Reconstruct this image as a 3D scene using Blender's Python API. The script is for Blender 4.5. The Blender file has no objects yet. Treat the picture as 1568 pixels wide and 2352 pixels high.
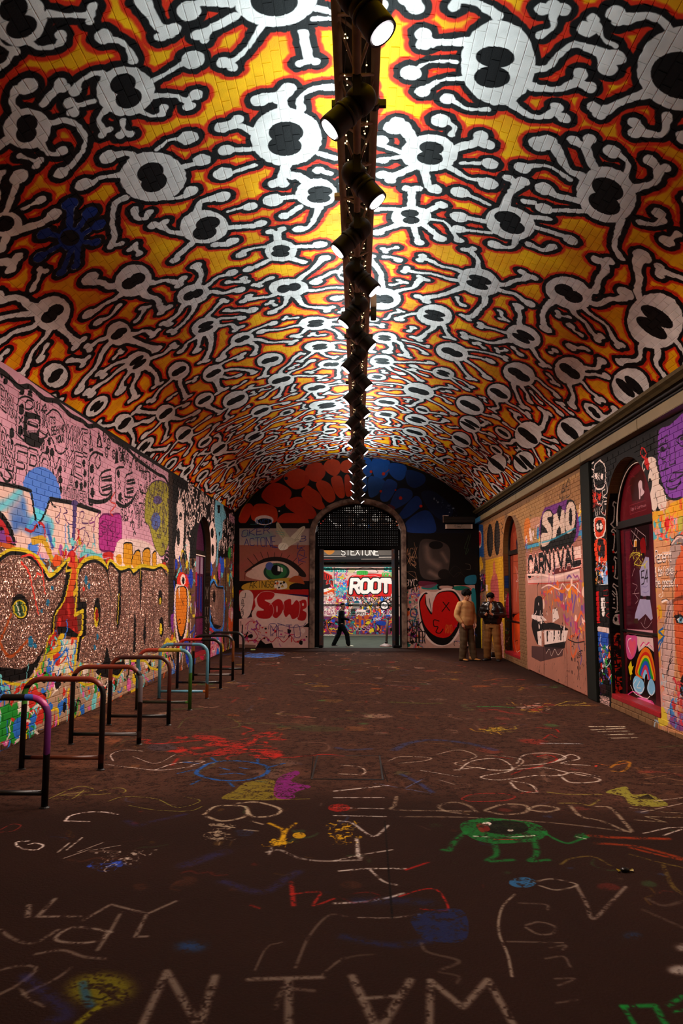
import bpy, bmesh, math, random, re
import numpy as np
from mathutils import Vector, Matrix

scene = bpy.context.scene
COL = scene.collection
PI = math.pi

# ------------------------------------------------------------------ camera
cam_data = bpy.data.cameras.new('camera')
cam = bpy.data.objects.new('camera', cam_data)
COL.objects.link(cam)
cam_data.sensor_fit = 'VERTICAL'
cam_data.sensor_height = 36.0
cam_data.lens = 36.0 * 1700 / 2352
cam_data.clip_end = 200
cam.location = (0, 0, 1.65)
cam.rotation_euler = (math.radians(90 + 6.144), 0, math.radians(1.273))
scene.camera = cam

# ------------------------------------------------------------------ world, exposure
world = bpy.data.worlds.new('world')
scene.world = world
world.use_nodes = True
world.node_tree.nodes['Background'].inputs[0].default_value = (0.9, 0.75, 0.7, 1)
world.node_tree.nodes['Background'].inputs[1].default_value = 0.004
scene.view_settings.view_transform = 'Standard'
scene.view_settings.look = 'None'
scene.view_settings.gamma = 1.0
scene.view_settings.use_curve_mapping = False
scene.view_settings.exposure = 0.0

# ------------------------------------------------------------------ sizes of the tunnel (metres)
WL, WR, D = -3.72, 3.62, 22.18          # left wall, right wall, end wall
RC, XC, ZC = 4.87, -0.05, 0.84          # barrel vault: radius and axis
Y0 = -1.0                               # tunnel runs on behind the camera
SPRING = 4.04
ALLEY_Y, ALLEY_Z = 34.9, -0.4
LAMP_Y0, LAMP_DY, LAMP_N, LAMP_Z = 3.055, 0.7265, 25, 4.30
UP_POWER, SPOT_POWER, ALLEY_POWER = 35.0, 255.0, 280.0
UP_COLOR, SPOT_COLOR, ALLEY_COLOR = (0.76, 0.96, 1.0), (1.0, 0.80, 0.70), (1.0, 0.97, 0.93)


def area_light(name, loc, rot, sx, sy, power, color):
    l = bpy.data.lights.new(name, 'AREA')
    l.shape = 'RECTANGLE'; l.size = sx; l.size_y = sy
    l.energy = power; l.color = color
    o = bpy.data.objects.new(name, l)
    o.location = loc; o.rotation_euler = rot
    COL.objects.link(o)
    return o


# cool linear uplights lying along the top of the truss
for i in range(9):
    area_light('truss_uplight', (-0.01, 3.0 + 2.1 * i, 4.76), (PI, 0, 0), 0.16, 2.0, UP_POWER, UP_COLOR)
# strip lamps over the cross passage beyond the doorway
for i in range(3):
    area_light('passage_light', (-3.0 + 3 * i, 30.5, 5.2), (math.radians(18), 0, 0), 2.4, 0.4, ALLEY_POWER, ALLEY_COLOR)
area_light('passage_light', (0, 23.7, 5.4), (math.radians(-20), 0, 0), .7, .3, 320.0, ALLEY_COLOR)  # added lamp near the doorway, aimed to spill light onto the threshold floor

# ---- painted surfaces: outlines of the murals in wall, floor and vault coordinates (units of 5 mm; alley 10 mm)
ART = {
'left': '''P d9a9b8 1463,814 1517,812 1563,812 1619,811 1672,809 1734,809 1809,804 1898,806 1995,805 2084,806 2171,802 2266,797 2404,796 2574,797 2753,795 2868,801 2939,799 2972,460 1506,396
P 0c0908 1453,820 1482,817 1532,814 1702,816 1912,815 2180,814 2465,811 2867,814 2937,817 2939,799 2835,795 2574,793 2404,792 2266,794 2172,797 2084,803 1996,800 1898,801 1810,801 1735,805 1672,805 1619,807 1564,809 1517,810 1455,807
S 1a1512 12.5 1456,791 1495,787 1530,783 1570,777 1620,792 1662,789 1705,785 1769,797 1818,791 1870,784 1947,789 1989,784 2057,801 2122,800 2193,789 2266,790 2334,788 2406,777 2482,772 2591,767 2709,764 2804,766 2892,738
S 0c0908 3.9 1646,766 1617,767 1585,758 1568,743 1566,713 1569,675 1600,665
L 0c0908 4 1646,766 1651,744 1667,740
Q 0c0908 1602,724 1621,733 1673,739 1686,732 1684,689 1726,700 1725,708 1686,666 1608,665
Q d9a9b8 1620,716 1668,727 1678,719 1679,706 1626,682 1619,700
L 0c0908 9.3 1623,709 1669,712
L 0c0908 9.4 1628,687 1674,697
L d9a9b8 3.3 1630,711 1663,713
L d9a9b8 3.3 1632,690 1668,698
L 0c0908 6 1600,665 1686,666
E 0c0908 1587,731 12.7,3.2 1.3,-12.7
E 0c0908 1587,683 11.6,2.6 1.2,-11.7
L 0c0908 3.9 1576,711 1595,703
L 0c0908 3.9 1594,715 1578,697
S 0c0908 3.9 1603,747 1613,758 1635,761 1642,750 1626,741 1606,738 1603,747
P 0c0908 1571,760 1580,776 1597,776 1593,764
P 0c0908 1611,770 1622,788 1636,784 1637,772
L 0c0908 4.7 1664,768 1663,745
L 0c0908 4.8 1676,766 1677,745
L 0c0908 4.1 1698,716 1698,756 1686,753 1706,773 1717,761 1706,757 1707,718
L 0c0908 4.1 1682,704 1726,700 1685,681
E 0c0908 1739,690 9.5,1.9 1.0,-10.1
E 0c0908 1731,666 10.6,2.0 1.1,-10.6
E 0c0908 1759,666 11.6,2.2 1.2,-11.3
L 0c0908 5.5 1699,687 1698,660
L 0c0908 5.5 1710,689 1709,667
E 0c0908 1508,772 8.2,2.4 0.7,-7.0
E 0c0908 1490,779 6.6,2.0 0.6,-6.0
E 0c0908 1548,669 11.0,2.4 1.2,-11.4
E 0c0908 1548,646 9.0,1.8 1.0,-9.5
S 0c0908 4.3 1751,772 1715,747 1720,729 1731,712 1766,692 1781,676 1812,673 1842,693 1846,723 1833,749 1806,766 1778,774 1751,772
T ITS 0c0908 3.2 1727,728 1771,743 1766,756 1725,746
T BEHIND 0c0908 3.3 1751,708 1831,734 1829,751 1749,727
T YOU! 0c0908 4.4 1779,695 1833,709 1828,728 1778,709
T MAKE 0c0908 13.2 1849,698 1985,701 1982,767 1847,751 d9a9b8 7
T FROM 0c0908 17.8 1567,567 1811,578 1804,655 1573,643 d9a9b8 10.3
T ME 0c0908 13.1 1840,639 1955,633 1956,696 1843,688 d9a9b8 6.9
T A 0c0908 9.2 1866,597 1903,598 1900,631 1863,629 d9a9b8 4.6
T WINNER 0c0908 9.3 1837,563 1994,563 1991,598 1838,590 d9a9b8 4.7
T EAR 0c0908 8.6 1492,714 1562,700 1537,743 1488,756 d9a9b8 4.3
T RS 0c0908 12.4 1505,592 1560,592 1546,648 1497,673 d9a9b8 6.8
S 0c0908 6.2 1507,576 1522,565 1537,562 1554,574 1535,586
E 0c0908 1921,612 12.2,1.8 1.1,-11.1
E 0c0908 1955,612 11.9,1.7 1.1,-10.7
E 0c0908 1982,621 10.6,1.5 1.0,-10.2
E 0c0908 1966,676 11.2,2.0 1.1,-10.8
E 0c0908 1977,651 11.3,1.8 1.0,-10.2
E 0c0908 1811,634 10.2,1.7 1.0,-9.4
E 0c0908 1815,608 10.9,1.7 1.1,-10.5
E 0c0908 1819,583 10.3,1.4 1.0,-10.0
P 0c0908 2002,781 2034,725 2005,713
P d9a9b8 2010,758 2027,730 2010,725
P 0c0908 2071,793 2109,746 2059,739
P d9a9b8 2076,772 2094,749 2070,744
P 0c0908 2231,773 2256,729 2220,719
P 0c0908 2283,783 2315,743 2277,739
S 0c0908 6.6 2111,726 2047,722 2010,698 2005,663 2014,578 2045,572
S 0c0908 12.1 2014,581 2079,584 2152,598 2199,620 2197,640
E 0c0908 2029,672 14.5,2.4 1.3,-13.0
E 0c0908 2039,606 15.5,2.1 1.4,-13.6
L 0c0908 4.9 2020,647 2049,629
L 0c0908 4.9 2047,651 2022,625
S 0c0908 6.1 2182,695 2125,679 2094,658 2099,614 2160,615 2198,630
P 0c0908 2103,660 2193,680 2200,661 2109,648
P 0c0908 2106,631 2196,654 2198,637 2117,619
L d9a9b8 3.5 2113,655 2184,671
L d9a9b8 3.5 2116,627 2187,646
S 0c0908 5 2074,723 2049,699 2069,680 2095,697 2084,718
S 0c0908 6.4 2306,723 2242,709 2229,683 2242,609 2286,593
S 0c0908 11.4 2253,603 2319,599 2397,624 2437,652
E 0c0908 2257,694 13.7,2.2 1.3,-13.0
E 0c0908 2281,624 16.1,2.1 1.5,-15.2
L 0c0908 4.6 2255,669 2282,651
L 0c0908 4.6 2280,673 2257,647
P 0c0908 2333,685 2413,704 2439,689 2345,672
P 0c0908 2335,660 2416,675 2418,656 2348,643
L d9a9b8 3.4 2345,678 2420,696
L d9a9b8 3.4 2347,652 2411,667
S 0c0908 5.7 2399,721 2331,699 2323,669 2326,633 2407,640
G left1 26 0c0908 2114,786 2322,787 2676,790 2712,738 2448,728 2316,732 2150,720
G left2 34 0c0908 2285,604 2581,726 2582,576 2443,525 2299,570
S 0c0908 5.1 2472,740 2538,747 2600,749 2585,679 2492,674 2463,708
Q 5f8fdc 1613,561 1624,588 1656,609 1697,621 1740,622 1781,612 1811,586 1820,559 1754,555 1733,511 1692,492 1662,555
P e8c8bc 1481,550 1538,554 1600,558 1653,557 1666,518 1693,482 1716,490 1760,553 1900,560 2109,558 2120,443 1495,410
P 6fd0dc 1663,541 1741,551 1758,545 1716,492 1693,482 1671,519
P 5f8fdc 1629,567 1790,590 1816,563 1754,552 1732,518 1671,524
S 4b95d8 18.7 1614,530 1633,500 1686,487 @.6 ~13.3
S 2f6fc8 30.3 1582,473 1613,483 1694,467 1754,485 @.7 ~16.8
S 57c0e0 21.4 1514,508 1542,516 1601,550 @.7 ~12.6
S 57c8e0 18.1 1647,473 1691,505 1773,495 1770,462 @.7 ~9.8
S 3b7bd0 38.8 1575,494 1615,515 @.6 ~25.9
S 1f4fb0 14.3 1756,472 1785,439 @.8 ~7.2
S 7fd8e0 8.8 1514,501 1596,550 @.8 ~5
L 0c0908 8.5 1481,552 1538,555 1600,558 1653,557 1672,516 1693,480
L 0c0908 7.7 1696,480 1727,509 1760,554
L 0c0908 10.9 1760,553 1900,560 2109,558
L e8c8bc 4.3 1765,544 1781,541
L 0c0908 4.3 1761,548 1782,537 1795,538
P 0c0908 1486,505 1520,495 1546,481 1573,462 1592,430 1494,424
P c02830 1487,487 1521,481 1547,465 1576,434 1551,432 1528,465 1490,462
P 8a4a9a 1491,451 1533,459 1551,432 1494,424
S 5a2a6a 2.9 1819,541 1823,527 1795,508 1813,499 1817,518
S 5a2a6a 3 1850,542 1866,532 1845,524 1876,504 1905,504
S 5a2a6a 3.2 1943,511 1956,542 1984,542 1967,516 2016,517
S 8a2a80 3.3 2048,536 2024,518 2067,525 2060,503
S 8a2a80 3.4 2100,557 2066,531 2052,496
S 5a2a6a 3.2 1938,489 1992,503 1980,466 1942,446
S 5a2a6a 3.2 2001,495 2029,475 2006,452 1980,466
P 5d4a80 1899,565 1930,568 1928,509 1923,444 1905,438 1906,501
E 5d4a80 1913,561 22.7,2.7 0.8,-8.1
S 3a80a0 10.7 1877,496 1888,460 @.8 ~4.6
S 4a86b0 8.4 2062,490 2074,460 @.7 ~5
Q b93a92 2100,538 2137,555 2205,561 2294,566 2306,481 2268,453 2192,449 2124,450 2106,474
S 7a1660 5.3 2100,538 2137,555 2205,561 2294,566 2306,481 2268,453 2192,449 2124,450 2106,474 2100,538
S 7a1660 4.3 2139,535 2112,523 2151,513 2134,492 2111,488
S 7a1660 4.4 2177,542 2173,492 2186,453
S 7a1660 4.5 2208,535 2222,496 2203,481
S 7a1660 4.6 2248,549 2247,504 2275,493
T SKU 7a1660 3.6 2119,501 2289,508 2285,546 2116,533
S d03a28 4.5 2229,632 2191,600 2243,596 2195,567 2216,559
Q a8a040 2558,673 2638,724 2773,748 2875,733 2910,644 2910,555 2817,467 2706,482 2611,560 2554,579
S 4a3a50 4.4 2558,673 2638,724 2773,748 2875,733 2910,644 2910,555 2817,467 2706,482 2611,560 2554,579 2558,673
E 6a5a90 2711,668 57.4,7.1 1.6,-16.4
E 6070a8 2696,588 62.6,6.0 3.2,-32.5
G left3 26 5a4a50 2583,704 2840,741 2888,598 2799,488 2625,565
P c96a28 1493,433 1571,431 1614,421 1496,401
N c9a428,c02830,5f8fdc,7fd0d0,b25a9a,e8c8bc 46 11.83,29.51 11 1570,438 1964,465 2120,443 2122,424 1772,371 1683,410
P 1a1512 1582,424 1525,398 1497,392 1497,398 1524,405
S cba42c 18.3 1673,445 1726,452 1760,429 1782,409
Q d8602a 1785,404 1807,421 1838,414 1837,398 1803,391
S 84cfd0 9.1 1854,435 1867,447 1883,436
S 84cfd0 13.3 1968,426 2023,441 2085,432 2131,434
S c9342c 16 2149,435 2207,441 2239,429 2180,420
Q e8d0c8 2256,471 2329,497 2562,505 2706,482 2773,428 2283,407
Q d8a021 2331,479 2375,487 2423,481 2418,417 2337,419
Q d8a021 2416,430 2450,461 2506,467 2528,419 2443,409
Q d8a021 2545,470 2626,480 2632,423 2550,420
Q d8a021 2661,464 2707,476 2719,430 2668,424
Q d8a021 2259,437 2301,446 2320,419 2282,414
S 0c0908 4.8 2334,440 2331,479 2375,487 2423,481 2418,419
S 0c0908 5 2416,430 2450,461 2506,467 2528,419
S 0c0908 5.2 2550,420 2545,470 2626,480 2632,423
S 0c0908 5.4 2665,424 2661,464 2707,476 2719,430
P 0c0908 2831,489 2942,491 2947,443 2828,442
T SP d9a9b8 4.7 2844,445 2938,445 2934,482 2849,482
P b89a80 1518,189 2948,162 3015,26 2165,1 1536,14
N e8d8c8,d04030,3a80d0,e0c030,30a040,7fd0d0,e070b0,0c0908 300 8.71,28.08 5 1522,146 1728,140 1980,144 2249,129 2953,109 2958,57 2128,9 1536,18
C d8b4a4 1496,403 1588,414 1665,412 1720,391 1768,355 1825,373 1880,394 1868,334 1846,307 1802,272 1788,222 1747,186 1702,162 1625,158 1520,173
C d8b4a4 1956,381 2002,407 2078,416 2153,403 2189,374 2210,415 2301,390 2396,402 2451,383 2525,406 2684,406 2790,418 2891,393 2938,267 2944,119 2744,105 2586,120 2355,123 2250,119 1996,142 1975,194 2029,217 1996,305 1956,311
P d8602a 1879,402 1946,410 1953,378 1933,346 1924,317 1856,309 1883,363
P 96180f 1856,312 1928,320 1961,259 1973,214 1825,239 1834,285
E d8382c 1910,423 11.2,0.5 1.2,-12.1
E d8382c 1919,408 9.8,0.4 1.1,-10.4
E c83a2c 1899,290 11.0,-0.2 1.2,-11.9
E d8382c 1844,255 11.1,-0.4 1.1,-11.0
E d8382c 1938,223 10.7,-0.6 1.3,-12.7
E c83a2c 1905,273 8.9,-0.3 1.0,-10.2
Q 8a1c20 1816,202 1826,236 1868,223 1843,203
E e0453a 1810,192 13.3,-1.0 1.4,-14.0
P 0c0908 1832,244 1895,241 1973,217 1966,209 1840,225
P d8c8b0 1842,214 1959,204 1944,119 1816,133 1768,161
N d04030,e8d8c8,3a80d0,e0c030,7fd0d0 60 5.85,21.71 31 1794,222 1958,206 1944,119 1783,139
S d8b828 14.9 1869,220 1842,211 1851,191 1786,178
P 0c0908 1879,396 1864,340 1846,309 1802,275 1794,227 1747,189 1702,167 1641,160 1519,178 1522,153 1601,138 1682,136 1726,157 1776,215 1806,233 1821,278 1870,312 1904,369 1909,392
S d8c12c 6.4 1907,380 1870,309 1815,272 1810,232 1782,217 1761,172 1727,150 1677,127 1612,132 1522,151
S d8c12c 11.1 1497,394 1553,414 1588,420 1642,420 1700,408 1745,386 1776,369 1824,385 1871,405 1892,414
S 0c0908 8.2 1498,385 1553,408 1588,413 1648,411 1702,395 1740,376 1771,358 1825,375 1879,402
L d8c12c 6.9 1885,408 1874,382 1910,386
E 0c0908 1626,297 40.4,1.8 11.6,-28.1
E d8c12c 1625,292 33.7,1.9 9.9,-20.3
E 4a7048 1625,292 26.3,1.5 8.3,-16.9
L e8d8c8 4.6 1607,305 1623,280
L 0c0908 4.6 1618,308 1634,278
L d8c12c 5.3 1634,302 1647,282
S e04a38 5.5 1621,407 1671,412 1727,386 1739,360 1752,326
S e04a38 5.4 1619,395 1657,376 1674,351 1691,326 1720,279
S e04a38 4.8 1694,359 1704,372 1726,368
S b55a22 7.7 1584,282 1551,241 1543,223 1590,192 1668,220
E 2a7c9c 1770,304 9.6,-0.1 0.9,-8.5
E 2a7c9c 1686,217 12.7,-0.8 1.3,-13.0
E 2a7c9c 1709,207 9.5,-0.7 0.7,-6.6
E 2a7c9c 1792,339 7.9,0.0 0.5,-5.4
E 2a7c9c 1739,285 6.2,-0.2 0.5,-5.2
E 2a7c9c 2015,362 11.6,0.2 1.3,-12.7
E 2a7c9c 2040,345 9.3,0.1 0.9,-8.5
E 2a7c9c 2122,202 10.0,-0.6 0.9,-8.8
E 2a7c9c 2102,173 8.9,-0.7 0.8,-8.1
E d84030 1999,337 8.1,0.0 0.7,-6.6
S d8c12c 14.8 1948,387 1993,412 2077,424 2142,417 2177,402 2209,421 2300,402 2401,409 2426,397 2530,417 2683,416 2789,428 2899,402 2937,275 2912,267
S 0c0908 8.6 1957,378 2002,405 2078,416 2143,407 2188,391 2210,415 2301,392 2401,402 2445,387 2531,408 2684,408 2790,420 2874,392
L 0c0908 8 2167,403 2194,381 2200,361
L 0c0908 3.6 2194,374 2225,318 2227,242 2216,210
P 0c0908 2285,390 2312,391 2324,266 2298,207 2279,240 2290,335
L d8c12c 5.6 2298,322 2297,274 2292,233
L 0c0908 3.9 2405,402 2415,264 2392,144
P 0c0908 2504,399 2543,401 2536,253
L d8c12c 5.1 2520,415 2522,373
P 0c0908 2463,266 2487,236 2489,129 2464,131
P 0c0908 2593,255 2607,181 2599,132 2573,183
L 0c0908 4.4 2687,409 2715,119
E 0c0908 2112,272 27.2,-0.7 4.1,-40.9
E d8c12c 2105,258 18.0,-0.6 2.9,-28.8
E 9c2018 2108,264 12.6,-0.4 1.9,-18.8
E 0c0908 2785,307 28.3,-0.2 2.9,-29.1
E d8c12c 2786,295 14.2,-0.2 1.3,-13.3
E 0c0908 2812,197 31.9,-1.5 3.8,-38.4
E d8c12c 2803,191 19.0,-0.9 2.1,-21.6
P 0c0908 1965,373 1980,302 2025,304 2030,211 1998,207 1980,144 1972,148 1974,205 2001,216 1998,281 1960,267
S d8c12c 10.3 1956,384 1946,364 1953,334 1949,300 1944,269
L d8c12c 11.2 1944,269 1999,279 2000,225 1974,211 1963,160 1949,113
Q 0c0908 2118,103 2180,128 2205,168 2250,119 2379,107 2338,73 2214,77
S d8c12c 7.5 1969,102 2035,79 2121,75 2156,93
S d8c12c 7.5 2264,78 2317,69 2369,90
S d8c12c 8.7 2449,104 2603,90 2675,60 2811,42 2906,70
Q 2c9c3c 1528,90 1596,87 1659,89 1766,61 1776,26 1681,40 1613,19 1534,29
N 2c9c3c,d04030,7fd0d0,e8d8c8,3a80d0 50 8.71,29.64 77 1524,131 1790,75 1770,22 1536,14
S d04030 18.3 1692,94 1751,86 1779,62 1739,32
P 3a2c22 2855,796 2942,802 3002,188 2914,192
P 080606 2932,821 4615,821 4647,484 2978,429
P 7a5a44 2975,461 4641,546 4701,-103 3016,44
P 080606 2928,804 3005,804 3003,511 2943,491
G left4 110 e8cfc6 3001,787 3775,800 4125,769 4580,780 4599,575 4180,525 3493,664 3342,659 3235,525 3041,472
Q e8cfc6 3015,693 3069,712 3127,664 3134,561 3091,483 3008,464 2990,510 3025,595
E 080606 3072,645 26.1,2.7 1.6,-16.7
E 080606 3041,555 27.2,2.0 3.6,-37.0
E e8cfc6 3076,639 8.7,0.9 0.5,-5.0
Q e8cfc6 3167,542 3212,558 3253,535 3251,460 3211,475
Q e8cfc6 3685,652 3759,689 3846,614 3856,510 3780,470 3701,487 3680,576
E 080606 3752,627 36.2,2.9 2.5,-26.4
E 080606 3773,542 31.3,1.7 2.9,-30.5
Q 7fb6c4 3828,806 3995,854 4276,909 4059,807 4159,750 4053,717 4016,626 3932,588 3914,481 3860,468 3890,590 3811,694
P 080606 3871,785 3956,795 3946,750 3889,744
P 080606 3922,641 3969,655 3958,622
S 080606 5.8 3998,822 3975,753 4011,680
P d9a9b8 4221,780 4542,776 4546,727 4259,737
G left5 30 080606 4206,766 4562,766 4550,690 4229,699
L 080606 19.7 4140,782 4148,523 4187,110
E 30a050 4269,552 53.3,2.8 3.2,-34.5
Q d02a20 4381,528 4444,627 4609,676 4626,495 4456,501
N c02a50,e8d0c8,2a4ab8,8a3a90,0c0908,d8c030,7fd0d0 200 12.74,54.08 44 2977,445 3701,482 3747,9 3015,52
Q d83a20 3045,394 3116,412 3219,393 3223,350 3053,349
E e8cfc6 3141,379 46.8,0.7 2.5,-25.3
E 0c0908 3145,377 23.5,0.3 1.4,-14.4
Q e8cfc6 3011,349 3104,357 3233,341 3260,263 3233,151 3145,115 3065,132 3006,228
Q 0c0908 3028,336 3104,353 3214,341 3235,246 3195,154 3109,121 3031,227
Q d88420 3034,332 3104,349 3200,337 3220,246 3185,171 3116,146 3038,235
P e8cfc6 3061,345 3087,353 3084,291
L 5a2a10 4.6 3118,299 3175,269
L 5a2a10 4.6 3172,303 3127,265
S 5a2a10 5.6 3066,209 3100,216 3119,203 3085,196
N e8cfc6,d02a40,3a6ad0,e0c030,7fd0d0,c05090,0c0908 140 15.86,51.61 41 3702,472 4624,520 4678,-64 3749,-15
Q 3a90d8 3709,353 3813,397 3926,359 4102,355 4143,245 4094,115 3893,120 3730,184
C d8b4a4 3739,353 3815,379 3898,354 4088,344 4113,245 4077,137 3864,142 3747,223
L 0c0908 8.6 3928,338 3953,217
E 0c0908 3832,305 37.4,-0.2 2.9,-30.8
P 0c0908 3752,223 3835,164 4062,144 3893,126 3755,183
S 0c0908 9.9 3739,353 3814,382 3898,354 4087,350
L 2f6fc8 12.8 3746,153 3892,131 4064,117
Q d88ea0 3737,114 4036,102 4018,-14 3748,-5
N d02a40,e070b0,3a80d0,e8cfc6 60 11.05,36.79 43 3711,125 4064,117 4048,-27 3723,-8
L 6aa0e0 23.1 3908,104 4027,44
E e06a30 4364,159 103.5,-4.0 7.1,-75.6
E d88ea0 4360,205 96.5,-2.7 3.3,-34.9
N d04030,d8c030,30a0a0,e8cfc6 50 16.9,54.73 47 4218,469 4624,520 4678,-64 4266,-46
L 0c0908 18.3 4156,445 4188,99'''.strip().split('\n'),
'end': '''P 120d0c -831,1177 -13,1173 -16,-54 -809,-55
Q d04a22 -450,1015 -402,1076 -329,1064 -292,1021 -316,966 -389,948
Q c8401e -583,899 -541,973 -481,985 -407,942 -413,887 -485,838
Q d04a22 -642,766 -625,851 -546,857 -491,826 -490,753 -557,741
Q c8401e -720,754 -703,827 -661,863 -631,839 -642,802 -678,742
Q c8401e -437,844 -401,893 -328,893 -255,813 -261,771 -334,777
Q c8401e -485,765 -436,802 -328,789 -297,753 -315,738 -466,738
Q d04a22 -340,905 -316,960 -256,941 -219,898 -219,825 -267,838
Q d04a22 -317,1076 -220,1107 -220,1002 -286,1002
Q c8401e -585,1071 -500,1108 -439,1095 -457,1021 -535,985
E 26243a -435,1014 10.9,-0.0 0.1,-11.0
E d8d0c8 -475,814 5.4,-0.0 0.0,-5.5
Q d04a22 -309,1088 -260,1113 -205,1088 -199,1033 -242,996 -290,1021
Q d8542a -208,1094 -169,1131 -114,1118 -105,1063 -139,1026 -187,1051
Q d8542a -108,1082 -90,1118 -41,1124 -45,1051 -90,1051
Q d04a22 -320,960 -284,960 -205,856 -211,825 -271,844 -320,899
Q d8542a -254,978 -217,1002 -163,971 -135,892 -175,865 -223,911
Q d8542a -163,1008 -132,1029 -96,1014 -78,910 -108,892 -144,935
Q d04a22 -81,1020 -54,1032 -36,965 -36,910 -72,910
Q c8401e -320,856 -271,813 -256,777 -283,765 -319,777
Q c8401e -321,1033 -296,1021 -296,990 -320,966
P 0a1128 -35,1143 225,1123 583,836 640,679 282,679 223,849 43,940 -36,941
Q 1d62b0 31,1136 80,1124 83,1038 37,1026
Q 1d66b6 89,1130 189,1123 182,1038 140,1007 98,1026
Q 1c5aa6 198,1105 292,1086 279,1013 236,1001 188,1050
Q 173a70 297,1062 394,1037 405,988 345,952 297,982
Q 1d5aa0 67,1020 140,1010 164,983 115,910 67,904
Q 1d5aa0 25,1020 55,1007 55,940 31,934
Q 22509a 170,1001 224,995 236,958 181,873 133,891
Q 224a8e 242,946 320,939 320,885 223,824 193,849
Q 1c4a94 344,903 386,854 319,788 271,764 241,782
Q 1b4488 288,746 379,812 439,800 467,691 372,679 288,691
Q 12284e 380,921 465,927 571,823 522,751 433,812
Q 7a3040 181,855 223,836 211,812 193,824 @.8
E d83a20 80,1053 8.5,-0.0 -0.0,-8.6
E d83a20 155,1039 10.3,-0.0 -0.1,-10.4
S d83a20 3 155,1039 189,1065
E d83a20 257,891 10.8,-0.0 -0.1,-10.9
E d83a20 138,933 7.2,-0.0 -0.0,-8.5
E d83a20 379,842 9.6,-0.0 -0.1,-8.5
E d83a20 227,940 5.4,-0.0 -0.0,-5.5
N 8a98a8 22 2.4,7.2 51 428,909 488,915 583,823 618,751 570,775
S c8a030 3.6 -718,778 -679,857 -584,967 -487,1040 -378,1095 -256,1131 -220,1140 @.8 ~2.4
P 080606 -720,742 -279,741 -279,709 -717,710
P b8a49c -715,710 -285,709 -284,596 -713,597
P a86a58 -713,609 -285,608 -284,393 -710,393
S b0605a 35.9 -698,477 -615,536 -495,560 -344,506 @.6 ~35.9
S 6aa0a8 30 -683,681 -616,657 -526,669 @.5 ~30
Q 2a1a16 -680,447 -626,489 -555,530 -464,536 -386,506 -320,446 -314,417 -356,429 -410,482 -494,512 -578,500 -638,459
Q d8b8a8 -674,429 -602,489 -518,512 -446,506 -386,470 -356,429 -433,399 -583,399
E 2a4a38 -488,447 78.0,-0.0 0.5,-53.7
E 3a7a4a -488,450 63.0,-0.0 0.4,-45.4
E 5a68a0 -530,482 24.0,-0.0 0.2,-23.9
E 0c0c0c -488,459 31.2,-0.0 0.3,-32.3
P e8e4dc -482,485 -464,476 -464,450 -482,453
P e8e4dc -461,476 -451,470 -450,447 -461,450
L 1a1210 3 -626,489 -663,530
L 1a1210 2.4 -596,506 -627,554
L 1a1210 2.4 -567,524 -585,566
L 1a1210 2.4 -536,530 -543,566
L 1a1210 2.4 -500,533 -501,563
L 1a1210 2.4 -464,533 -456,560
L 1a1210 2.4 -428,524 -410,548
L 1a1210 2.4 -392,506 -368,530
L 1a1210 2.4 -362,482 -332,500
S 8a4038 5.4 -679,405 -674,441 -638,465
T OKER 2a2f86 3 -701,657 -532,681 -532,723 -695,696
T ACTONE 2a2f86 3 -682,609 -489,593 -496,663 -683,645
S 2a2f86 3 -525,608 -483,593
T B 3a3080 3 -348,629 -312,635 -315,665 -348,659
T L 3a3080 3 -363,587 -321,599 -321,620 -360,617
T A 3a3080 3 -362,560 -320,572 -321,596 -360,590
T N 3a3080 3 -365,533 -323,539 -320,566 -362,557
T K 3a3080 3 -356,500 -314,506 -308,536 -356,533
S 7ad0c0 2.4 -648,735 -557,735 -563,717
E e8d8d0 -566,759 57.5,-0.1 0.3,-30.3
E 0c0908 -563,753 42.3,-0.1 0.2,-17.0
T AVCO 2f6fc8 2.4 -617,735 -521,735 -521,765 -618,766
Q c8c0a4 -493,738 -478,744 -460,717 -436,690 -414,662 -405,644 -435,635 -465,657 -487,693
Q e8e2cc -324,723 -318,708 -339,674 -348,638 -375,626 -411,626 -405,656 -375,687 -351,711
Q d8d0b8 -447,656 -411,656 -375,644 -357,647 -345,641 -363,629 -399,608 -426,596 -459,614
Q f0ead8 -480,599 -465,620 -435,620 -417,602 -429,583 -465,578
L 8a8468 1.5 -481,729 -441,663
L 8a8468 1.5 -484,705 -447,653
L 8a8468 1.5 -327,714 -381,638
L 8a8468 1.5 -333,686 -381,629
L 8a8468 1.2 -471,581 -447,614
L 8a8468 1.2 -447,579 -435,608
E 2a2420 -360,642 1.8,-0.0 0.0,-1.8
L 5ac0a8 1.8 -496,693 -442,681
L 5ac0a8 1.8 -490,678 -441,669
Q c8a03c -679,375 -553,399 -385,411 -325,363 -433,339 -672,339
T AKINGS 15110f 2.4 -648,351 -505,357 -505,393 -649,393
Q e8dcc8 -499,387 -481,396 -433,387 -427,351 -493,345
N c8a03c,0c0908,d86a2a 14 4.8,10.8 52 -499,393 -433,387 -433,351 -499,345
Q b05a2a -415,393 -380,423 -344,417 -319,375 -355,381
Q 0c0908 -409,363 -373,381 -313,369 -313,339 -397,339
P b01c18 -711,339 -295,345 -289,251 -313,239 -709,215
Q e0c8be -708,316 -654,339 -624,298 -646,191 -694,180
P 2a1a50 -522,304 -403,316 -295,310 -301,280 -516,292
T GNPL 0c0908 2.4 -685,185 -672,322 -690,322 -700,185
P e4c6bc -635,203 -611,245 -618,286 -594,316 -492,322 -301,298 -297,145 -336,115 -562,121 -628,156
P d8b4ac -709,168 -634,180 -574,127 -294,121 -294,-2 -706,-2
N c04080,8a3a90,e8d0c8,d03030,0c0908 70 4.8,15.6 53 -706,168 -640,180 -562,121 -312,109 -300,27 -668,15
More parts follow.
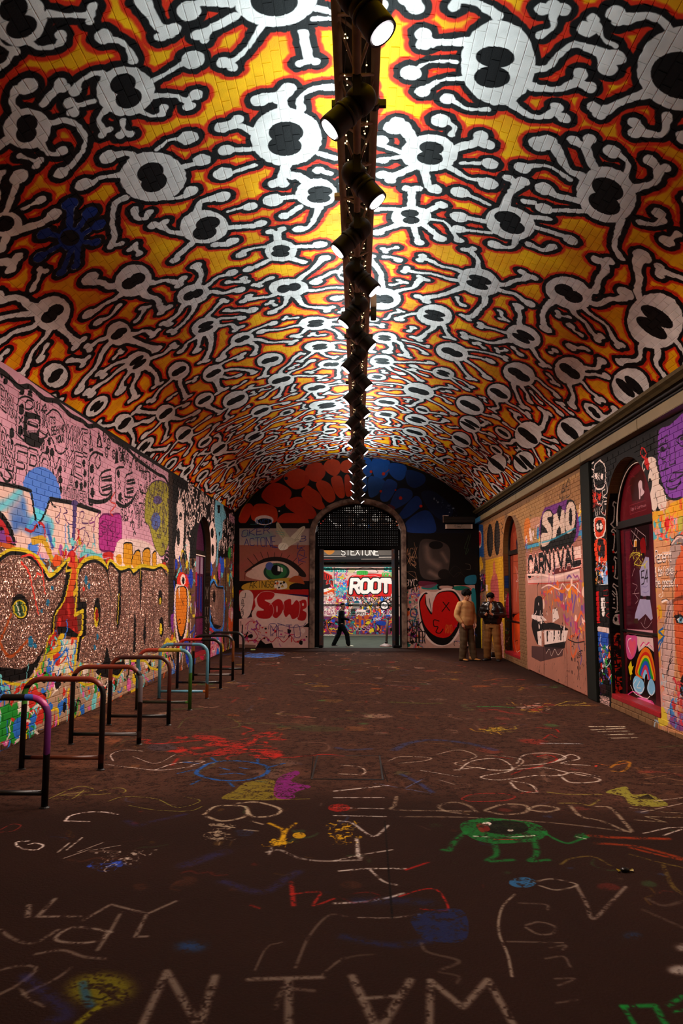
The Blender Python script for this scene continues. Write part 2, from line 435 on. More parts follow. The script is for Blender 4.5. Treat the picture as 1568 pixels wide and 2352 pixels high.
Q b81f22 -603,292 -576,322 -528,328 -498,316 -516,286 -558,280 -516,256 -506,209 -527,174 -574,171 -604,186 -599,215 -560,221 -593,245
Q b81f22 -522,251 -480,286 -450,268 -450,215 -485,174 -515,197
Q b81f22 -438,274 -402,286 -396,251 -367,280 -349,251 -360,186 -390,168 -408,197 -431,180 -447,227
Q b81f22 -349,274 -313,280 -307,239 -330,221 -307,203 -318,162 -360,168 -360,239
S e4c6bc 2.4 -609,286 -579,325 -528,331 -495,316 -516,280 -552,277 -513,253 -503,209 -527,171 -574,167 -607,183 -602,215 -563,221 -596,245 -609,286
S e4c6bc 2.4 -528,251 -480,291 -445,268 -445,215 -485,169
S e4c6bc 2.4 -438,277 -400,291 -391,256 -367,285 -346,251 -357,180 -390,162
S e4c6bc 2.4 -352,274 -313,285 -301,239 -325,221 -301,203 -315,156 -360,162
E e4c6bc -483,227 3.6,0.0 0.2,-20.1
E e4c6bc -328,254 6.0,0.0 0.1,-9.5
S b02050 3 -669,132 -640,156 -592,144 -586,109 -621,109 -597,62 -650,39 -681,85
S 30246a 2.4 -532,109 -526,138 -491,139 -478,109 -514,74
T METO 30246a 2.4 -520,68 -341,57 -348,133 -520,133
S b02030 3.6 -668,39 -609,44 -591,33 -549,62 -513,33 -478,62 -442,33 -401,68 -371,33 -330,51
S 30246a 2.4 -479,144 -401,121 -330,127 -312,145
S 0c0908 6 -687,132 -689,68 -668,62 -657,91
P 0c0908 -608,-2 -579,45 -549,21 -513,27 -501,-2
P 8a6a5c -707,21 -608,15 -608,-5 -706,-5
P 0e0b0a 279,673 700,673 686,-52 272,-53
S c89a78 2.4 286,536 299,589 293,547 311,559 304,506 335,571
S c89a78 2.4 310,500 328,535 340,488 316,500 345,470
T ACX c89a78 2.4 284,541 352,529 353,595 287,583
T XS c89a78 2.4 289,488 346,482 346,535 289,541
L c89a78 1.8 286,452 339,446 351,405 286,452
L c89a78 1.8 335,625 347,577
Q 4a3e3a 371,625 461,637 544,595 542,476 517,416 428,399 369,440
S a08478 35.9 412,595 423,523 476,482 @.5 ~30
S b09488 24 428,446 470,422 @.5 ~24
S 9a8074 18 501,559 530,511 @.5 ~18
E 0c0908 466,607 41.8,-0.1 -0.3,-23.9
E 1a1412 511,434 35.6,-0.0 -0.4,-29.7
S 5a4a44 1.8 541,446 577,482 613,452 576,416 541,446 @.7
S 5a4a44 1.8 565,416 601,446 636,416 @.7
P c8a498 279,339 356,363 694,369 687,-3 276,-4
N 0c0908,2c8a80,8a3a90,d06a3a,5a7ac0,e8d0c8,c02a50 130 4.8,15.6 54 279,345 368,363 364,5 276,5
Q 2c8a80 386,363 469,375 475,345 386,345
Q 9a3a5a 368,393 469,381 427,351 368,363 @.7
S 0c0908 8.4 480,345 475,363 516,372 564,363 557,345 516,339 480,345
Q e8d0c8 352,251 367,310 403,333 457,328 516,351 575,339 621,275 626,181 595,87 541,23 470,11 412,46 371,122
Q 120d0c 361,251 373,298 403,325 421,298 437,204 447,269 474,322 528,336 575,328 609,269 614,181 583,93 535,29 482,17 429,46 383,122
Q d01a16 367,251 379,292 400,316 399,257 434,195 444,263 474,316 528,331 569,319 601,263 602,181 571,110 529,64 471,63 418,98 383,157
P e8d0c8 400,313 427,322 420,286 434,204 405,251
L 0c0908 4.8 503,269 541,219
L 0c0908 4.8 538,266 496,213
S 0c0908 4.8 478,157 448,163 448,128 471,122 459,93 483,87 501,110
T RIO d8a040 2.4 515,87 553,87 554,134 519,134
S 1f5a78 6 336,180 313,186 313,221 343,227 345,192 324,133
T DHK 120d0c 5.4 288,98 377,98 377,157 289,157
T LASHER 120d0c 4.8 288,34 394,28 394,98 288,92
T BYC e8d0c8 4.2 279,363 350,363 351,405 285,399
T PAT 120d0c 4.2 296,328 356,333 356,363 297,363
S 5a7a50 2.7 663,668 649,628 635,588 661,582 641,555 676,675 @.7
S 8a7a68 3.3 640,495 666,489 666,462 646,462 @.7
Q 2c7a90 639,416 698,429 697,377 638,377
S c02a30 4 572,357 631,364 670,344 644,331
Q 1a7a68 569,360 625,364 664,347 604,337 572,344
Q 2c8a90 670,331 696,337 697,181 681,194
N 0c0908,c02a50,e8d0c8,2c5ac0 30 4,10.7 56 575,141 693,155 690,-1 572,-1'''.strip().split('\n'),
'right': '''P 2a5a90 4570,747 4280,714 4265,527 4565,541
P e0b030 4565,541 4507,498 4380,539 4300,490 4303,465 4515,431 4596,467
Q d8c0b0 4485,678 4409,692 4340,667 4357,597 4446,592 4482,631
Q c02a30 4465,670 4410,684 4357,662 4371,610 4428,601
P 241c18 4600,433 4240,431 4222,337 4572,311
N e8d8c8,7a4a90,d88a40,4a6ad0,c02a50 80 8.19,22.88 61 4579,433 4232,431 4248,181 4590,162
P d8c030 4599,162 4365,177 4408,-11 4612,-14
P a87a4c 4280,714 3646,706 3670,505 4223,506
P c89a26 4223,506 3684,506 3697,282 3745,-9 3953,-11 4167,141 4233,337
Q b05a58 4050,397 3932,430 3859,388 3841,280 3920,261 4074,337
P c07058 3990,479 3939,500 3913,423 4000,396
P c08a80 3984,260 3752,171 3745,-9 3954,-16
N b05a58,e8d0c0,8a3a70 40 5.72,17.16 62 3996,160 3745,116 3745,-3 3984,-7
E 241d1a 4065,609 -95.3,-6.6 11.0,-90.7
E 241d1a 3857,607 -79.6,-5.8 10.9,-90.6
E 3a302a 4048,608 -60.7,-4.2 8.7,-72.2
E 3a302a 3842,606 -48.6,-3.5 8.8,-73.1
S 241d1a 4.8 4172,685 4250,654 4201,600
S 241d1a 4.2 3749,677 3694,656 3739,637 3685,611
L e0b028 5.3 3670,505 3712,-6
P e8c8bc 4229,371 4168,368 4172,331 4226,332
P b08a5c 3605,702 2265,721 2269,502 3237,537 3293,620 3403,681 3527,689
P a07850 2868,708 2268,701 2279,599 2876,644
N 6a5038,c09a68 60 4.03,10.14 63 3262,691 2268,701 2275,640 3224,643
P ad7a68 3209,502 2323,506 2349,-7 3216,-7
Q d88434 3214,632 3120,633 3120,549 3225,546
Q d8a08a 3100,631 2949,625 2953,590 3085,592 @.7
P 4ca0bc 3227,527 2925,526 2343,529 2334,511 2891,511 3197,511
N d84a3a,e0c040,3a90c0,e8d0c8,8a3a90 60 8.71,26.26 64 3211,574 2955,572 2340,557 2334,507 3197,511
Q 7a3a86 2953,590 2875,648 2791,651 2623,648 2540,642 2443,589 2432,522 2518,491 2762,486 2927,509
Q 0c0908 2948,510 2930,597 2877,635 2793,639 2717,610 2653,639 2586,604 2554,643 2476,630 2450,582 2477,511 2546,478 2657,480 2845,474 2929,491
Q d8c0b0 2925,557 2835,554 2858,573 2908,595 2886,632 2793,633 2756,610 2821,610 2814,595 2776,574 2773,532 2841,508 2930,509
P d8c0b0 2740,612 2686,615 2661,576 2629,621 2592,613 2594,535 2644,535 2655,564 2693,555 2711,528 2766,524
Q d8c0b0 2589,581 2555,628 2502,633 2466,610 2471,562 2513,532 2573,533
E 0c0908 2521,582 -18.3,-1.8 3.5,-30.0
S 3aa0b8 6.2 2925,522 2758,523 2474,540 @.8
S 0c0908 2.9 2589,699 2619,683 2577,681 2547,704 2519,712 2511,661 2566,653
T SMO 0c0908 2.2 2620,679 2523,678 2520,704 2609,705
P c8a8a0 3187,416 2423,442 2420,370 3153,359
P e8c8bc 3185,468 2419,478 2409,405 2440,399 2485,445 3160,387
P 6a2a2a 2771,413 2426,420 2416,402 2758,392
T CARNIVAL b83a30 31.9 3159,394 2431,424 2438,475 3160,473 e8c0b4 27.9
T CARNIVAL 1f1a1c 19.9 3159,394 2431,424 2438,475 3160,473
L d8b0a8 11.1 3151,370 2424,384
S b84030 3.8 2424,438 2420,370 2600,361 3152,363
S e8c8bc 8 3168,401 2905,395 2728,383 2428,402
N d8a030,c04a6a,a05a8a,e8c0b0,d86a3a,7a5a90 110 7.67,28.73 65 2962,357 2396,369 2347,299 2357,210 2582,168 2611,265 2988,291
S d8782a 12.1 2846,326 2732,347 2632,330 2548,349 2461,323
S e8c8bc 5.3 2928,344 2810,355 2674,338 2628,358 2563,334 2508,353 2424,327
S c03a2a 3.3 2948,326 2916,300 2952,291 2863,318
Q 1c1617 3042,299 2967,313 2917,296 2909,215 2778,216 2591,205 2619,196 2930,180 2989,125 3044,130 3113,189 3068,245
P e0ccc4 2773,265 2711,271 2686,236 2778,216
P e0ccc4 3108,235 2924,236 2858,221 2997,212 3109,221
P e0ccc4 2913,181 2578,198 2610,159 2902,127
P 1c1617 2871,179 2846,184 2851,143 2870,141
P 1c1617 2766,189 2751,189 2754,157 2770,156
P 1c1617 2676,193 2659,194 2666,159 2680,158
P e0ccc4 3020,171 2948,179 2955,119 3008,119
P 1c1617 2919,125 2610,159 2627,135 2888,102
N e0ccc4,1c1617 70 4.42,13.13 66 3081,299 2916,305 2589,220 2610,162 3008,124 3110,216
P 4a3234 3123,107 2641,134 2658,105 2980,56 3128,61 @.8
S d8c4b8 2.4 2889,94 2838,115 2808,93 2759,121 2716,104 2655,129
N 30282a 18 7.41,12.87 67 2591,205 2355,230 2364,59 2610,45
S c05038 2.8 2452,194 2415,207 2395,180 2443,170 2452,190
S c05038 3 2613,136 2588,119
S c06048 2 2397,159 2377,140 2408,68
T IWEK 5a3a34 2.8 2511,107 2424,125 2429,135 2510,118
S 30282a 3.5 2582,168 2492,163 2395,173
L 503a34 2.5 2909,215 2930,2
L 503a34 2.3 2647,257 2628,66
L 3a2c28 2.7 2334,507 2348,0
N 5a4038 50 2.99,7.15 68 3128,61 2344,129 2358,9 3135,6
P 080606 2285,748 1877,750 1617,748 1626,670 1789,522 1853,529 2148,561 2298,577
P 080606 2277,627 1963,586 2150,343 2181,1 2297,-6 2319,259
S e8d8d0 5.5 2200,721 2159,698 2153,662 2172,636 2220,636 2253,650 2260,683 2246,713 2200,721
L e8d8d0 4.8 2281,724 2259,725
L e8d8d0 4.8 2283,708 2258,701
L e8d8d0 4.8 2286,683 2264,682
E e8d8d0 2237,679 -13.2,-2.1 1.1,-9.9
E e8d8d0 2185,669 -12.5,-2.0 1.1,-9.6
L e8d8d0 3.8 2222,685 2206,662
L e8d8d0 3.8 2204,682 2223,665
S e8d8d0 4.2 2247,640 2257,619 2237,602 2225,592 2211,592 2205,583 2183,600 2187,623 2167,629
Q d83a20 2228,626 2213,620 2197,624 2202,609 2216,600 2226,612
N d83a20 40 3.38,7.93 71 2283,645 2255,632 2232,586 2275,589
S e8d8d0 4.1 2151,649 2148,618 2176,608 2153,601
L e8d8d0 4.1 2177,593 2151,592
L e8d8d0 4.1 2175,586 2152,583
L e8d8d0 3.9 2261,580 2250,558
L e8d8d0 3.8 2240,580 2235,559
L e8d8d0 3.8 2216,580 2218,560
S e8d8d0 3.8 2192,581 2200,567 2175,553 2167,567
Q e8d8d0 2268,553 2219,553 2170,539 2178,501 2223,486 2264,494 2278,525
Q d84a20 2261,550 2219,550 2178,539 2186,504 2226,492 2260,498 2269,524
E 241410 2226,525 -32.7,-2.9 2.1,-18.6
E e8d8d0 2239,525 -13.8,-1.2 1.1,-9.8
E e8d8d0 2209,523 -13.4,-1.2 1.2,-10.1
L 241410 2.6 2232,532 2219,515
N e8d8d0,d83a20 36 3.77,7.54 72 2167,567 2136,560 2140,468 2172,470
Q d84a20 2266,486 2182,483 2163,439 2181,418 2256,421 2279,456
Q 1a1110 2245,482 2198,482 2186,443 2209,425 2246,432
P d84a20 2246,471 2232,466 2218,471 2225,456 2234,448 2244,457
S d84a20 5.3 2257,418 2234,393 2190,416
N e8d8d0,d84a20,d8a030,7aa0d0 70 4.81,13.65 73 2281,434 2149,422 2148,356 2282,355
Q 8ab0d8 2213,359 2173,418 2148,427 2146,380 2153,353
N d03020,e8d8d0 14 4.03,8.06 74 2190,410 2150,412 2152,359 2196,359
L e0e4e8 2.6 2230,351 2157,351
P 140f0f 2278,349 2141,351 2155,227 2278,229
P c8141c 2280,331 2253,331 2254,236 2281,235
P e8e0dc 2236,312 2200,313 2201,281 2238,280
T GANE 0c0908 1.6 2217,281 2214,308 2204,308 2207,281
E e8e0dc 2219,270 -13.3,0.4 1.6,-13.6
S c8141c 2.1 2211,332 2175,335 2176,319 2209,319
T VII c8141c 2.1 2196,254 2190,305 2166,306 2172,255
P d8c0b8 2277,227 2179,227 2177,210 2276,210
P 2a5ab0 2276,210 2181,210 2198,135 2274,117
S e0e4e8 3.2 2247,203 2258,181 2227,159 2238,136 2214,128 2188,146
N e0e4e8,c02a30,2a5ab0,30a040,d86a30,7a3a8a 90 4.81,12.35 75 2276,171 2152,185 2157,76 2282,50
S e0e4e8 2.6 2238,139 2208,112 2166,137 2161,107 2196,77
Q 3a1a20 2273,52 2223,58 2225,36 2267,31
P d8b4ac 2294,22 2194,27 2194,-4 2288,-5
T EMME 0c0908 2.1 2284,12 2195,17 2194,27 2283,22
T HOVEN 0c0908 2.1 2286,-2 2197,2 2196,13 2285,9
P c9946a 1845,524 1637,553 1698,14 1847,1
P c9a9a0 1818,261 1731,277 1729,214 1755,24 1812,25 1812,121
P 080606 1901,734 1551,725 1557,669 1735,554 1778,521 1846,525
Q d8c4b8 1838,662 1787,649 1774,602 1775,587 1754,575 1738,551 1742,528 1776,522 1788,535 1805,525 1822,528 1844,546 1841,565 1825,585 1820,604 1831,609 1843,603 1842,617 1831,634
L 241a18 2.8 1800,570 1796,549 1790,536
S 241a18 2.1 1833,640 1820,626 1810,613
S d8c4b8 4.8 1863,659 1877,650 1873,635 1863,638
Q c02018 1862,663 1842,663 1830,645 1841,631 1855,642
S c02018 4.8 1852,685 1874,694 1881,680 1862,667 1846,674 1852,685
Q 241a24 1789,650 1766,733 1587,726 1609,536 1676,536 1707,539 1737,550 1756,576 1769,603
Q 8a4aa8 1775,647 1761,712 1698,713 1607,714 1617,546 1666,542 1700,543 1728,553 1748,574 1762,602
L 2a1c30 2.8 1757,648 1757,669
S 2a1c30 2.7 1773,668 1734,663 1717,666
S 2a1c30 3 1777,673 1754,677 1720,674 1712,660
S 2a1c30 3 1775,665 1766,651 1745,641 1728,644 1718,656
E 2a1c30 1745,666 -11.8,-2.3 0.8,-6.7
L 2a1c30 2.9 1708,673 1710,621 1681,621 1676,670
S 2a1c30 2.8 1672,673 1648,678 1618,673
S 2a1c30 2.8 1668,669 1643,653 1620,652
E 2a1c30 1641,670 -8.9,-1.9 0.6,-4.9
T ZZZ 2a1c30 2 1783,679 1711,681 1714,694 1784,690
S 2a1c30 2.7 1756,620 1746,634 1731,632 1740,616 1761,616
L 2a1c30 2.6 1732,628 1736,595
L 2a1c30 2.6 1740,616 1721,616
S 2a1c30 3.5 1718,584 1704,596 1692,601 1672,598 1642,594
S 2a1c30 3.5 1722,585 1694,582 1662,587 1639,590
S 2a1c30 4.6 1730,588 1736,576 1716,566 1684,565 1656,575
P d8a426 1849,527 1780,523 1747,518 1716,533 1668,536 1641,539 1648,474 1688,460 1843,491
P d86a28 1668,536 1656,536 1659,511 1670,518
N d84a48,d87a78,58a8b4,c8b450,e0843a,d8a09a 240 4.03,13.39 76 1841,503 1658,501 1660,423 1843,405
Q a8b858 1683,494 1651,496 1655,465 1678,469 @.7
Q d03028 1755,495 1737,501 1727,494 1736,472 1750,475
E 58a8b4 1815,493 -7.0,-0.6 1.0,-8.4
E 58a8b4 1780,488 -7.6,-0.7 1.0,-9.1
E 58a8b4 1782,452 -11.2,-0.8 0.8,-7.3
P 58a8b4 1839,477 1814,473 1806,459 1837,454
Q c8643a 1653,415 1682,157 1708,142 1726,193 1726,277 1724,340 1712,403
Q c8946c 1842,441 1715,425 1729,298 1821,234 1841,251
S 8a7a78 10.4 1724,432 1702,445 1673,445 1651,435
S d8b8ac 8 1718,442 1682,454 1649,448
S 2a2024 2.4 1728,438 1696,455 1663,455 1645,445
S 2a2024 2 1720,419 1709,433 1679,437 1651,429
Q a89088 1729,430 1679,435 1677,416 1703,399 1723,349 1741,370
L 2a2024 2.4 1723,353 1700,378
P c8a8a0 1759,308 1727,313 1736,235 1756,149 1779,125 1796,166 1792,242
L 3a3034 2.1 1724,361 1735,289 1745,202 1778,138
S 3a3034 2.1 1743,306 1788,232 1807,165 1800,127
S 4a4044 1.7 1755,297 1774,263 1822,219
S 4a4044 1.7 1746,287 1766,241 1777,194
S 4a4044 1.7 1743,175 1776,151 1786,112 1768,84 1747,54 1729,39
S 2a2024 2.9 1747,181 1771,156 1778,134
Q 5a3020 1727,313 1663,324 1665,313 1713,309 1729,302 @.6
P 241714 1727,275 1692,280 1669,273 1671,258 1714,259
P d8ccc8 1713,269 1693,274 1670,270 1670,261 1704,261
E 6aa0b4 1693,267 -10.6,0.4 0.8,-7.0
E 1a1214 1692,267 -4.3,0.2 0.3,-2.9
L 1a1214 1.6 1717,275 1721,283
L 1a1214 1.6 1704,278 1706,286
L 1a1214 1.6 1692,279 1691,288
P 2a1a18 1708,135 1683,155 1692,75 1717,102
S c8a098 7.7 1805,275 1791,210 1806,122 @.6
T Repent 2a2024 4.6 1826,399 1729,400 1723,423 1819,428
T Repent f0e0d8 2.9 1825,401 1728,401 1723,424 1819,430
T &_believe 2a2024 4.2 1832,366 1722,370 1720,389 1827,388
T &_believe f0e0d8 2.7 1831,367 1721,371 1719,390 1825,389
T the_gospel. 2a2024 4.2 1832,341 1700,342 1698,359 1830,361
T the_gospel. f0e0d8 2.7 1831,342 1699,343 1697,360 1828,362
L f0e0d8 2.9 1775,422 1728,421
S f0e0d8 2.1 1790,332 1783,323 1797,316 1808,321 1794,325
Q f0e0d8 1796,308 1768,313 1751,310 1769,307 1791,303
S 2a2024 1.7 1796,308 1768,313 1751,310
Q d8a828 1825,292 1808,299 1795,290 1800,268 1817,265
E d8b428 1835,333 -10.2,-0.0 1.2,-10.3
S c83a3a 2.2 1830,276 1831,287 1814,290 1811,272
S c83a3a 2.2 1836,245 1816,270 1806,261
Q d8a828 1829,234 1814,241 1787,240 1795,223 1823,217
S 2a6aa8 5.6 1789,245 1821,234 1805,231 1795,223 1824,208 1837,191 1826,190 1807,209 1789,223
Q d8a828 1841,180 1821,186 1822,175 1836,174
N c89a90,d87a6a,a8b8c0,c8a8a0 90 5.07,13.39 77 1828,168 1800,127 1802,20 1841,9
Q 3a78c0 1770,72 1748,87 1747,50 1773,42 @.8
Q 7a4a98 1780,32 1737,56 1694,55 1697,24 1751,19 @.8
Q d8c048 1842,46 1808,57 1786,23 1824,12 1843,13
N d04a5a,5a9ac8,c8a8a0,c04a48 90 3.77,10.66 78 1743,129 1687,116 1697,24 1758,44
S c03038 4.9 1743,134 1734,122 1731,110'''.strip().split('\n'),
'floor': '''N 8a5a40,c83a30,3a5aa0,b08a30,4a8a50,b8742a,b8a090,7a4a34 330 7.68,43.2 81 -935,1959 -1262,3813 -728,4610 327,3848 795,2751 772,1840 538,1294 -600,1269 @.32 ~6.4
N a89080,a83a30,3a5aa0,a08030,4a8a50,7a4a34 90 3.48,17.16 82 -600,1269 538,1294 350,854 -390,838 @.3 ~2.4
P 8a6450 -779,1459 -1056,2710 -624,4107 351,4128 885,1815 542,1125 -5,1268 -606,1143 @.42 ~111.6
N c8a030,c83a30,c86a2a,4a9a50,d8b8a0 110 10.2,38.16 83 -656,2192 -581,3828 327,3848 725,2511 438,1700 -425,1588 @.4 ~8.5
N c83228 60 8.88,35.76 84 -440,1758 -180,1791 -155,1551 -359,1506 @.6 ~6
N c87a50 120 5.76,29.04 85 -769,1897 -934,3172 -450,1680 -522,1543 @.3 ~6.4
P 8a5a40 -677,1605 -991,3171 -759,3007 -491,1465 -576,1409 @.35 ~18.1
S e0d0c8 3.5 -480,1484 -504,1543 -490,1586 -450,1576 @.8 ~1.925
S e0d0c8 3.2 -484,1456 -424,1430 -361,1414 -277,1474 @.8 ~1.76
S e0d0c8 2.7 -453,1524 -392,1467 -373,1546 @.7 ~1.485
S e0d0c8 3.9 -378,1414 -354,1468 -302,1488 -319,1451 @.8 ~2.145
S 2a64b0 8.9 -299,1416 -282,1479 -232,1490 -179,1454 -168,1393 -197,1344 -248,1343 -292,1382 -299,1416 @.85 ~2.5
L 2a64b0 5.8 -261,1434 -241,1417 @.8 ~2.6
L 2a64b0 5.8 -223,1435 -205,1426 @.8 ~2.6
S 2a64b0 5 -251,1383 -225,1392 -207,1384 @.8 ~2.5
L 2a64b0 6 -311,1469 -339,1478 @.8 ~2.7
L 2a64b0 5.7 -307,1415 -330,1389 @.8 ~2.5
L 2a64b0 5.4 -279,1342 -288,1312 @.8 ~2.4
L 2a64b0 5.3 -226,1328 -213,1299 @.8 ~2.4
L 2a64b0 5.4 -180,1337 -160,1330 @.8 ~2.4
L 2a64b0 6 -195,1472 -200,1510 @.8 ~2.7
L 2a64b0 6.1 -280,1489 -294,1518 @.8 ~2.7
L 2a64b0 5.9 -173,1436 -143,1473 @.8 ~2.6
Q 94882c -206,1278 -195,1329 -150,1345 -131,1239 -98,1233 -146,1219 -218,1224 @.75
S a8a040 2.8 -218,1224 -146,1219 -79,1227 @.7 ~1.54
Q 8a2a82 -143,1353 -120,1411 -107,1394 -118,1338 -81,1302 -104,1266 -104,1227 -136,1239 @.9
S a8a84a 2.3 -496,1218 -478,1293 -444,1272 -486,1238 -423,1246 -387,1260 -404,1287 -434,1266 @.7 ~1.265
S a8a84a 2.2 -396,1207 -379,1233 -325,1222 -278,1174 -251,1211 -282,1235 @.7 ~1.21
S a8a84a 2.1 -356,1184 -309,1161 -257,1157 -239,1186 @.7 ~1.155
S a8a84a 2.2 -489,1218 -460,1219 -459,1272 @.7 ~1.21
S f0e0d8 4.6 -425,1104 -426,1131 -406,1148 -382,1148 -359,1138 @.9 ~2.53
S f0e0d8 4 -425,1104 -389,1102 @.9 ~2.2
S 9a3a32 2.4 -499,1062 -495,1087 -479,1082 -479,1058 -495,1052 @.7 ~1.32
S e8dcd4 3.6 -439,1017 -453,1012 -439,991 -415,983 -412,1000 -426,1009 -433,1004 @.9 ~1.98
L d0c4b8 3.1 -383,976 -382,1010 @.8 ~1.705
L d0c4b8 3.2 -375,984 -373,1032 @.8 ~1.76
L d0c4b8 2.2 -368,953 -347,985 @.7 ~1.21
L d0c4b8 2.2 -358,977 -337,1015 @.7 ~1.21
L d0c4b8 2.2 -341,985 -312,1003 @.7 ~1.21
S b8a890 6.2 -230,1140 -221,1181 -191,1187 -172,1176 -168,1131 -197,1109 -224,1130 @.85 ~3.41
S b8a890 6.3 -189,1200 -159,1206 -120,1171 -126,1137 -155,1131 -170,1164 @.85 ~3.465
L b8a890 4.4 -203,1088 -173,1079 @.8 ~2.42
L b8a890 4.3 -200,1059 -177,1050 @.8 ~2.365
L b8a890 4.2 -198,1031 -183,1032 @.8 ~2.31
L b8a890 4.5 -155,1110 -137,1095 @.8 ~2.475
L b8a890 4.3 -159,1070 -140,1065 @.8 ~2.365
N b8a890 40 2.88,5.64 86 -214,1098 -175,1089 -183,1014 -197,1014 @.7
S c8a020 6.6 -128,1100 -106,1071 -103,1033 -112,1011 @.85 ~3.63
S c8a020 5.8 -90,1101 -100,1071 -102,1025 @.85 ~3.19
E c8a020 -81,1048 9.1,0.2 1.0,-12.9 @.85
N c8a020 40 2.76,5.52 87 -117,1033 -94,1034 -94,1007 -114,1007 @.8
N c8a020 50 2.88,5.76 88 -48,1112 2,1103 2,1018 -44,1017 @.8
S c8c0b8 5.2 -117,982 -101,990 -76,963 -45,952 2,957 @.6 ~2.6
S c8c0b8 4 -113,998 -113,974 @.6 ~2.7
S 3a3a7a 17.3 -211,934 -185,965 -171,981 @.5 ~10.4
S 3a3a7a 12 -156,886 -107,856 -81,901 -72,915 @.5 ~8
N 3a5ac0 30 2.52,6 89 -330,938 -291,947 -285,918 -322,917 @.7
N d0c4b8 50 1.56,4.2 90 -335,977 -261,987 -264,940 -316,924 @.7
S c83228 5.4 -77,885 -69,822 @.7 ~2.97
S c83228 3.8 -74,851 -43,857 -48,822 -27,840 @.7 ~2.09
S c83228 3.7 -114,821 -103,813 @.5 ~2.035
L 9a8c80 5.8 -349,816 -338,789 @.75 ~3.19
L 9a8c80 5.1 -328,833 -328,789 -285,790 @.75 ~2.805
L 9a8c80 4.3 -278,782 -263,820 -219,799 @.7 ~2.365
L 9a8c80 4.2 -196,830 -218,797 -215,747 -204,748 @.7 ~2.31
L 8a7c70 4.1 -246,801 -243,761 -242,720 @.7 ~2.255
S 9a8c80 4.4 -241,756 -261,763 -284,765 -290,741 -269,733 -248,738 -244,756 @.75 ~2.42
S 8a7c70 4.7 -352,759 -330,740 -307,732 -295,760 @.65 ~2.585
S 8a7c70 4.5 -296,711 -275,719 -250,707 -230,704 @.65 ~2.475
S 8a7c70 4.2 -315,682 -299,690 -284,685 -287,660 -296,643 @.65 ~2.31
S 8a7c70 3.5 -284,653 -269,637 -252,626 @.6 ~1.925
S 8a7c70 3.6 -277,643 -260,668 -254,687 @.6 ~1.98
E a0a020 -216,653 27.8,0.6 9.1,-26.0 @.6 ~11.8
S 2a5a8a 7.5 -234,662 -222,638 -215,628 @.7 ~4
E 1a1410 -226,658 2.6,0.1 1.1,-3.2 @.7
E 1a1410 -210,659 2.6,0.1 1.1,-3.2 @.7
S 1a1410 2.6 -223,641 -211,637 -207,641 @.7 ~1.43
S a0a020 6.1 -216,604 -212,616 -208,625 @.7 ~2.8
S 3a3a7a 11.4 -288,671 -231,618 -238,606 @.5 ~8.5
L 8a7c70 6.8 -166,603 -168,683 -126,608 @.8 ~3.74
L 8a7c70 7.5 -124,675 -122,604 @.8 ~4.125
L 8a7c70 6.1 -94,671 -32,676 @.8 ~3.355
L 8a7c70 6.9 -60,669 -54,606 @.75 ~3.795
L 8a7c70 4.7 -67,628 -64,658 -38,654 @.5 ~2.585
S 8a7c70 2.6 -91,687 -86,728 -73,739 @.5 ~1.43
S 8a7c70 3.4 -56,692 -48,751 -31,798 -12,796 @.5 ~1.87
S 8a7c70 2.8 -32,681 -13,713 @.5 ~1.54
E 2a5a9a -157,729 14.5,0.3 2.3,-10.4 @.6 ~9.8
E 4a4a30 -93,1833 59.0,1.3 1.8,-34.9 @.6
S 6a7040 4.3 -440,1843 -446,1987 -365,2024 -293,1876 -348,1815 -423,1814 @.6 ~2.365
S a8a04a 3.7 -232,2063 -164,2046 @.7 ~2.035
S 3a3a80 10 -335,1106 -313,1086 -294,1107 -259,1140 @.4 ~7
S c8b8a8 4.5 -35,1388 9,1389 5,1440 -33,1457 @.8 ~2.475
L e0d8d0 5.8 -40,1274 50,1312 @.7 ~1.7
L e0d8d0 4.4 -39,1234 40,1236 @.7 ~1.7
L e0d8d0 4.2 -37,1179 38,1175 @.7 ~1.6
L e0d8d0 4.6 -36,1139 40,1135 @.7 ~1.5
E a82820 -30,1179 17.1,0.4 0.5,-21.2 @.8
S d8d0c8 4.9 -28,1113 -9,1103 13,1054 25,1050 42,1094 @.7 ~2.695
S e0d8d0 5.8 -3,1036 0,969 6,969 @.75 ~3.19
S d8d0c8 3.9 -30,953 0,973 43,994 @.7 ~2.145
S e0d8d0 4.2 -23,920 11,928 56,929 @.8 ~2.31
S d8d0c8 4 14,924 28,890 45,878 @.7 ~2.2
S e0d8d0 4.5 -26,828 3,832 32,844 49,856 @.75 ~2.475
S c8c0b8 3.2 0,794 32,794 62,803 @.5 ~1.76
S c82a24 4.2 56,925 73,940 85,951 @.7 ~2.31
S c82a24 3 44,847 69,866 87,866 94,825 88,812 65,816 @.7 ~1.65
S 9a2a24 2.7 -22,846 -2,829 22,847 10,858 -12,852 @.5 ~1.485
Q 243a7a 57,803 107,815 102,748 68,745 55,768 @.6
S 2a3a7a 10 -15,752 29,735 66,745 @.5 ~8
S 2a3a7a 15 -2,835 45,836 76,831 @.4 ~11.3
S 3a4a8a 9.6 78,1390 105,1328 122,1271 @.6 ~4.8
S 6a80b8 2.9 28,1326 79,1291 118,1264 @.6 ~1.595
S 6a80b8 3 80,1298 115,1359 @.6 ~1.65
S 3a4a80 17.8 76,1599 108,1668 165,1706 240,1671 285,1604 @.6 ~8.9
S 3a4a80 13 -46,1619 -22,1597 25,1609 @.5 ~7.2
L d8d0c8 3.1 116,1421 184,1373 @.8 ~1.705
L c8c0b8 3 142,1352 165,1322 @.6 ~1.65
S c8b8a8 4.1 58,1496 86,1536 143,1527 127,1498 78,1478 @.7 ~2.255
S c8b8a8 4.1 160,1558 211,1602 238,1540 186,1480 223,1445 278,1428 323,1502 301,1541 258,1550 @.7 ~2.255
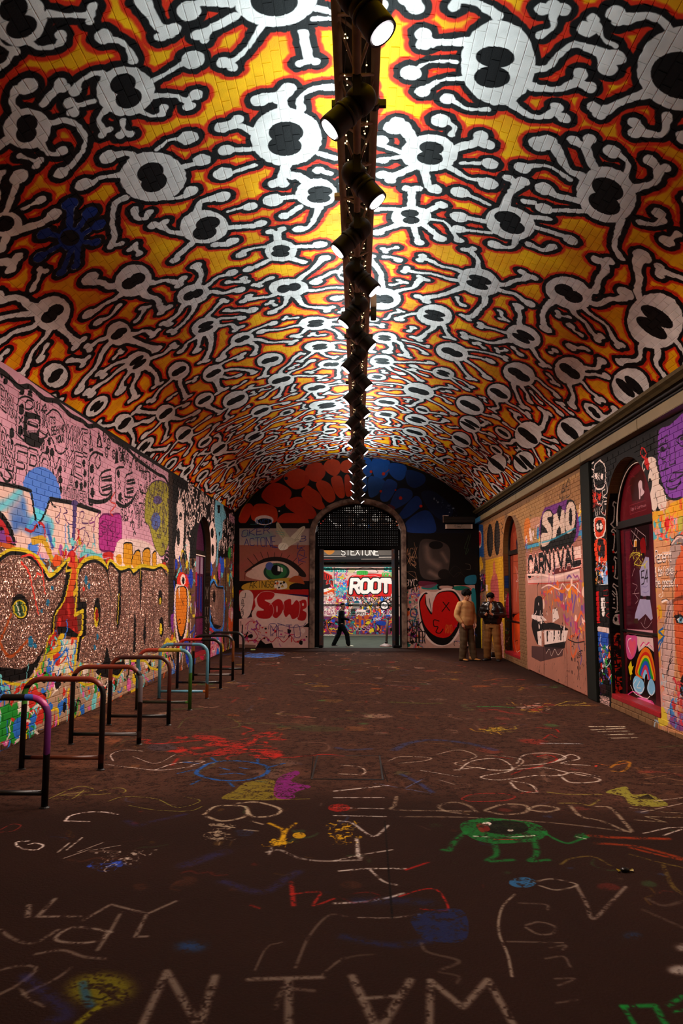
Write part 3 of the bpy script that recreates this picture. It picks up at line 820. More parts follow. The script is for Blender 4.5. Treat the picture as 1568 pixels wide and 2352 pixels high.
S d8ccc0 5.1 179,1426 223,1445 245,1428 278,1428 349,1447 381,1414 426,1366 407,1342 368,1341 364,1397 @.8 ~2.805
S d8ccc0 4.5 187,1426 223,1500 279,1521 286,1429 220,1377 248,1354 318,1387 @.8 ~2.475
S d8ccc0 4.8 306,1483 341,1562 398,1574 414,1533 366,1484 315,1465 @.8 ~2.64
S d8ccc0 4.8 388,1504 432,1564 438,1524 392,1485 442,1467 @.8 ~2.64
S d8ccc0 4.7 264,1339 268,1288 295,1275 295,1325 269,1347 @.8 ~2.585
S d8ccc0 4.4 318,1387 362,1388 397,1414 431,1382 @.8 ~2.42
S c0302a 4.8 359,1542 385,1559 394,1523 366,1484 @.7 ~2.64
S c0302a 4.5 279,1395 307,1429 353,1465 @.7 ~2.475
S c0302a 4.1 274,1540 305,1521 @.7 ~2.255
S c0302a 3.4 268,1268 297,1282 @.7 ~1.87
L b8c0c8 7.5 400,1675 486,1672 @.7 ~4.125
S c82a24 5 435,1862 474,1848 474,1805 @.7 ~2.75
S c82a24 4.7 417,1725 446,1777 451,1738 @.6 ~2.585
N a8a040,c8a030 40 5.88,15.84 91 299,1859 365,1860 353,1803 290,1801 @.5
N d8b8a8,c8a030,c0302a 50 4.68,16.44 92 471,2261 575,2308 534,2099 454,2097 @.6
S d8c050 5.1 572,2220 642,2309 676,2265 585,2220 675,2222 @.8 ~2.805
S 6a7a34 20.4 102,2275 194,2255 240,2256 @.5 ~10.2
S 3a9a4a 13.8 348,2194 406,2195 440,2175 @.7 ~5.9
L d8d0b8 9.3 570,1880 652,1882 @.9 ~5.115
L d8d0b8 9.2 561,1836 644,1861 @.9 ~5.06
L d8d0b8 9 570,1813 641,1823 @.9 ~4.95
L d8d0b8 8 573,1775 639,1787 @.9 ~4.4
L d8d0b8 7 570,1736 632,1742 @.8 ~3.85
S b8703a 4.7 461,1486 480,1468 529,1497 @.8 ~2.585
S b8802a 5.9 474,1450 515,1506 525,1488 490,1424 469,1424 @.8 ~3.245
E d84a3a 452,1464 3.0,0.1 -2.3,-7.3 @.9
L b89070 3.3 537,1452 615,1462 @.6 ~1.815
L b89070 3.1 516,1408 568,1353 @.6 ~1.705
L b89070 3 489,1337 559,1331 @.6 ~1.65
L b89070 3.1 509,1368 581,1410 @.6 ~1.705
Q a0a040 409,1278 455,1314 448,1265 477,1266 480,1202 425,1201 429,1251 @.75
P 1f1713 442,1239 474,1266 473,1237 @.9
L b8a88a 3.2 417,1189 459,1167 486,1162 @.7 ~1.76
L b8a88a 3.1 401,1127 442,1118 423,1144 476,1140 @.7 ~1.705
L c8b8a8 3.2 425,1166 509,1215 @.7 ~1.76
L c8b8a8 3.3 469,1227 522,1247 @.7 ~1.815
L d8ccc0 3.4 391,1067 435,1092 457,1095 @.8 ~1.87
L d8ccc0 3.4 415,1059 454,1088 @.8 ~1.87
S c0302a 3.9 164,1232 186,1259 231,1267 253,1247 230,1224 180,1218 164,1230 @.6 ~2.145
S b8a890 6.4 62,1243 56,1193 58,1169 172,1166 @.6 ~3.52
S b8a890 6.4 178,1161 170,1195 151,1213 125,1194 132,1165 163,1149 @.6 ~3.52
S b8a890 6.3 193,1172 226,1203 259,1197 251,1162 216,1150 192,1167 @.65 ~3.465
S b8a890 6.4 259,1180 283,1198 306,1181 281,1163 261,1174 @.65 ~3.52
S b8a890 6.2 328,1199 328,1142 351,1121 375,1072 383,1122 386,1188 368,1194 @.65 ~3.41
S b8a890 5 63,1136 173,1133 284,1109 367,1076 @.5 ~2.75
S a8a048 4.6 313,1275 346,1263 397,1264 @.6 ~2.53
S a8a048 4.4 314,1211 346,1211 359,1200 383,1231 @.6 ~2.42
Q 23803c 147,1106 186,1133 223,1123 252,1108 261,1069 234,1032 173,1022 146,1057 @.8
Q 1c1310 174,1097 197,1118 234,1113 236,1078 210,1059 178,1067 @.9
E f0e0d8 183,1104 7.0,0.2 -1.6,-9.2 @.9
E f0e0d8 211,1076 4.3,0.1 -1.0,-4.8 @.9
Q 8a2a22 168,1102 181,1102 183,1077 169,1067 @.8
L f0e0d8 4.2 157,1050 175,1047 @.8 ~2.31
L f0e0d8 3.8 202,1047 239,1054 @.8 ~2.09
L b03028 3.7 182,1038 214,1037 @.8 ~2.035
S 23803c 8.3 148,1067 128,1030 117,995 109,995 @.8 ~4.565
S 23803c 7.9 179,1022 174,980 159,957 190,961 @.8 ~4.345
S 23803c 8 234,1032 225,982 211,958 234,962 @.8 ~4.4
S 23803c 5.6 255,1069 263,1042 276,1024 299,1042 310,1050 @.8 ~3.08
E 23803c 301,1052 9.6,0.2 -4.4,-14.7 @.8
L f0e0d8 2.4 295,1050 305,1042 @.9 ~1.32
S b8461c 9.5 315,1056 351,1048 415,1045 @.75 ~5.225
S b8461c 8.1 314,1025 355,1017 377,1001 403,970 @.65 ~4.455
S b8461c 6.2 352,1009 376,985 399,966 @.65 ~3.41
S 8a7a34 3.9 246,947 263,967 293,975 305,945 @.6 ~2.145
S 8a7a34 3.9 343,984 364,961 390,940 @.6 ~2.145
E 3a78a8 187,890 15.7,0.3 -3.4,-15.7 @.85
S b0a494 3.6 201,891 221,901 241,892 246,882 220,869 204,881 @.7 ~1.98
S b0a494 3.1 171,856 153,827 142,794 136,760 136,720 132,681 @.65 ~1.705
S 9a8c80 4.6 246,882 242,834 237,796 259,823 300,880 @.65 ~2.53
S 8a7c70 3.3 171,833 198,830 197,817 @.5 ~1.815
S 8a7c70 3.5 166,780 181,788 194,778 188,763 174,761 165,775 @.6 ~1.925
L 8a7c70 2.7 141,745 193,744 @.6 ~1.485
S 8a7c70 3 178,734 194,739 189,730 @.5 ~1.65
S 8a7c70 2.9 169,713 186,717 187,699 @.5 ~1.595
S 8a7c70 2.7 168,678 185,678 168,667 @.5 ~1.485
S 8a7c70 2.6 159,640 177,645 @.5 ~1.43
S 7a6c60 3.9 59,740 63,723 90,707 72,691 @.5 ~2.145
S 6a5c50 3.2 -22,700 -6,713 12,717 @.5 ~1.76
S 6a5c50 3.1 70,687 86,680 83,669 @.5 ~1.705
L 8a7c70 7.5 -6,678 12,607 @.8 ~4.125
L 8a7c70 7.5 44,673 19,608 @.8 ~4.125
L 8a7c70 5.2 2,643 29,647 @.8 ~2.86
L 8a7c70 6.3 61,672 54,608 @.8 ~3.465
L 8a7c70 6.4 61,672 83,632 110,675 118,610 @.8 ~3.52
E c8c0b8 281,695 9.7,0.2 -3.6,-8.5 @.7 ~4.4
E c8c0b8 302,737 6.2,0.1 -3.4,-7.9 @.6 ~4.6
L 1f9040 5.7 211,636 237,638 235,612 @.8 ~3.135
L 1f9040 4.5 211,636 211,612 @.8 ~2.475
S 1f9040 5.2 248,638 265,652 @.8 ~2.86
S 1f9040 3.4 247,629 257,632 @.8 ~1.87
S 8a7a34 5.7 369,947 354,885 355,860 @.5 ~2.4
E 2a4a7a 264,760 8.6,0.2 -2.7,-7.5 @.5 ~4.8
S 7a6c60 5.3 312,847 322,830 348,842 @.4 ~3
S 7a6c60 5 297,819 320,778 @.4 ~2.9
L 171210 2.1 38,1114 34,792 @.9 ~1.155
L 171210 1.8 -42,1348 44,1348 @.9 ~1
L 171210 2 42,1551 45,1348 @.9 ~1.1
L 171210 1.9 44,1477 51,1334 @.9 ~1.045
L 171210 1.9 -91,1532 -84,1354 57,1348 @.9 ~1.045
E 5a8ad8 -499,3896 92.4,2.1 17.3,-134.5 @.8
N 5a8ad8 50 8.4,25.32 93 -636,4033 -404,4111 -393,3768 -571,3764 @.8
N c8a898 60 8.88,31.08 94 -599,4107 -139,4194 351,4128 271,3199 -527,3475 @.6'''.strip().split('\n'),
'alley': '''P d8b4a8 -241,299 204,299 201,-27 -239,-27
P 2a2422 -242,467 205,466 203,292 -241,292
P 6a6058 -241,372 204,372 204,335 -241,336
T STEXTONE 0c0908 8.9 -78,337 97,336 97,368 -78,368
T STEXTONE e8e0d8 4.7 -78,337 97,336 97,368 -78,368
Q b87a2a -165,362 -141,370 -110,356 -136,338
L d8c8bc 2.6 -241,330 -58,330
L d8c8bc 3.1 99,326 204,327
L 9a8a80 3.1 16,317 204,318
Q b8281c -44,309 21,313 102,309 99,296 -42,296
T BLUESTREETART e07a68 2.1 -39,297 97,300 97,309 -39,307
T MLA d8b820 3.1 -92,301 -52,300 -54,309 -92,312
Q a03020 -170,317 -102,314 -99,299 -170,299
T MEND e0a040 1.8 -165,301 -105,300 -105,312 -165,313
T POEMS d8d0c8 1.6 112,301 151,301 151,309 112,309
S d84a50 2.6 -26,287 -11,280 3,288 21,280 39,287 57,280 73,287 89,280 107,287 125,283
Q e0c8be -21,257 -5,273 34,278 68,275 89,254 47,257 21,254
S 0c0908 1.6 -21,253 -5,270 29,277 73,273 89,253 -18,253
Q 2a9a90 -167,275 -152,283 -126,281 -120,257 -157,265
S e8e0d8 1.6 -157,265 -149,278 -133,278 -128,262 -141,262
Q 2a9a90 -112,273 -84,275 -52,267 -52,254 -107,257
T CECOS e8e0d8 2.1 -107,254 -54,254 -54,273 -110,273
T YOOT e8e0d8 2.1 -105,278 -73,278 -73,291 -105,291
Q c8bc90 -47,257 -39,273 -11,273 -21,254
Q 2a9a90 122,260 125,280 159,288 159,257 133,260
T SH e8e0d8 2.6 125,260 159,260 159,283 128,283
P d82a20 -173,265 -123,241 -112,164 -120,153 -172,153
S e8e0d8 2.1 -167,249 -162,223 -146,218 -154,197 -131,202 -120,184
T PRUN 0c0908 1.8 -157,208 -118,195 -118,231 -159,252
P 2a2422 -172,223 -149,221 -151,197 -136,202 -125,187 -167,174
P f0e4dc -172,174 -125,187 -119,183 -131,171 -172,158
P e05a28 -172,158 -125,171 -112,184 -112,153 -172,152
L 0c0908 1.8 -112,283 -112,152
N d84a50,e8e0d8,3a80d0,e0c030,2a9a90,c03080,2ab0c0 180 2.6,8.9 101 -110,249 -50,249 -45,148 -110,148
T VEGH 2ab0c0 3.9 -102,171 -47,171 -47,184 -102,184
T VICK 2ab0c0 3.9 -102,148 -42,148 -42,164 -102,164
Q d82a26 -52,192 -47,221 -26,241 21,247 99,247 164,231 176,148 -42,145 -32,189
S f0a0a0 2.6 -42,221 -21,239 15,241
S f0a0a0 2.6 29,239 73,241 101,234
Q 58b858 -5,247 0,262 42,262 44,245 16,244
T PEPPE 3a9a3a 2.4 -5,245 44,245 44,260 -5,260
T ROKI 58b858 4.2 114,235 159,234 159,252 115,252
T ROOT 1c1214 26.2 -35,160 148,166 148,221 -29,221
T ROOT f4e8e0 16.8 -35,160 148,166 148,221 -29,221
L f4e8e0 16.8 107,215 161,208
L 0c0908 1.6 -240,144 202,143
N d84a50,e8e0d8,3a80d0,e0c030,2a9a90,c03080,e08030,f4ece4,f4ece4,7a3a90 420 2.6,10.5 102 -172,142 163,142 163,50 -172,50
P f0e0d8 -170,119 -110,122 -107,65 -169,58 @.8
G alley1 60 8a3a60 -167,117 -63,119 -63,58 -167,58
G alley2 60 0c0908 -58,138 155,138 155,55 -52,55
P 3a3836 -34,83 -13,89 -14,52 -34,52
P 9a9088 -25,114 5,117 5,89 -24,86
Q 2a6a78 -19,114 -11,123 2,122 5,113
Q 0c0908 101,101 109,119 129,122 145,104 142,86 121,80 106,86
Q f4e8e4 106,101 114,114 129,116 140,101 136,89 121,85 110,90
S 0c0908 1.3 114,104 119,109 121,99 129,96 124,91
P c82a24 99,53 106,81 110,53
P 2a6ac0 129,58 150,58 150,49 129,49
P f0d8d0 -8,81 36,81 36,55 -8,52
T FEO 0c0908 2.4 -6,58 31,56 31,68 -3,70
L e8e0d8 1.3 -240,57 201,58
P 7a3a5a -240,51 201,50 201,-34 -239,-35
N c8602a,8a3aa0,3a5ac0,d84a50,0c0908,e0c030,2a9a90 260 3.7,13.1 103 -172,47 157,47 157,-29 -172,-30
T HO c8602a 5.8 -11,-1 28,-1 28,37 -11,37
T NUSS e0c0c8 2.1 -21,-14 54,-17 56,6 -19,6
S 0c0908 3.7 -120,40 -138,29 -128,14 -141,-2 -133,-14
S c8602a 4.2 -149,34 -138,-12 -104,-22
S c8602a 3.1 -47,34 -40,19 -32,37
T IDAAD e8e0d8 1.8 69,29 108,37 106,47 69,42
S 0c0908 3.1 72,-1 79,-22 100,-12 98,14
Q 2a4aa0 85,27 111,29 129,24 124,9 92,12
P 8a7a68 -239,-32 201,-33 201,-46 -239,-43
T AVTOYOTOW e8e0d8 1.6 -169,-41 -109,-41 -110,-34 -169,-34'''.strip().split('\n'),
'jambr': '''P 080606 731,613 801,613 775,-24 707,-24
S c8b8b0 3.6 743,510 740,504 748,496 744,455 741,450 749,442 757,450 762,442 761,453 759,499 767,507 759,512 754,504 746,511 743,510
S c8b8b0 3.6 746,431 744,423 748,415 745,380 742,372 751,367 755,375 762,370 762,380 758,415 767,423 763,433 753,426 746,431
S c8b8b0 3.6 740,353 738,345 747,332 748,282 742,271 753,274 760,271 762,279 759,332 765,343 764,353 753,345 740,353
S c8b8b0 3.6 738,526 744,520 749,515 760,520 760,531 755,537 758,575 765,583 760,591 752,586 745,590 743,580 748,572 747,537 738,526
E c8281c 745,496 2.9,-0.0 -0.1,-3.8
E c8281c 743,445 3.2,-0.0 -0.1,-3.8
E c8281c 740,400 2.4,-0.0 -0.2,-5.4
E c8281c 740,390 2.4,-0.0 -0.2,-4.3
E c8281c 767,402 3.5,-0.0 -0.2,-5.4
E c8281c 768,386 3.5,-0.0 -0.2,-4.3
E c8281c 768,470 3.7,-0.0 -0.3,-8.1
L c8b8b0 3.1 736,332 744,322
L c8b8b0 3.1 735,324 742,316
E c8b8b0 739,308 2.7,0.0 -0.1,-2.7
E c8b8b0 739,298 2.7,0.0 -0.1,-2.7
E c8b8b0 768,316 2.7,0.0 -0.2,-3.7
S c8b8b0 3.1 734,284 742,282
Q c8b8b0 733,247 739,263 750,266 771,263 770,242 756,234 738,237
E 0c0908 742,251 4.2,0.0 -0.2,-6.3
E 0c0908 760,251 4.2,0.0 -0.3,-6.3
S c84a7a 4.1 751,263 753,239
P b82a18 734,205 768,195 767,54 733,38 734,132
N 0c0908 70 5.2,13.4 111 734,202 771,195 767,41 733,41
S b82a18 6.2 736,46 751,38 767,51 762,59 746,54
Q 8a6a60 739,28 746,38 754,36 750,12 757,2 739,-1
S c04a28 5.2 737,202 747,210 768,200'''.strip().split('\n'),
'jambf': '''P 8a6a40 724,725 826,781 818,502 725,502
P 8a5a34 725,513 786,524 783,402 722,402
P 2a4a80 729,408 769,413 768,347 728,347
N 4a8a50,c02a50,2a4a80,d8c0b0 26 2.8,7.8 121 729,347 766,347 763,200 726,200
E c02a50 744,260 12.1,0.0 -1.5,-64.5
L e8a0b0 1.7 747,309 744,216
P 6a5a3a 726,200 764,200 759,-17 724,-12
N 5a8a4a,c8b8a0,8a3a30,2a5a6a 60 2.8,7.8 122 726,200 763,200 758,10 724,10'''.strip().split('\n'),
'jambl': '''P 5a4430 -812,733 -733,656 -744,423 -805,423
P 4a3a2c -798,423 -744,423 -741,6 -789,6
P 3a2a24 -792,423 -747,423 -747,408 -792,408
T R b0a090 3 -784,124 -759,124 -759,154 -784,154
T HRH a09080 3 -782,173 -750,173 -750,203 -783,203
T CIT a09080 3 -783,213 -750,213 -751,253 -784,253
T RDY a09080 3 -785,293 -752,293 -753,353 -783,353'''.strip().split('\n'),
'winr': '''P 6a1a24 2165,722 1910,716 1942,429 2197,442
P 4a1a14 2073,640 1979,657 1961,625 1977,574 2060,579
L 8a3038 0.7 2069,650 2024,643
L 8a3038 0.8 2096,621 2054,626
L 8a3038 0.8 2096,615 2074,604
L 8a3038 0.7 2068,661 2032,642
L 8a3038 0.6 2081,644 2054,630
Q d8bcc0 2011,620 2001,628 1990,628 1983,622 1982,605 1970,593 1995,585 1996,601 2000,608 1999,582 2008,580 2008,603
L a05a60 0.7 2079,570 1965,570 1962,546 2079,545 2079,570
T Edge_&_Courthouse d8bcc0 0.6 2073,554 1963,555 1963,561 2072,563
P 4a1524 2135,522 1932,533 1955,230 2147,222
P 6a2030 2123,500 2087,500 2104,291 2132,290
P 2a0f14 2078,517 1946,525 1955,438 2072,444
L c0a8a8 1.8 2076,499 2015,469
L c0a8a8 1.8 2045,504 1976,476
L c0a8a8 1.4 2041,504 2069,470
L c0a8a8 1.4 2026,495 2049,469
L c0a8a8 1.4 1976,476 1973,451
P e0c8b0 2057,472 2036,472 2041,452 2063,452
P c88a30 2054,469 2039,468 2042,453 2057,453
Q 8a1016 2016,461 1995,474 1980,466 1977,439 1988,425 2007,428
Q 17100f 2010,431 1987,431 1995,418
L c02a38 1.8 2086,474 2071,455
P a8a0bc 2028,387 1982,422 1958,419 1962,327 1963,318 2026,317
P a8a0bc 2034,310 1964,310 1951,261 1964,255 1999,271 2033,258 2060,249 2080,253 2071,271
P 0c0908 2032,320 2013,318 2014,311 2032,313
P 0c0908 1988,319 1960,318 1961,309 1989,309
N d8cc50,a8a040 60 1.8,4.9 131 2090,438 2012,439 1971,410 1985,395 2044,395
S d8cc50 2.1 2092,425 2073,437 2020,432 2041,417 2063,406 2004,399 1971,410
T 54 241c24 3.5 2017,349 1974,356 1970,388 2015,384
S 8078a0 1.4 2010,344 1991,342 1975,346
S 8078a0 1.4 2012,330 1993,327 1971,332
P 4a3024 2083,256 2053,257 2054,244 2085,242
S c0a8a8 1.4 2083,353 2049,345 2072,327 2047,309 2068,297
L c0a8a8 1.4 2086,324 2038,326
S c0a8a8 1.4 2034,248 2010,234 1984,238 1958,253
L c0a8a8 1.4 2000,261 2009,244
L c0a8a8 1.5 2084,373 2064,393
P c8949c 2139,225 1955,230 1957,213 2134,209
P d8b8b0 2070,221 1950,223 1954,212 2071,212
P 0c0908 2134,213 1950,214 1951,211 2134,209
P 0c0908 2134,209 1945,212 1946,46 2147,37
P d8b8b4 2068,209 1948,211 1946,176 1996,189 2050,168
Q c85a90 2142,204 2099,209 2058,207 2070,166 2106,143 2141,150
S e8dcd8 3 2103,201 2125,195 2131,177 2105,153
Q d86078 2119,188 2107,197 2094,192 2076,201 2069,189 2083,165 2099,151 2115,162
S d04a80 4.2 2035,184 2014,195 1996,189 1977,197 1954,187
S e8dcd8 2.1 2029,182 2011,193 1993,187 1971,195 1948,185
Q d87a20 2077,101 2066,142 2029,174 1997,184 1967,174 1947,141 1945,106 1969,103
Q c8301c 2070,106 2053,143 2024,165 1998,172 1974,164 1954,133 1954,105
Q d8b420 2062,107 2046,138 2022,158 1999,163 1978,157 1960,128 1958,105
Q 2a9a40 2055,106 2040,134 2019,151 2000,156 1982,149 1967,122 1965,104
Q 2a5ab8 2045,107 2035,130 2017,144 2001,148 1986,141 1977,117 1975,103
Q c84060 2037,105 2025,126 2012,136 2002,137 1991,127 1984,101
Q 8ac0e0 2030,101 2020,119 2006,125 1998,117 1993,101
P 0c0908 2019,97 2008,113 1998,114 1995,65 2030,60
L e8dcd8 1.8 2015,108 2028,72
P d8c428 2134,120 2110,140 2105,123 2091,127 2107,110 2104,103 2122,98 2128,105
L d8c428 2.2 2115,102 2120,86
Q 8ac0e0 2104,78 2084,100 2051,99 2026,92 2022,73 2050,55 2089,57
Q 8ac0e0 1999,86 1975,105 1952,96 1952,73 1980,62 2000,71
S f0e4e0 2.2 2078,91 2101,73 2075,59 2042,61 2021,78
S f0e4e0 2.2 2052,89 2074,71 2048,72
S f0e4e0 2.1 1988,96 1997,76 1974,63 1954,77
S d84a90 3.2 2146,42 2096,56 2012,46 1975,48 1953,38
S f0e4e0 2.2 2122,70 2090,52 2012,50 1986,59
Q e07ab0 2077,41 2012,50 1953,40 1977,37'''.strip().split('\n'),
'winf': '''P 8a3a28 3667,775 3293,680 3375,-9 3765,-49
P 9a4a34 3634,612 3456,645 3446,525 3618,524
P 2a2c40 3562,569 3457,629 3456,541 3554,529
L 6a6a78 1.6 3546,600 3462,593
L 6a6a78 1.6 3550,568 3460,565
P a8a8b8 3460,604 3410,600 3416,549 3455,551
P b05a40 3633,509 3402,507 3412,235 3666,228
L 7a3a2a 2.1 3637,476 3406,472
L 7a3a2a 2.1 3644,417 3413,414
S d8ccc8 2.1 3576,447 3533,399 3585,378 3510,388 3481,434 3564,346 3596,283
L d8ccc8 2.1 3601,453 3491,346
Q a89890 3475,480 3402,507 3375,456 3420,356 3464,377
Q c8301c 3479,346 3386,361 3372,286 3391,226 3482,223
P 3a4a6a 3482,264 3408,270 3391,226 3481,228
P 0c0908 3693,222 3368,227 3359,217 3695,206
Q d84a20 3670,201 3370,217 3379,44 3651,37
Q e8602a 3634,176 3582,194 3523,181 3536,67 3622,65
S e8dcd4 2.7 3633,187 3643,101 3599,46 3501,59 3390,43
S 0c0908 2.1 3509,197 3525,57
S 0c0908 2.1 3451,194 3455,63
S 0c0908 2.2 3631,91 3568,101 3583,79'''.strip().split('\n'),
'winl': '''P 5a2a48 3355,669 3679,702 3694,542 3370,524
P a890a0 3410,517 3696,527 3706,418 3400,415
S c8c0c8 4.6 3456,468 3501,441 3541,476 3588,444 @.6
L b02a60 3.9 3581,516 3569,410
P c02a50 3396,415 3579,424 3585,357 3402,356
P 2a3a90 3580,410 3684,402 3701,224 3595,256
T NE e8d8d0 3.7 3412,337 3494,337 3492,361 3409,360
Q 2a4ab8 3408,337 3500,337 3493,305 3421,305
Q e8d0c8 3402,296 3514,305 3562,257 3545,210 3420,214
Q d02a20 3415,260 3443,282 3487,263 3550,271 3522,229 3453,181 3424,214
Q 2a70c8 3413,178 3460,212 3525,192 3531,135 3427,141
N c02a50,e8d0c8,2a4ab8,8a3a90,0c0908 60 3.8,12.3 141 3401,305 3694,303 3714,95 3419,114
P c02a30 3418,123 3575,123 3540,41 3427,37
P 7a2a58 3565,228 3701,224 3706,57 3581,66'''.strip().split('\n'),
'ceil': '''H -429,853,30,16,-18,36
Y -429,836,18,1,-3,17
Y -432,864,20,2,-3,16
A 5.6 -394,861 -371,876 -346,887 K -339,876,7.7 -351,895,6.4
A 5.0 -434,890 -425,905 -406,912 -395,907 K -393,898,8.0
A 4.8 -457,891 -473,903 -490,905
A 5.1 -469,866 -464,879 -455,894
H -346,1036,40,20,-16,48
Y -345,1019,19,2,-3,20
Y -346,1050,20,2,-3,21
A 5.6 -356,999 -371,982 -395,983 -407,990 K -413,997,10.2
A 5.2 -308,1033 -282,1027 -248,1014 K -235,1013,18.2
A 6.4 -318,984 -316,963 -324,943 -337,933 K -342,926,13.1
A 4.5 -395,1031 -419,1025 K -429,1014,10.2 -431,1035,9.8
A 5.8 -307,1064 -278,1077 -264,1096 K -247,1086,12.1 -263,1108,10.8
A 5.2 -340,1079 -325,1103 -308,1108 K -301,1094,8.8
A 6.7 -384,1056 -403,1071 -403,1099 K -409,1104,8.5 -396,1099,7.6
A 3.9 -369,1091 -377,1115 K -384,1121,8.9 -368,1127,8.0
H -502,1024,29,22,-18,35
Y -498,1014,15,3,-3,17
Y -508,1031,15,3,-3,17
A 6.7 -501,989 -497,963 -482,950 K -467,953,14.6
A 6.1 -472,1033 -443,1046 -434,1079 -441,1108 -468,1132 -488,1140 K -499,1142,13.1
A 6.0 -499,1062 -497,1090 -484,1101 K -478,1099,10.6
A 4.7 -536,1064 -526,1083 -521,1094 K -516,1093,7.6 -526,1100,6.8
A 7.0 -532,1022 -555,1025
A 5.5 -463,995 -436,981 K -425,972,9.3 -423,984,8.5
H -116,1240,63,13,-8,83
Y -115,1223,30,6,-3,30
Y -121,1261,30,7,-3,30
A 11.9 -114,1183 -115,1131 -141,1126 K -150,1129,15.0
A 11.2 -116,1134 -100,1110
A 7.8 -84,1165 -82,1134 -57,1116 -30,1116
A 9.0 -171,1206 -191,1185 -216,1181 K -221,1178,14.4 -193,1166,11.3
A 5.6 -174,1257 -221,1244 K -227,1242,15.3
A 5.0 -181,1305 -234,1314 K -244,1309,19.5
A 9.3 -123,1320 -136,1362 K -153,1377,14.6 -135,1386,11.7
A 6.8 -59,1295 -30,1314
H -366,1257,54,35,-20,68
Y -367,1239,24,1,-2,27
Y -369,1270,24,1,-2,28
A 8.0 -381,1196 -382,1172 -406,1160 K -418,1158,16.1
A 4.8 -340,1187 -314,1173 -292,1181 K -282,1182,18.0
A 6.9 -319,1254 -286,1257 K -273,1253,17.3
A 6.1 -420,1212 -449,1198 -470,1203 K -479,1195,15.4
A 7.3 -371,1319 -346,1341 -319,1342 K -313,1334,15.0
A 7.9 -430,1279 -452,1284 -474,1331 -485,1373 -502,1398 K -483,1408,7.7 -504,1402,7.2
A 7.8 -425,1323 -429,1351 -417,1365 -403,1353
H -101,924,58,8,-6,55
Y -103,933,32,5,-3,26
A 6.4 -160,949 -206,967 K -218,969,9.6 -210,980,7.4
A 7.9 -162,925 -203,915 -217,925 K -221,924,17.1
A 6.0 -121,968 -158,1018 -188,1036 K -192,1032,11.4 -181,1045,9.5
A 6.9 -68,995 -63,1052 K -79,1057,7.9 -53,1055,8.7
A 4.7 -46,952 -26,959
A 3.9 -52,971 -26,972
H -73,1432,42,6,-3,56
Y -65,1425,25,3,-1,20
Y -69,1450,24,4,-1,19
A 9.9 -90,1384 -106,1361 K -116,1359,13.8
A 7.3 -107,1439 -153,1431 K -163,1436,22.4
A 7.6 -110,1476 -136,1503 K -146,1505,13.7
A 8.7 -68,1481 -92,1557 -113,1575 K -120,1571,15.1
A 5.8 -57,1354 -41,1363 K -64,1349,12.1
H -316,1474,47,30,-14,63
Y -306,1464,25,6,-3,26
Y -320,1494,25,7,-3,29
A 10.2 -320,1419 -305,1381 -277,1380 K -260,1384,18.0
A 4.2 -257,1442 -223,1440 K -212,1443,15.8
A 7.7 -277,1501 -212,1524 K -200,1519,14.0
A 8.6 -360,1471 -386,1441 -396,1408 K -408,1398,12.2 -385,1403,10.8
A 7.8 -344,1512 -394,1546 K -405,1558,12.6
A 8.7 -310,1556 -280,1573 K -271,1565,16.1
H -625,1181,20,23,-15,26
Y -627,1175,16,7,-5,19
A 5.2 -608,1152 -569,1114 K -558,1102,15.9
A 3.4 -586,1171 -561,1175 K -554,1176,9.6
A 7.9 -626,1207 -577,1228 K -553,1226,15.0
A 7.9 -638,1204 -662,1223
H -170,1661,37,14,-6,53
Y -168,1650,20,8,-2,18
Y -173,1673,21,8,-2,18
A 7.6 -140,1651 -98,1660 K -77,1655,17.6
A 7.5 -190,1632 -225,1621 -252,1624 K -262,1635,14.2
A 8.1 -173,1622 -169,1576 K -184,1560,10.9 -157,1560,10.9
A 7.9 -192,1689 -239,1714 K -256,1716,14.9
A 8.0 -155,1703 -120,1739
H -288,892,0,0,0,0
A 10.7 -275,889 -266,939 -255,951 K -248,949,10.8 -269,956,9.4
H 224,1039,54,-15,16,86
Y 217,1023,28,-5,3,21
Y 220,1065,27,-6,3,23
A 8.8 173,1002 134,1010 117,1013 K 107,997,12.6 109,1017,11.8
A 4.0 162,1045 125,1051 106,1065 K 95,1079,17.6
A 5.2 180,1077 143,1090 127,1105 K 117,1120,13.1
A 5.6 226,1140 194,1147 172,1136 K 159,1131,13.2
A 7.9 258,1112 295,1131 319,1121 328,1108 K 330,1094,11.3 348,1113,11.8
A 7.1 275,1031 295,1018 310,977 325,963 358,964 K 380,963,14.7 376,986,14.7
A 8.1 283,1066 319,1057 343,1032 K 344,1013,11.9 364,1032,11.1
A 5.9 270,964 284,945 277,920 K 262,920,10.4 289,912,10.4 275,911,10.4
A 8.1 206,945 174,931 150,930 145,942
H 83,934,17,-1,1,17
A 11.5 87,938 92,949
H 143,1286,52,-11,5,57
Y 146,1268,22,-1,1,19
Y 146,1299,24,-2,1,21
A 11.5 109,1248 91,1211 K 74,1220,18.3 81,1204,15.1
A 5.8 176,1222 179,1199 162,1188 K 154,1187,17.7
A 9.0 187,1260 223,1231 K 227,1210,13.6 243,1230,13.0
A 4.5 204,1301 244,1287 K 256,1283,15.9
A 7.4 186,1321 224,1343 249,1340 K 264,1346,19.8
A 6.3 92,1291 42,1265 K 52,1258,15.8
A 5.5 93,1305 43,1322 K 60,1319,11.5
A 8.4 124,1329 83,1369 K 59,1368,14.1 76,1386,11.8
A 7.5 139,1341 153,1396 K 165,1401,16.6
H 471,1259,54,0,6,78
Y 467,1239,29,0,2,28
Y 476,1281,30,-1,2,29
A 10.7 415,1235 389,1231 352,1187 K 327,1192,19.7 338,1182,18.6
A 7.9 426,1200 399,1161 K 377,1155,11.9 399,1139,11.9
A 5.8 482,1190 475,1159 452,1144 K 441,1146,15.6
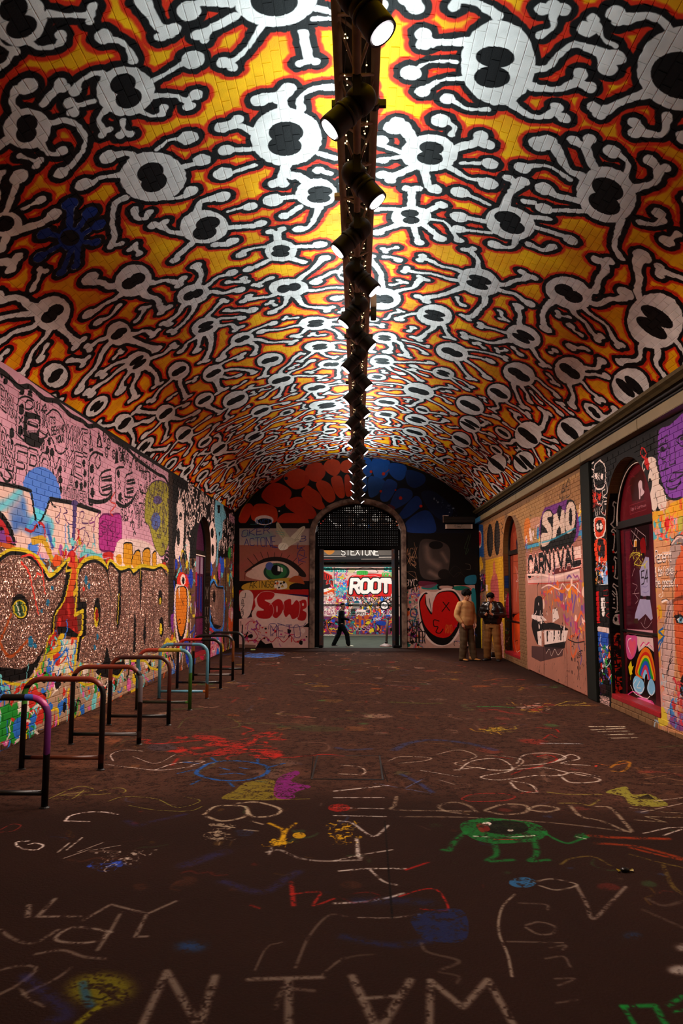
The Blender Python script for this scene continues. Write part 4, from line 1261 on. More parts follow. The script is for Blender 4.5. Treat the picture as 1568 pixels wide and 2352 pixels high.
A 8.7 504,1209 527,1169 520,1136 K 500,1127,11.9 528,1127,9.9
A 7.9 443,1303 392,1317 K 366,1310,18.9
A 5.4 454,1327 397,1366 K 382,1370,18.3
A 5.9 400,1256 354,1242 322,1262 K 314,1270,15.9
A 7.9 517,1300 528,1352 537,1388 561,1410
A 7.6 549,1280 571,1266 578,1243 K 565,1233,13.4
H 467,944,51,-30,30,64
Y 471,951,39,-13,12,38
A 8.0 438,907 423,888 396,882 367,900 K 355,896,13.4 361,906,9.4
A 8.6 441,1005 416,1039 398,1070 K 383,1068,11.6 395,1078,10.8
A 7.8 485,1026 494,1062 471,1078 K 448,1067,11.1 456,1087,11.1
H 328,929,0,0,0,0
A 5.1 373,945 353,939 338,921 K 328,933,13.6 331,915,9.3
H 332,1462,51,-10,6,63
Y 323,1445,27,-5,2,25
Y 339,1472,26,-5,3,26
A 10.1 310,1417 310,1359 319,1322 K 297,1311,11.4 324,1309,14.0
A 5.1 278,1416 227,1397 K 216,1397,19.1
A 7.5 292,1481 245,1486 K 227,1489,20.3
A 4.5 302,1521 248,1537 K 233,1539,16.9
A 6.0 368,1412 401,1397
A 6.7 341,1369 358,1363
A 6.2 378,1445 445,1434 K 457,1436,16.3
A 7.7 357,1508 356,1550 329,1568 K 318,1565,16.6
A 8.8 386,1515 419,1516 433,1486
H 127,1521,44,-10,3,45
Y 123,1507,19,-4,1,16
Y 128,1535,18,-4,1,16
A 7.6 124,1484 121,1411 K 110,1411,11.0 132,1407,11.0
A 6.6 160,1489 180,1460 K 185,1456,13.8
A 7.5 156,1547 195,1590 K 199,1596,16.0
A 7.6 102,1560 59,1598 K 57,1602,14.8
A 6.6 99,1494 52,1499 K 49,1499,12.5
A 6.4 135,1563 152,1626 K 154,1631,13.3
A 5.6 168,1520 202,1522 230,1571 K 240,1587,12.8
B -556,1313,19,21,-14,32
Y -556,1308,14,15,-9,21
A 6.1 -545,1282 -521,1230 K -518,1223,15.3
A 5.7 -534,1297 -506,1276 K -498,1272,15.6
A 5.9 -534,1319 -502,1317 K -497,1317,14.8
A 5.5 -542,1340 -526,1359 K -523,1362,11.7
A 5.6 -558,1351 -576,1387 K -582,1395,10.6
A 5.6 -569,1343 -605,1381 K -612,1386,11.7
A 5.2 -569,1287 -583,1259 K -587,1257,14.3
A 5.8 -577,1311 -614,1307 K -622,1306,13.5
M
H -507,1561,41,6,-7,67
H -406,1748,40,13,-6,54
H -171,1873,51,22,-5,55
H -685,1486,38,11,-11,63
H -611,1736,30,0,-4,60
H -626,1935,35,9,-6,64
H -419,1956,39,7,-4,60
H -342,2140,36,8,-3,50
H -789,1694,27,15,-12,57
H -555,2150,33,3,-4,70
H -472,2313,36,4,-4,72
H -286,2399,44,16,-4,67
H -274,2646,47,31,-6,80
H -116,2156,50,17,-3,55
H -114,2371,51,18,-3,55
H -84,2573,47,14,-2,51
H -785,2206,29,14,-9,74
H -677,2382,32,15,-8,79
H -549,2498,34,12,-5,70
H -458,2671,48,19,-7,102
H -394,2951,42,22,-5,82
H -152,2847,52,29,-4,68
H -124,3143,76,39,-4,83
H -687,2682,32,18,-9,91
H -632,3136,37,17,-7,108
H -475,3284,43,40,-7,87
H 316,1766,53,-5,4,74
H 517,1639,53,-16,9,72
H 701,1537,55,-26,23,108
H 484,1973,47,-14,7,74
H 232,2047,50,-18,6,79
H 76,1983,55,-9,2,78
H 97,2295,39,-10,2,52
H 97,2535,43,-12,2,70
H 318,2302,52,-15,5,82
H 536,2242,49,-25,10,94
H 643,2008,41,-20,12,89
H 780,1844,44,-25,18,97
H 252,2830,60,-15,4,108
H 316,2533,38,-17,4,61
H 519,2492,40,-21,8,93
H 456,2777,54,-19,6,116
H 696,2702,48,-12,11,160
H 778,2372,41,-19,13,121
H 134,3087,51,-26,3,73
H 138,3303,50,-28,2,66
H 281,3286,54,-23,4,103
H 290,3532,58,-29,4,94
H 496,3016,45,-9,5,119
H 502,3318,45,-12,5,132
H 697,3322,39,-13,10,180
H 764,3006,39,-22,13,155'''.strip().split('\n'),
}

# ------------------------------------------------------------------ mural painter
GLYPH = dict(
 A='002640 1232', B='00063645443303 3342413000', C='4536160501103041', D='00062644422000', E='46060040 0333', F='460600 0333',
 G='45361605011030414323', H='0006 4046 0343', I='2026', J='4641301001', K='0006 460340', L='060040', M='0006234640',
 N='00064046', O='160501103041453616', P='00063645443303', Q='160501103041453616 2240', R='00063645443303 2340',
 S='453616050413334241301001', T='0646 2620', U='060110304146', V='062046', W='0610233046', X='0046 0640', Y='0623 4623 2320',
 Z='06460040', a='46160503123243 4642', b='0802 0516364543321203', c='4536160503123243', d='4842 4536160503123243',
 e='04444536160503123243', g='4641301001 4536160503123243', h='0802 0516364542', i='2622 2827', l='2822', n='0602 0516364542',
 o='160503123243453616', p='0600 0516364543321203', r='0602 051636', s='4616052443321202', t='28233242 0646', u='060312324342 4642',
 v='062246')
GLYPH.update({'0': GLYPH['O'], '1': '152620', '2': '05163645440040', '4': '30360242', '5': '4606033342413000', '!': '2622 2120',
              '&': '4005162615011030 42', '.': '2120'})


def lin(hexa):
    return np.array([int(hexa[i:i + 2], 16) / 255.0 for i in (0, 2, 4)], np.float32)


def smooth(p, closed=False, k=5):
    p = np.asarray(p, np.float32)
    if len(p) < 3:
        return p
    q = np.vstack([p[-1], p, p[0], p[1]]) if closed else np.vstack([2 * p[0] - p[1], p, 2 * p[-1] - p[-2]])
    out = []
    t = np.linspace(0, 1, k, endpoint=False)[:, None]
    for i in range(len(q) - 3):
        a, b, c, d = q[i:i + 4]
        out.append(0.5 * (2 * b + (c - a) * t + (2 * a - 5 * b + 4 * c - d) * t ** 2 + (3 * b - a - 3 * c + d) * t ** 3))
    if not closed:
        out.append(p[-1:])
    return np.vstack(out)


def value_noise(h, w, cell, seed):
    r = np.random.RandomState(seed)
    g = r.rand(int(h / cell) + 3, int(w / cell) + 3).astype(np.float32)
    y = np.arange(h, dtype=np.float32) / cell; x = np.arange(w, dtype=np.float32) / cell
    yi = y.astype(int); xi = x.astype(int)
    fy = (y - yi)[:, None]; fx = (x - xi)[None, :]
    fy = fy * fy * (3 - 2 * fy); fx = fx * fx * (3 - 2 * fx)
    a = g[yi][:, xi]; b = g[yi][:, xi + 1]; c = g[yi + 1][:, xi]; d = g[yi + 1][:, xi + 1]
    return (a * (1 - fx) + b * fx) * (1 - fy) + (c * (1 - fx) + d * fx) * fy


class Mural:
    """A painted surface kept as colour on a grid of its own metres (u along, v up)."""

    def __init__(s, name, u0, u1, v0, v1, res, base, unit=0.005, chalk=False):
        s.name, s.u0, s.u1, s.v0, s.v1, s.res, s.unit, s.chalk = name, u0, u1, v0, v1, res, unit, chalk
        s.w = int(round((u1 - u0) / res)); s.h = int(round((v1 - v0) / res))
        s.rgb = np.empty((s.h, s.w, 3), np.float32); s.rgb[:] = lin(base)
        s.chrome = np.zeros((s.h, s.w), np.float32)
        s.grain = None; s.gamma = 1.22            # dense, saturated spray paint
        if chalk:
            n = 0.55 * value_noise(s.h, s.w, 2.2, 5) + 0.45 * value_noise(s.h, s.w, 9, 6)
            s.grain = np.clip((n - 0.22) * 3.4, 0.08, 1)

    def px(s, p):
        p = np.asarray(p, np.float32).reshape(-1, 2)
        return (p * s.unit - [s.u0, s.v0]) / s.res

    def box(s, p, m):
        lo = np.floor(p.min(0) - m).astype(int); hi = np.ceil(p.max(0) + m).astype(int) + 1
        x0, y0 = max(lo[0], 0), max(lo[1], 0); x1, y1 = min(hi[0], s.w), min(hi[1], s.h)
        return (x0, y0, x1, y1) if x1 > x0 and y1 > y0 else None

    def blend(s, b, a, col, chrome=False):
        x0, y0, x1, y1 = b
        if s.grain is not None:
            a = a * s.grain[y0:y1, x0:x1]
        r = s.rgb[y0:y1, x0:x1]
        r += (col - r) * a[..., None]
        c = s.chrome[y0:y1, x0:x1]
        c += ((1.0 if chrome else 0.0) - c) * a

    def cover(s, p, b):
        """even-odd coverage of polygon p (pixels), 2 x 4 samples a pixel"""
        x0, y0, x1, y1 = b
        acc = np.zeros((y1 - y0, x1 - x0), np.float32)
        q = np.roll(p, -1, 0)
        xs = np.arange(x0, x1 + 1, dtype=np.float32)
        for sub in (0.25, 0.75):
            for r in range(y0, y1):
                yy = r + sub
                m = (p[:, 1] <= yy) != (q[:, 1] <= yy)
                if not m.any():
                    continue
                a, c = p[m], q[m]
                xi = np.sort(a[:, 0] + (yy - a[:, 1]) / (c[:, 1] - a[:, 1]) * (c[:, 0] - a[:, 0]))
                for k in range(0, len(xi) - 1, 2):
                    l = np.clip(xs[1:] - xi[k], 0, 1); rr = np.clip(xs[1:] - xi[k + 1], 0, 1)
                    acc[r - y0] += 0.5 * (l - rr)
        return np.clip(acc, 0, 1)

    def poly(s, pts, col, al=1.0, soft=0.0, chrome=False):
        p = s.px(pts); f = soft * s.unit / s.res
        b = s.box(p, 2 + f)
        if b is None:
            return
        a = s.cover(p, b)
        if f > 1:
            k = max(1, int(f / 2))
            for ax in (0, 1, 0, 1):
                c = np.cumsum(np.pad(a, [(k + 1, k) if i == ax else (0, 0) for i in (0, 1)], mode='edge'), axis=ax)
                n = a.shape[ax]
                a = (np.take(c, range(2 * k + 1, 2 * k + 1 + n), ax) - np.take(c, range(0, n), ax)) / (2 * k + 1)
        s.blend(b, a * al, col, chrome)

    def stroke(s, pts, w, col, al=1.0, soft=0.0, chrome=False):
        p = s.px(pts); r = max(w * s.unit / s.res / 2, 0.35); f = max(1.0, soft * s.unit / s.res)
        m = r + f + 1
        b = s.box(p, m)
        if b is None:
            return
        x0, y0, x1, y1 = b
        sd = np.full((y1 - y0, x1 - x0), 1e6, np.float32)
        if len(p) == 1:
            p = np.vstack([p, p])
        for a, c in zip(p[:-1], p[1:]):
            g = s.box(np.vstack([a, c]), m)
            if g is None:
                continue
            X = np.arange(g[0], g[2], dtype=np.float32)[None] + 0.5 - a[0]
            Y = np.arange(g[1], g[3], dtype=np.float32)[:, None] + 0.5 - a[1]
            d = c - a; L = float(d @ d) + 1e-9
            t = np.clip((X * d[0] + Y * d[1]) / L, 0, 1)
            dd = np.sqrt((X - t * d[0]) ** 2 + (Y - t * d[1]) ** 2)
            v = sd[g[1] - y0:g[3] - y0, g[0] - x0:g[2] - x0]
            np.minimum(v, dd, out=v)
        s.blend(b, np.clip((r - sd) / f + 0.5, 0, 1) * al, col, chrome)

    def ell(s, c, A, B, col, al=1.0, soft=0.0, chrome=False):
        t = np.linspace(0, 2 * PI, 28, endpoint=False)[:, None]
        s.poly(np.asarray(c) + np.cos(t) * np.asarray(A) + np.sin(t) * np.asarray(B), col, al, soft, chrome)

    def text(s, word, q, w, col, al=1.0):
        bl, br, tr, tl = [np.asarray(v, np.float32) for v in q]
        n = len(word); cw = 1.0 / (n - 0.22)
        for i, ch in enumerate(word):
            g = GLYPH.get(ch)
            if not g:
                continue
            low = ch.islower()
            for st in g.split():
                d = [(int(st[k]), int(st[k + 1]) - (2 if low else 0)) for k in range(0, len(st) - 1, 2)]
                pp = []
                for gx, gy in d:
                    fx = (i + gx / 4 * 0.78) * cw; fy = gy / 6
                    pp.append((bl * (1 - fx) + br * fx) * (1 - fy) + (tl * (1 - fx) + tr * fx) * fy)
                s.stroke(pp, w, col, al)

    def blobs(s, cols, n, r0, r1, seed, pts, al=1.0, soft=0.0):
        """loose daubs, runs and dabs of spray inside a polygon"""
        R = random.Random(seed); P = np.asarray(pts, float)
        lo, hi = P.min(0), P.max(0); Q = np.roll(P, -1, 0); k = 0; tries = 0
        while k < n and tries < n * 20:
            tries += 1
            x, y = R.uniform(lo[0], hi[0]), R.uniform(lo[1], hi[1])
            m = (P[:, 1] <= y) != (Q[:, 1] <= y)
            if (m & (P[:, 0] + (y - P[:, 1]) / np.where(m, Q[:, 1] - P[:, 1], 1) * (Q[:, 0] - P[:, 0]) > x)).sum() % 2 == 0:
                continue
            k += 1
            c = lin(R.choice(cols)); r = r0 + (r1 - r0) * R.random() ** 2; ty = R.random()
            if ty < 0.3:
                ph = R.uniform(0, 6.28); j = [R.uniform(0.6, 1.25) for _ in range(7)]
                s.poly(smooth([(x + r * j[i] * math.cos(ph + i * 0.9), y + r * j[i] * math.sin(ph + i * 0.9)) for i in range(7)], True, 3), c, al, soft)
            elif ty < 0.75:
                q = [(x, y)]; an = R.uniform(0, 6.28)
                for i in range(R.randint(2, 5)):
                    an += R.uniform(-1.4, 1.4)
                    q.append((q[-1][0] + r * 1.3 * math.cos(an), q[-1][1] + r * 1.3 * math.sin(an)))
                s.stroke(smooth(q, k=4), r * R.uniform(0.16, 0.5), c, al, soft)
            elif ty < 0.9:
                s.stroke([(x, y), (x + R.uniform(-.1, .1) * r, y - r * R.uniform(1, 3))], r * 0.22, c, al, soft)
            else:
                s.ell((x, y), (r * 0.6, 0), (0, r * 0.5), c, al, soft)

    def doodles(s, name, n, col, pts):
        """close-set line drawings: rings with eyes, letters, ticks, arrows"""
        R = random.Random(name); P = np.asarray(pts, float)
        lo, hi = P.min(0), P.max(0); Q = np.roll(P, -1, 0); c = lin(col)
        area = abs(np.sum(P[:, 0] * Q[:, 1] - Q[:, 0] * P[:, 1])) / 2
        r = math.sqrt(area / n) * 0.5; done = []; tries = 0
        while len(done) < n and tries < n * 80:
            tries += 1
            x, y = R.uniform(lo[0], hi[0]), R.uniform(lo[1], hi[1])
            m = (P[:, 1] <= y) != (Q[:, 1] <= y)
            if (m & (P[:, 0] + (y - P[:, 1]) / np.where(m, Q[:, 1] - P[:, 1], 1) * (Q[:, 0] - P[:, 0]) > x)).sum() % 2 == 0:
                continue
            if any((x - a) ** 2 + (y - b) ** 2 < (1.45 * r) ** 2 for a, b in done):
                continue
            done.append((x, y)); w = r * 0.27; k = R.random()
            if k < 0.35:
                a, b = r * R.uniform(.5, .95), r * R.uniform(.7, 1)
                t = np.linspace(0, 2 * PI, 16)
                s.stroke(np.stack([x + a * np.cos(t), y + b * np.sin(t)], 1), w, c)
                for e in (-0.35, 0.35):
                    s.ell((x + e * a, y + b * .25), (a * .18, 0), (0, b * .22), c)
                s.stroke([(x - a * .4, y - b * R.uniform(.2, .5)), (x + a * .4, y - b * R.uniform(.2, .5))], w * .8, c)
            elif k < 0.75:
                g = R.choice('ABDEGHKMNRSWXYZ'); h = r * .8
                s.text(g, [(x - h * .7, y - h), (x + h * .7, y - h), (x + h * .7, y + h), (x - h * .7, y + h)], w, c)
            else:
                q = [(x - r * .8, y - r * .6)]
                for i in range(4):
                    q.append((x + r * (-.8 + .4 * (i + 1)), y + r * R.uniform(-.8, .8)))
                s.stroke(smooth(q, k=4), w * 1.3, c)

    def draw(s, lines):
        for ln in lines:
            t = ln.split(); al, soft = 1.0, 0.0
            while t[-1][0] in '@~':
                v = t.pop()
                if v[0] == '@':
                    al = float(v[1:])
                else:
                    soft = float(v[1:])
            xy = lambda a: np.array([[float(z) for z in v.split(',')] for v in a])
            o = t[0]
            if o in 'PQC':
                p = xy(t[2:]); s.poly(p if o == 'P' else smooth(p, True), lin(t[1]), al, soft, o == 'C')
            elif o in 'LS':
                p = xy(t[3:]); s.stroke(p if o == 'L' else smooth(p), float(t[2]), lin(t[1]), al, soft)
            elif o == 'E':
                c, a, b = xy(t[2:5]); s.ell(c, a, b, lin(t[1]), al, soft)
            elif o == 'T':
                q = xy(t[4:8]); word = t[1].replace('_', ' ')
                s.text(word, q, float(t[3]), lin(t[2]), al)
                if len(t) > 8:
                    s.text(word, q, float(t[9]), lin(t[8]), al)
            elif o == 'N':
                a, b = [float(v) for v in t[3].split(',')]
                s.blobs(t[1].split(','), int(t[2]), a, b, int(t[4]), xy(t[5:]), al, soft)
            elif o == 'G':
                s.doodles(t[1], int(t[2]), t[3], xy(t[4:]))

    def image(s, gain=1.0):
        img = bpy.data.images.new(s.name + '_paint', s.w, s.h, alpha=True)
        img.alpha_mode = 'CHANNEL_PACKED'
        buf = np.empty((s.h, s.w, 4), np.float32)
        wear = 0.90 + 0.12 * value_noise(s.h, s.w, 0.5 / s.res, 3) + 0.05 * (value_noise(s.h, s.w, 0.05 / s.res, 4) - .5)
        buf[..., :3] = np.clip(np.clip(s.rgb, 0, 1) ** s.gamma * (wear * gain)[..., None], 0, 1); buf[..., 3] = 1 - s.chrome
        img.pixels.foreach_set(buf.ravel()); img.update(); img.pack()
        return img


def paint_vault(m, lines):
    """round headed creatures with bone limbs: white, black contour, red halo, amber ground"""
    K = 0.005
    big = np.full((m.h, m.w), 9.0, np.float32); blue = np.full((m.h, m.w), 9.0, np.float32)
    heads, eyes = [], []

    def seg(F, a, c, ra, rc):
        a, c = m.px(np.array(a) / K), m.px(np.array(c) / K); a, c = a[0], c[0]
        ra, rc = ra / m.res, rc / m.res; g = m.box(np.vstack([a, c]), max(ra, rc) + 0.16 / m.res)
        if g is None:
            return
        X = np.arange(g[0], g[2], dtype=np.float32)[None] + .5 - a[0]; Y = np.arange(g[1], g[3], dtype=np.float32)[:, None] + .5 - a[1]
        d = c - a; L = float(d @ d) + 1e-9; t = np.clip((X * d[0] + Y * d[1]) / L, 0, 1)
        v = F[g[1]:g[3], g[0]:g[2]]
        np.minimum(v, (np.sqrt((X - t * d[0]) ** 2 + (Y - t * d[1]) ** 2) - (ra + (rc - ra) * t)) * m.res, out=v)

    def oval(F, c, A, B):
        cp = m.px(np.array(c) / K)[0]; r = max(np.hypot(*A), np.hypot(*B)) / m.res
        g = m.box(cp[None], r + 0.16 / m.res)
        if g is None:
            return
        X = (np.arange(g[0], g[2], dtype=np.float32)[None] + .5 - cp[0]) * m.res; Y = (np.arange(g[1], g[3], dtype=np.float32)[:, None] + .5 - cp[1]) * m.res
        dt = A[0] * B[1] - A[1] * B[0]
        p = (X * B[1] - Y * B[0]) / dt; q = (Y * A[0] - X * A[1]) / dt
        n = np.sqrt(p * p + q * q)
        v = F[g[1]:g[3], g[0]:g[2]]
        np.minimum(v, (n - 1) * math.sqrt(abs(dt)), out=v)

    def limb(F, pts, w, knobs):
        p = smooth(pts, k=6)
        n = len(p)
        for i in range(n - 1):
            f = lambda j: w * (1.15 - 0.45 * math.sin(PI * min(1, j / (n - 1) * 1.05)))
            seg(F, p[i], p[i + 1], f(i), f(i + 1))
        for x, y, r in knobs:
            seg(F, p[-1], (x, y), w * .95, r * .8); seg(F, (x, y), (x, y), r, r)

    F = big; tail = []; later = False
    for ln in lines:
        t = ln.split()
        if t[0] == 'M':
            later = True
        elif t[0] in 'HB':
            F = blue if t[0] == 'B' else big
            v = [float(z) * K for z in t[1].split(',')]
            if abs(v[2] * v[5] - v[3] * v[4]) > 1e-4:
                oval(F, v[:2], v[2:4], v[4:6])
                if F is big:
                    heads.append(v)
                if later:
                    tail.append(v)
        elif t[0] == 'Y':
            eyes.append([float(z) * K for z in t[1].split(',')])
        elif t[0] == 'A':
            kn = []; body = t[2:]
            if 'K' in body:
                i = body.index('K'); kn = [[float(z) * K for z in v.split(',')] for v in body[i + 1:]]; body = body[:i]
            limb(F, [[float(z) * K for z in v.split(',')] for v in body], float(t[1]) * K, kn)
    R = random.Random(11)

    def add_eyes(c, rs, ry, tilt):
        for e in (-1, 1):
            k = (rs + ry) / 2; d = 0.25 * (ry if abs(tilt) < .7 else rs) * e
            eyes.append([c[0] + d * math.sin(tilt), c[1] + d * math.cos(tilt), k * .48 * math.cos(tilt), -k * .48 * math.sin(tilt), k * .34 * math.sin(tilt), k * .34 * math.cos(tilt)])

    def at(F, x, y):
        q = m.px(np.array([x, y]) / K)[0].astype(int)
        if not (0 <= q[0] < m.w and 0 <= q[1] < m.h):
            return -1
        return F[q[1], q[0]]
    for v in tail:
        rs = min(math.hypot(v[2], v[3]), math.hypot(v[4], v[5])); ry = max(math.hypot(v[2], v[3]), math.hypot(v[4], v[5]))
        add_eyes(v[:2], rs, ry * .9, R.choice((0, 1.4, -1.4)) + R.uniform(-.3, .3))
    # further heads until the vault is full
    tries = 0
    while tries < 9000:
        tries += 1
        x = R.uniform(m.u0 + .2, m.u1 - .2); y = R.uniform(4.6, D)
        if y < 9 + abs(x) * .9 and y > 4.6 and abs(x) < 3.6 and y < 11:
            continue
        if all(math.hypot(x - h[0], (y - h[1]) * .8) > .76 for h in heads):
            rs, ry = R.uniform(.13, .21), R.uniform(.20, .32)
            heads.append([x, y, rs, 0, 0, ry]); tail.append(heads[-1]); oval(big, (x, y), (rs, 0), (0, ry)); add_eyes((x, y), rs, ry, R.choice((0, 1.4, -1.4)) + R.uniform(-.3, .3))

    def grow(x, y, an, w, L, from_head):
        p = [(x, y)]; n = 7; bend = R.uniform(-.5, .5); wob = R.uniform(.0, .5); s0 = R.choice((-1, 1))
        for i in range(n):
            an += bend * .35 + s0 * wob * math.sin(i * 1.3)
            p.append((p[-1][0] + L / n * math.cos(an), p[-1][1] + L / n * 1.2 * math.sin(an)))
        k = w * R.uniform(1.55, 2.0)
        for i, q in enumerate(p):
            if i < 2 and from_head:
                continue
            need = (k + .05) if i == n else (w + .042)
            if at(big, *q) < need or at(blue, *q) < need:
                return False
        e = p[-1]
        if R.random() < .45:
            kn = [(e[0] + k * .8 * math.cos(an + s * 1.35), e[1] + k * .8 * math.sin(an + s * 1.35), k * .66) for s in (-1, 1)]
        else:
            kn = [(e[0], e[1], k)]
        limb(big, p, w, kn)
        return True
    for v in tail:
        ex = max(abs(v[2]), abs(v[4])); ey = max(abs(v[3]), abs(v[5])); a0 = R.uniform(0, 6.28)
        for j in range(18):
            an = a0 + j * .7 + R.uniform(-.2, .2)
            for L in (R.uniform(.45, .85), .4, .26, .16):
                if grow(v[0] + ex * .9 * math.cos(an), v[1] + ey * .9 * math.sin(an), an, R.uniform(.040, .056), L, True):
                    break
    # loose bones in what is left
    for j in range(9000):
        x = R.uniform(m.u0, m.u1); y = R.uniform(4.3, D)
        if at(big, x, y) < .085 or at(blue, x, y) < .085:
            continue
        if y < 8.6 and abs(x) < 2.7 and R.random() < .92:
            continue
        an = R.uniform(0, 6.28); w = R.uniform(.032, .046); L = R.uniform(.12, .42)
        grow(x, y, an, w, L, False)
    rgb = m.rgb
    amber = lin('f6b808')[None, None] + (value_noise(m.h, m.w, 40, 21)[..., None] - .5) * np.array([.10, .16, 0], np.float32)
    red, blk, wht = lin('e23a14'), lin('080708'), lin('ece6e2')
    jit = (value_noise(m.h, m.w, 7, 31) - .5) * .016
    Du = np.minimum(big, blue) + jit
    st = lambda a, b: np.clip((Du - a) / (b - a), 0, 1)[..., None]
    rgb[:] = wht
    white_noise = (value_noise(m.h, m.w, 18, 8)[..., None] - .5) * .08
    rgb += white_noise
    rgb += (lin('16408f') - rgb) * (blue < 0)[..., None]
    rgb += (blk - rgb) * st(-.004, .004)
    rgb += (red - rgb) * st(.046, .056)
    rgb += (amber - rgb) * st(.078, .098)
    m.unit = K
    for v in eyes:
        m.ell(np.array(v[:2]) / K, np.array(v[2:4]) / K, np.array(v[4:6]) / K, blk)


# ------------------------------------------------------------------ materials
def node_mat(name):
    m = bpy.data.materials.new(name); m.use_nodes = True
    nt = m.node_tree
    return m, nt, nt.nodes['Principled BSDF'], nt.links.new


def math_node(nt, op, a, b=None):
    n = nt.nodes.new('ShaderNodeMath'); n.operation = op
    for i, v in enumerate((a, b)):
        if v is None:
            continue
        if isinstance(v, (int, float)):
            n.inputs[i].default_value = v
        else:
            nt.links.new(v, n.inputs[i])
    return n.outputs[0]


def paint_mat(mural, axes, rough=0.58, bump=0.25, gain=1.0, scale=90, spec=0.18, coat=0.0):
    """Paint laid on a surface: the mural is looked up at the point of the wall itself."""
    m, nt, b, link = node_mat(mural.name + '_paint')
    geo = nt.nodes.new('ShaderNodeNewGeometry'); sep = nt.nodes.new('ShaderNodeSeparateXYZ')
    link(geo.outputs['Position'], sep.inputs[0])
    if axes == 'vault':
        dx = math_node(nt, 'SUBTRACT', sep.outputs[0], XC); dz = math_node(nt, 'SUBTRACT', sep.outputs[2], ZC)
        u = math_node(nt, 'MULTIPLY', math_node(nt, 'ARCTAN2', dx, dz), RC); v = sep.outputs[1]
    else:
        u, v = (sep.outputs['xyz'.index(c)] for c in axes)
    u = math_node(nt, 'DIVIDE', math_node(nt, 'SUBTRACT', u, mural.u0), mural.u1 - mural.u0)
    v = math_node(nt, 'DIVIDE', math_node(nt, 'SUBTRACT', v, mural.v0), mural.v1 - mural.v0)
    cmb = nt.nodes.new('ShaderNodeCombineXYZ'); link(u, cmb.inputs[0]); link(v, cmb.inputs[1])
    tex = nt.nodes.new('ShaderNodeTexImage'); tex.image = mural.image(gain); tex.extension = 'EXTEND'
    link(cmb.outputs[0], tex.inputs['Vector'])
    link(tex.outputs['Color'], b.inputs['Base Color'])
    n1 = nt.nodes.new('ShaderNodeTexNoise'); n1.inputs['Scale'].default_value = scale; n1.inputs['Detail'].default_value = 3
    link(geo.outputs['Position'], n1.inputs['Vector'])
    ch = math_node(nt, 'SUBTRACT', 1.0, tex.outputs['Alpha'])
    link(math_node(nt, 'MULTIPLY', ch, 0.85), b.inputs['Metallic'])
    r = math_node(nt, 'ADD', math_node(nt, 'MULTIPLY', n1.outputs[0], 0.25), rough - 0.12)
    link(math_node(nt, 'SUBTRACT', r, math_node(nt, 'MULTIPLY', ch, 0.36)), b.inputs['Roughness'])
    b.inputs['Specular IOR Level'].default_value = spec
    b.inputs['Coat Weight'].default_value = coat
    bp = nt.nodes.new('ShaderNodeBump'); bp.inputs['Distance'].default_value = 0.012
    link(n1.outputs[0], bp.inputs['Height'])
    if mural.chrome.any():                              # silver paint on rough brick: every grain faces its own way
        vo = nt.nodes.new('ShaderNodeTexVoronoi'); vo.inputs['Scale'].default_value = 75
        link(geo.outputs['Position'], vo.inputs['Vector'])
        off = nt.nodes.new('ShaderNodeVectorMath'); off.operation = 'SUBTRACT'; link(vo.outputs['Color'], off.inputs[0]); off.inputs[1].default_value = (.5, .5, .5)
        sca = nt.nodes.new('ShaderNodeVectorMath'); sca.operation = 'SCALE'; link(off.outputs[0], sca.inputs[0]); link(math_node(nt, 'MULTIPLY', ch, 1.5), sca.inputs['Scale'])
        add = nt.nodes.new('ShaderNodeVectorMath'); add.operation = 'ADD'; link(geo.outputs['Normal'], add.inputs[0]); link(sca.outputs[0], add.inputs[1])
        nrm = nt.nodes.new('ShaderNodeVectorMath'); nrm.operation = 'NORMALIZE'; link(add.outputs[0], nrm.inputs[0]); link(nrm.outputs[0], bp.inputs['Normal'])
    bp.inputs['Strength'].default_value = bump
    link(bp.outputs[0], b.inputs['Normal'])
    return m


def plain(name, hexa, rough=0.5, metal=0.0, var=0.0, scale=12.0, hexb=None, bump=0.0, coords='Object', emit=None, strength=1.0):
    m, nt, b, link = node_mat(name)
    c = [((v / 255.0) / 12.92 if v / 255.0 <= .04045 else ((v / 255.0 + .055) / 1.055) ** 2.4) for v in bytes.fromhex(hexa)]
    b.inputs['Specular IOR Level'].default_value = .2 if rough > .55 else .5
    b.inputs['Base Color'].default_value = (*c, 1); b.inputs['Roughness'].default_value = rough; b.inputs['Metallic'].default_value = metal
    if var or bump or hexb:
        tc = nt.nodes.new('ShaderNodeTexCoord'); n = nt.nodes.new('ShaderNodeTexNoise')
        n.inputs['Scale'].default_value = scale; n.inputs['Detail'].default_value = 5
        link(tc.outputs[coords], n.inputs['Vector'])
        cr = nt.nodes.new('ShaderNodeValToRGB')
        c2 = [((v / 255.0) / 12.92 if v / 255.0 <= .04045 else ((v / 255.0 + .055) / 1.055) ** 2.4) for v in bytes.fromhex(hexb)] if hexb else [v * (1 - var) for v in c]
        cr.color_ramp.elements[0].position = .40; cr.color_ramp.elements[1].position = .62
        cr.color_ramp.elements[0].color = (*c2, 1); cr.color_ramp.elements[1].color = (*c, 1)
        link(n.outputs[0], cr.inputs[0]); link(cr.outputs[0], b.inputs['Base Color'])
        if bump:
            bp = nt.nodes.new('ShaderNodeBump'); bp.inputs['Strength'].default_value = bump; bp.inputs['Distance'].default_value = .01
            link(n.outputs[0], bp.inputs['Height']); link(bp.outputs[0], b.inputs['Normal'])
    if emit:
        b.inputs['Emission Color'].default_value = (*emit, 1); b.inputs['Emission Strength'].default_value = strength
    return m


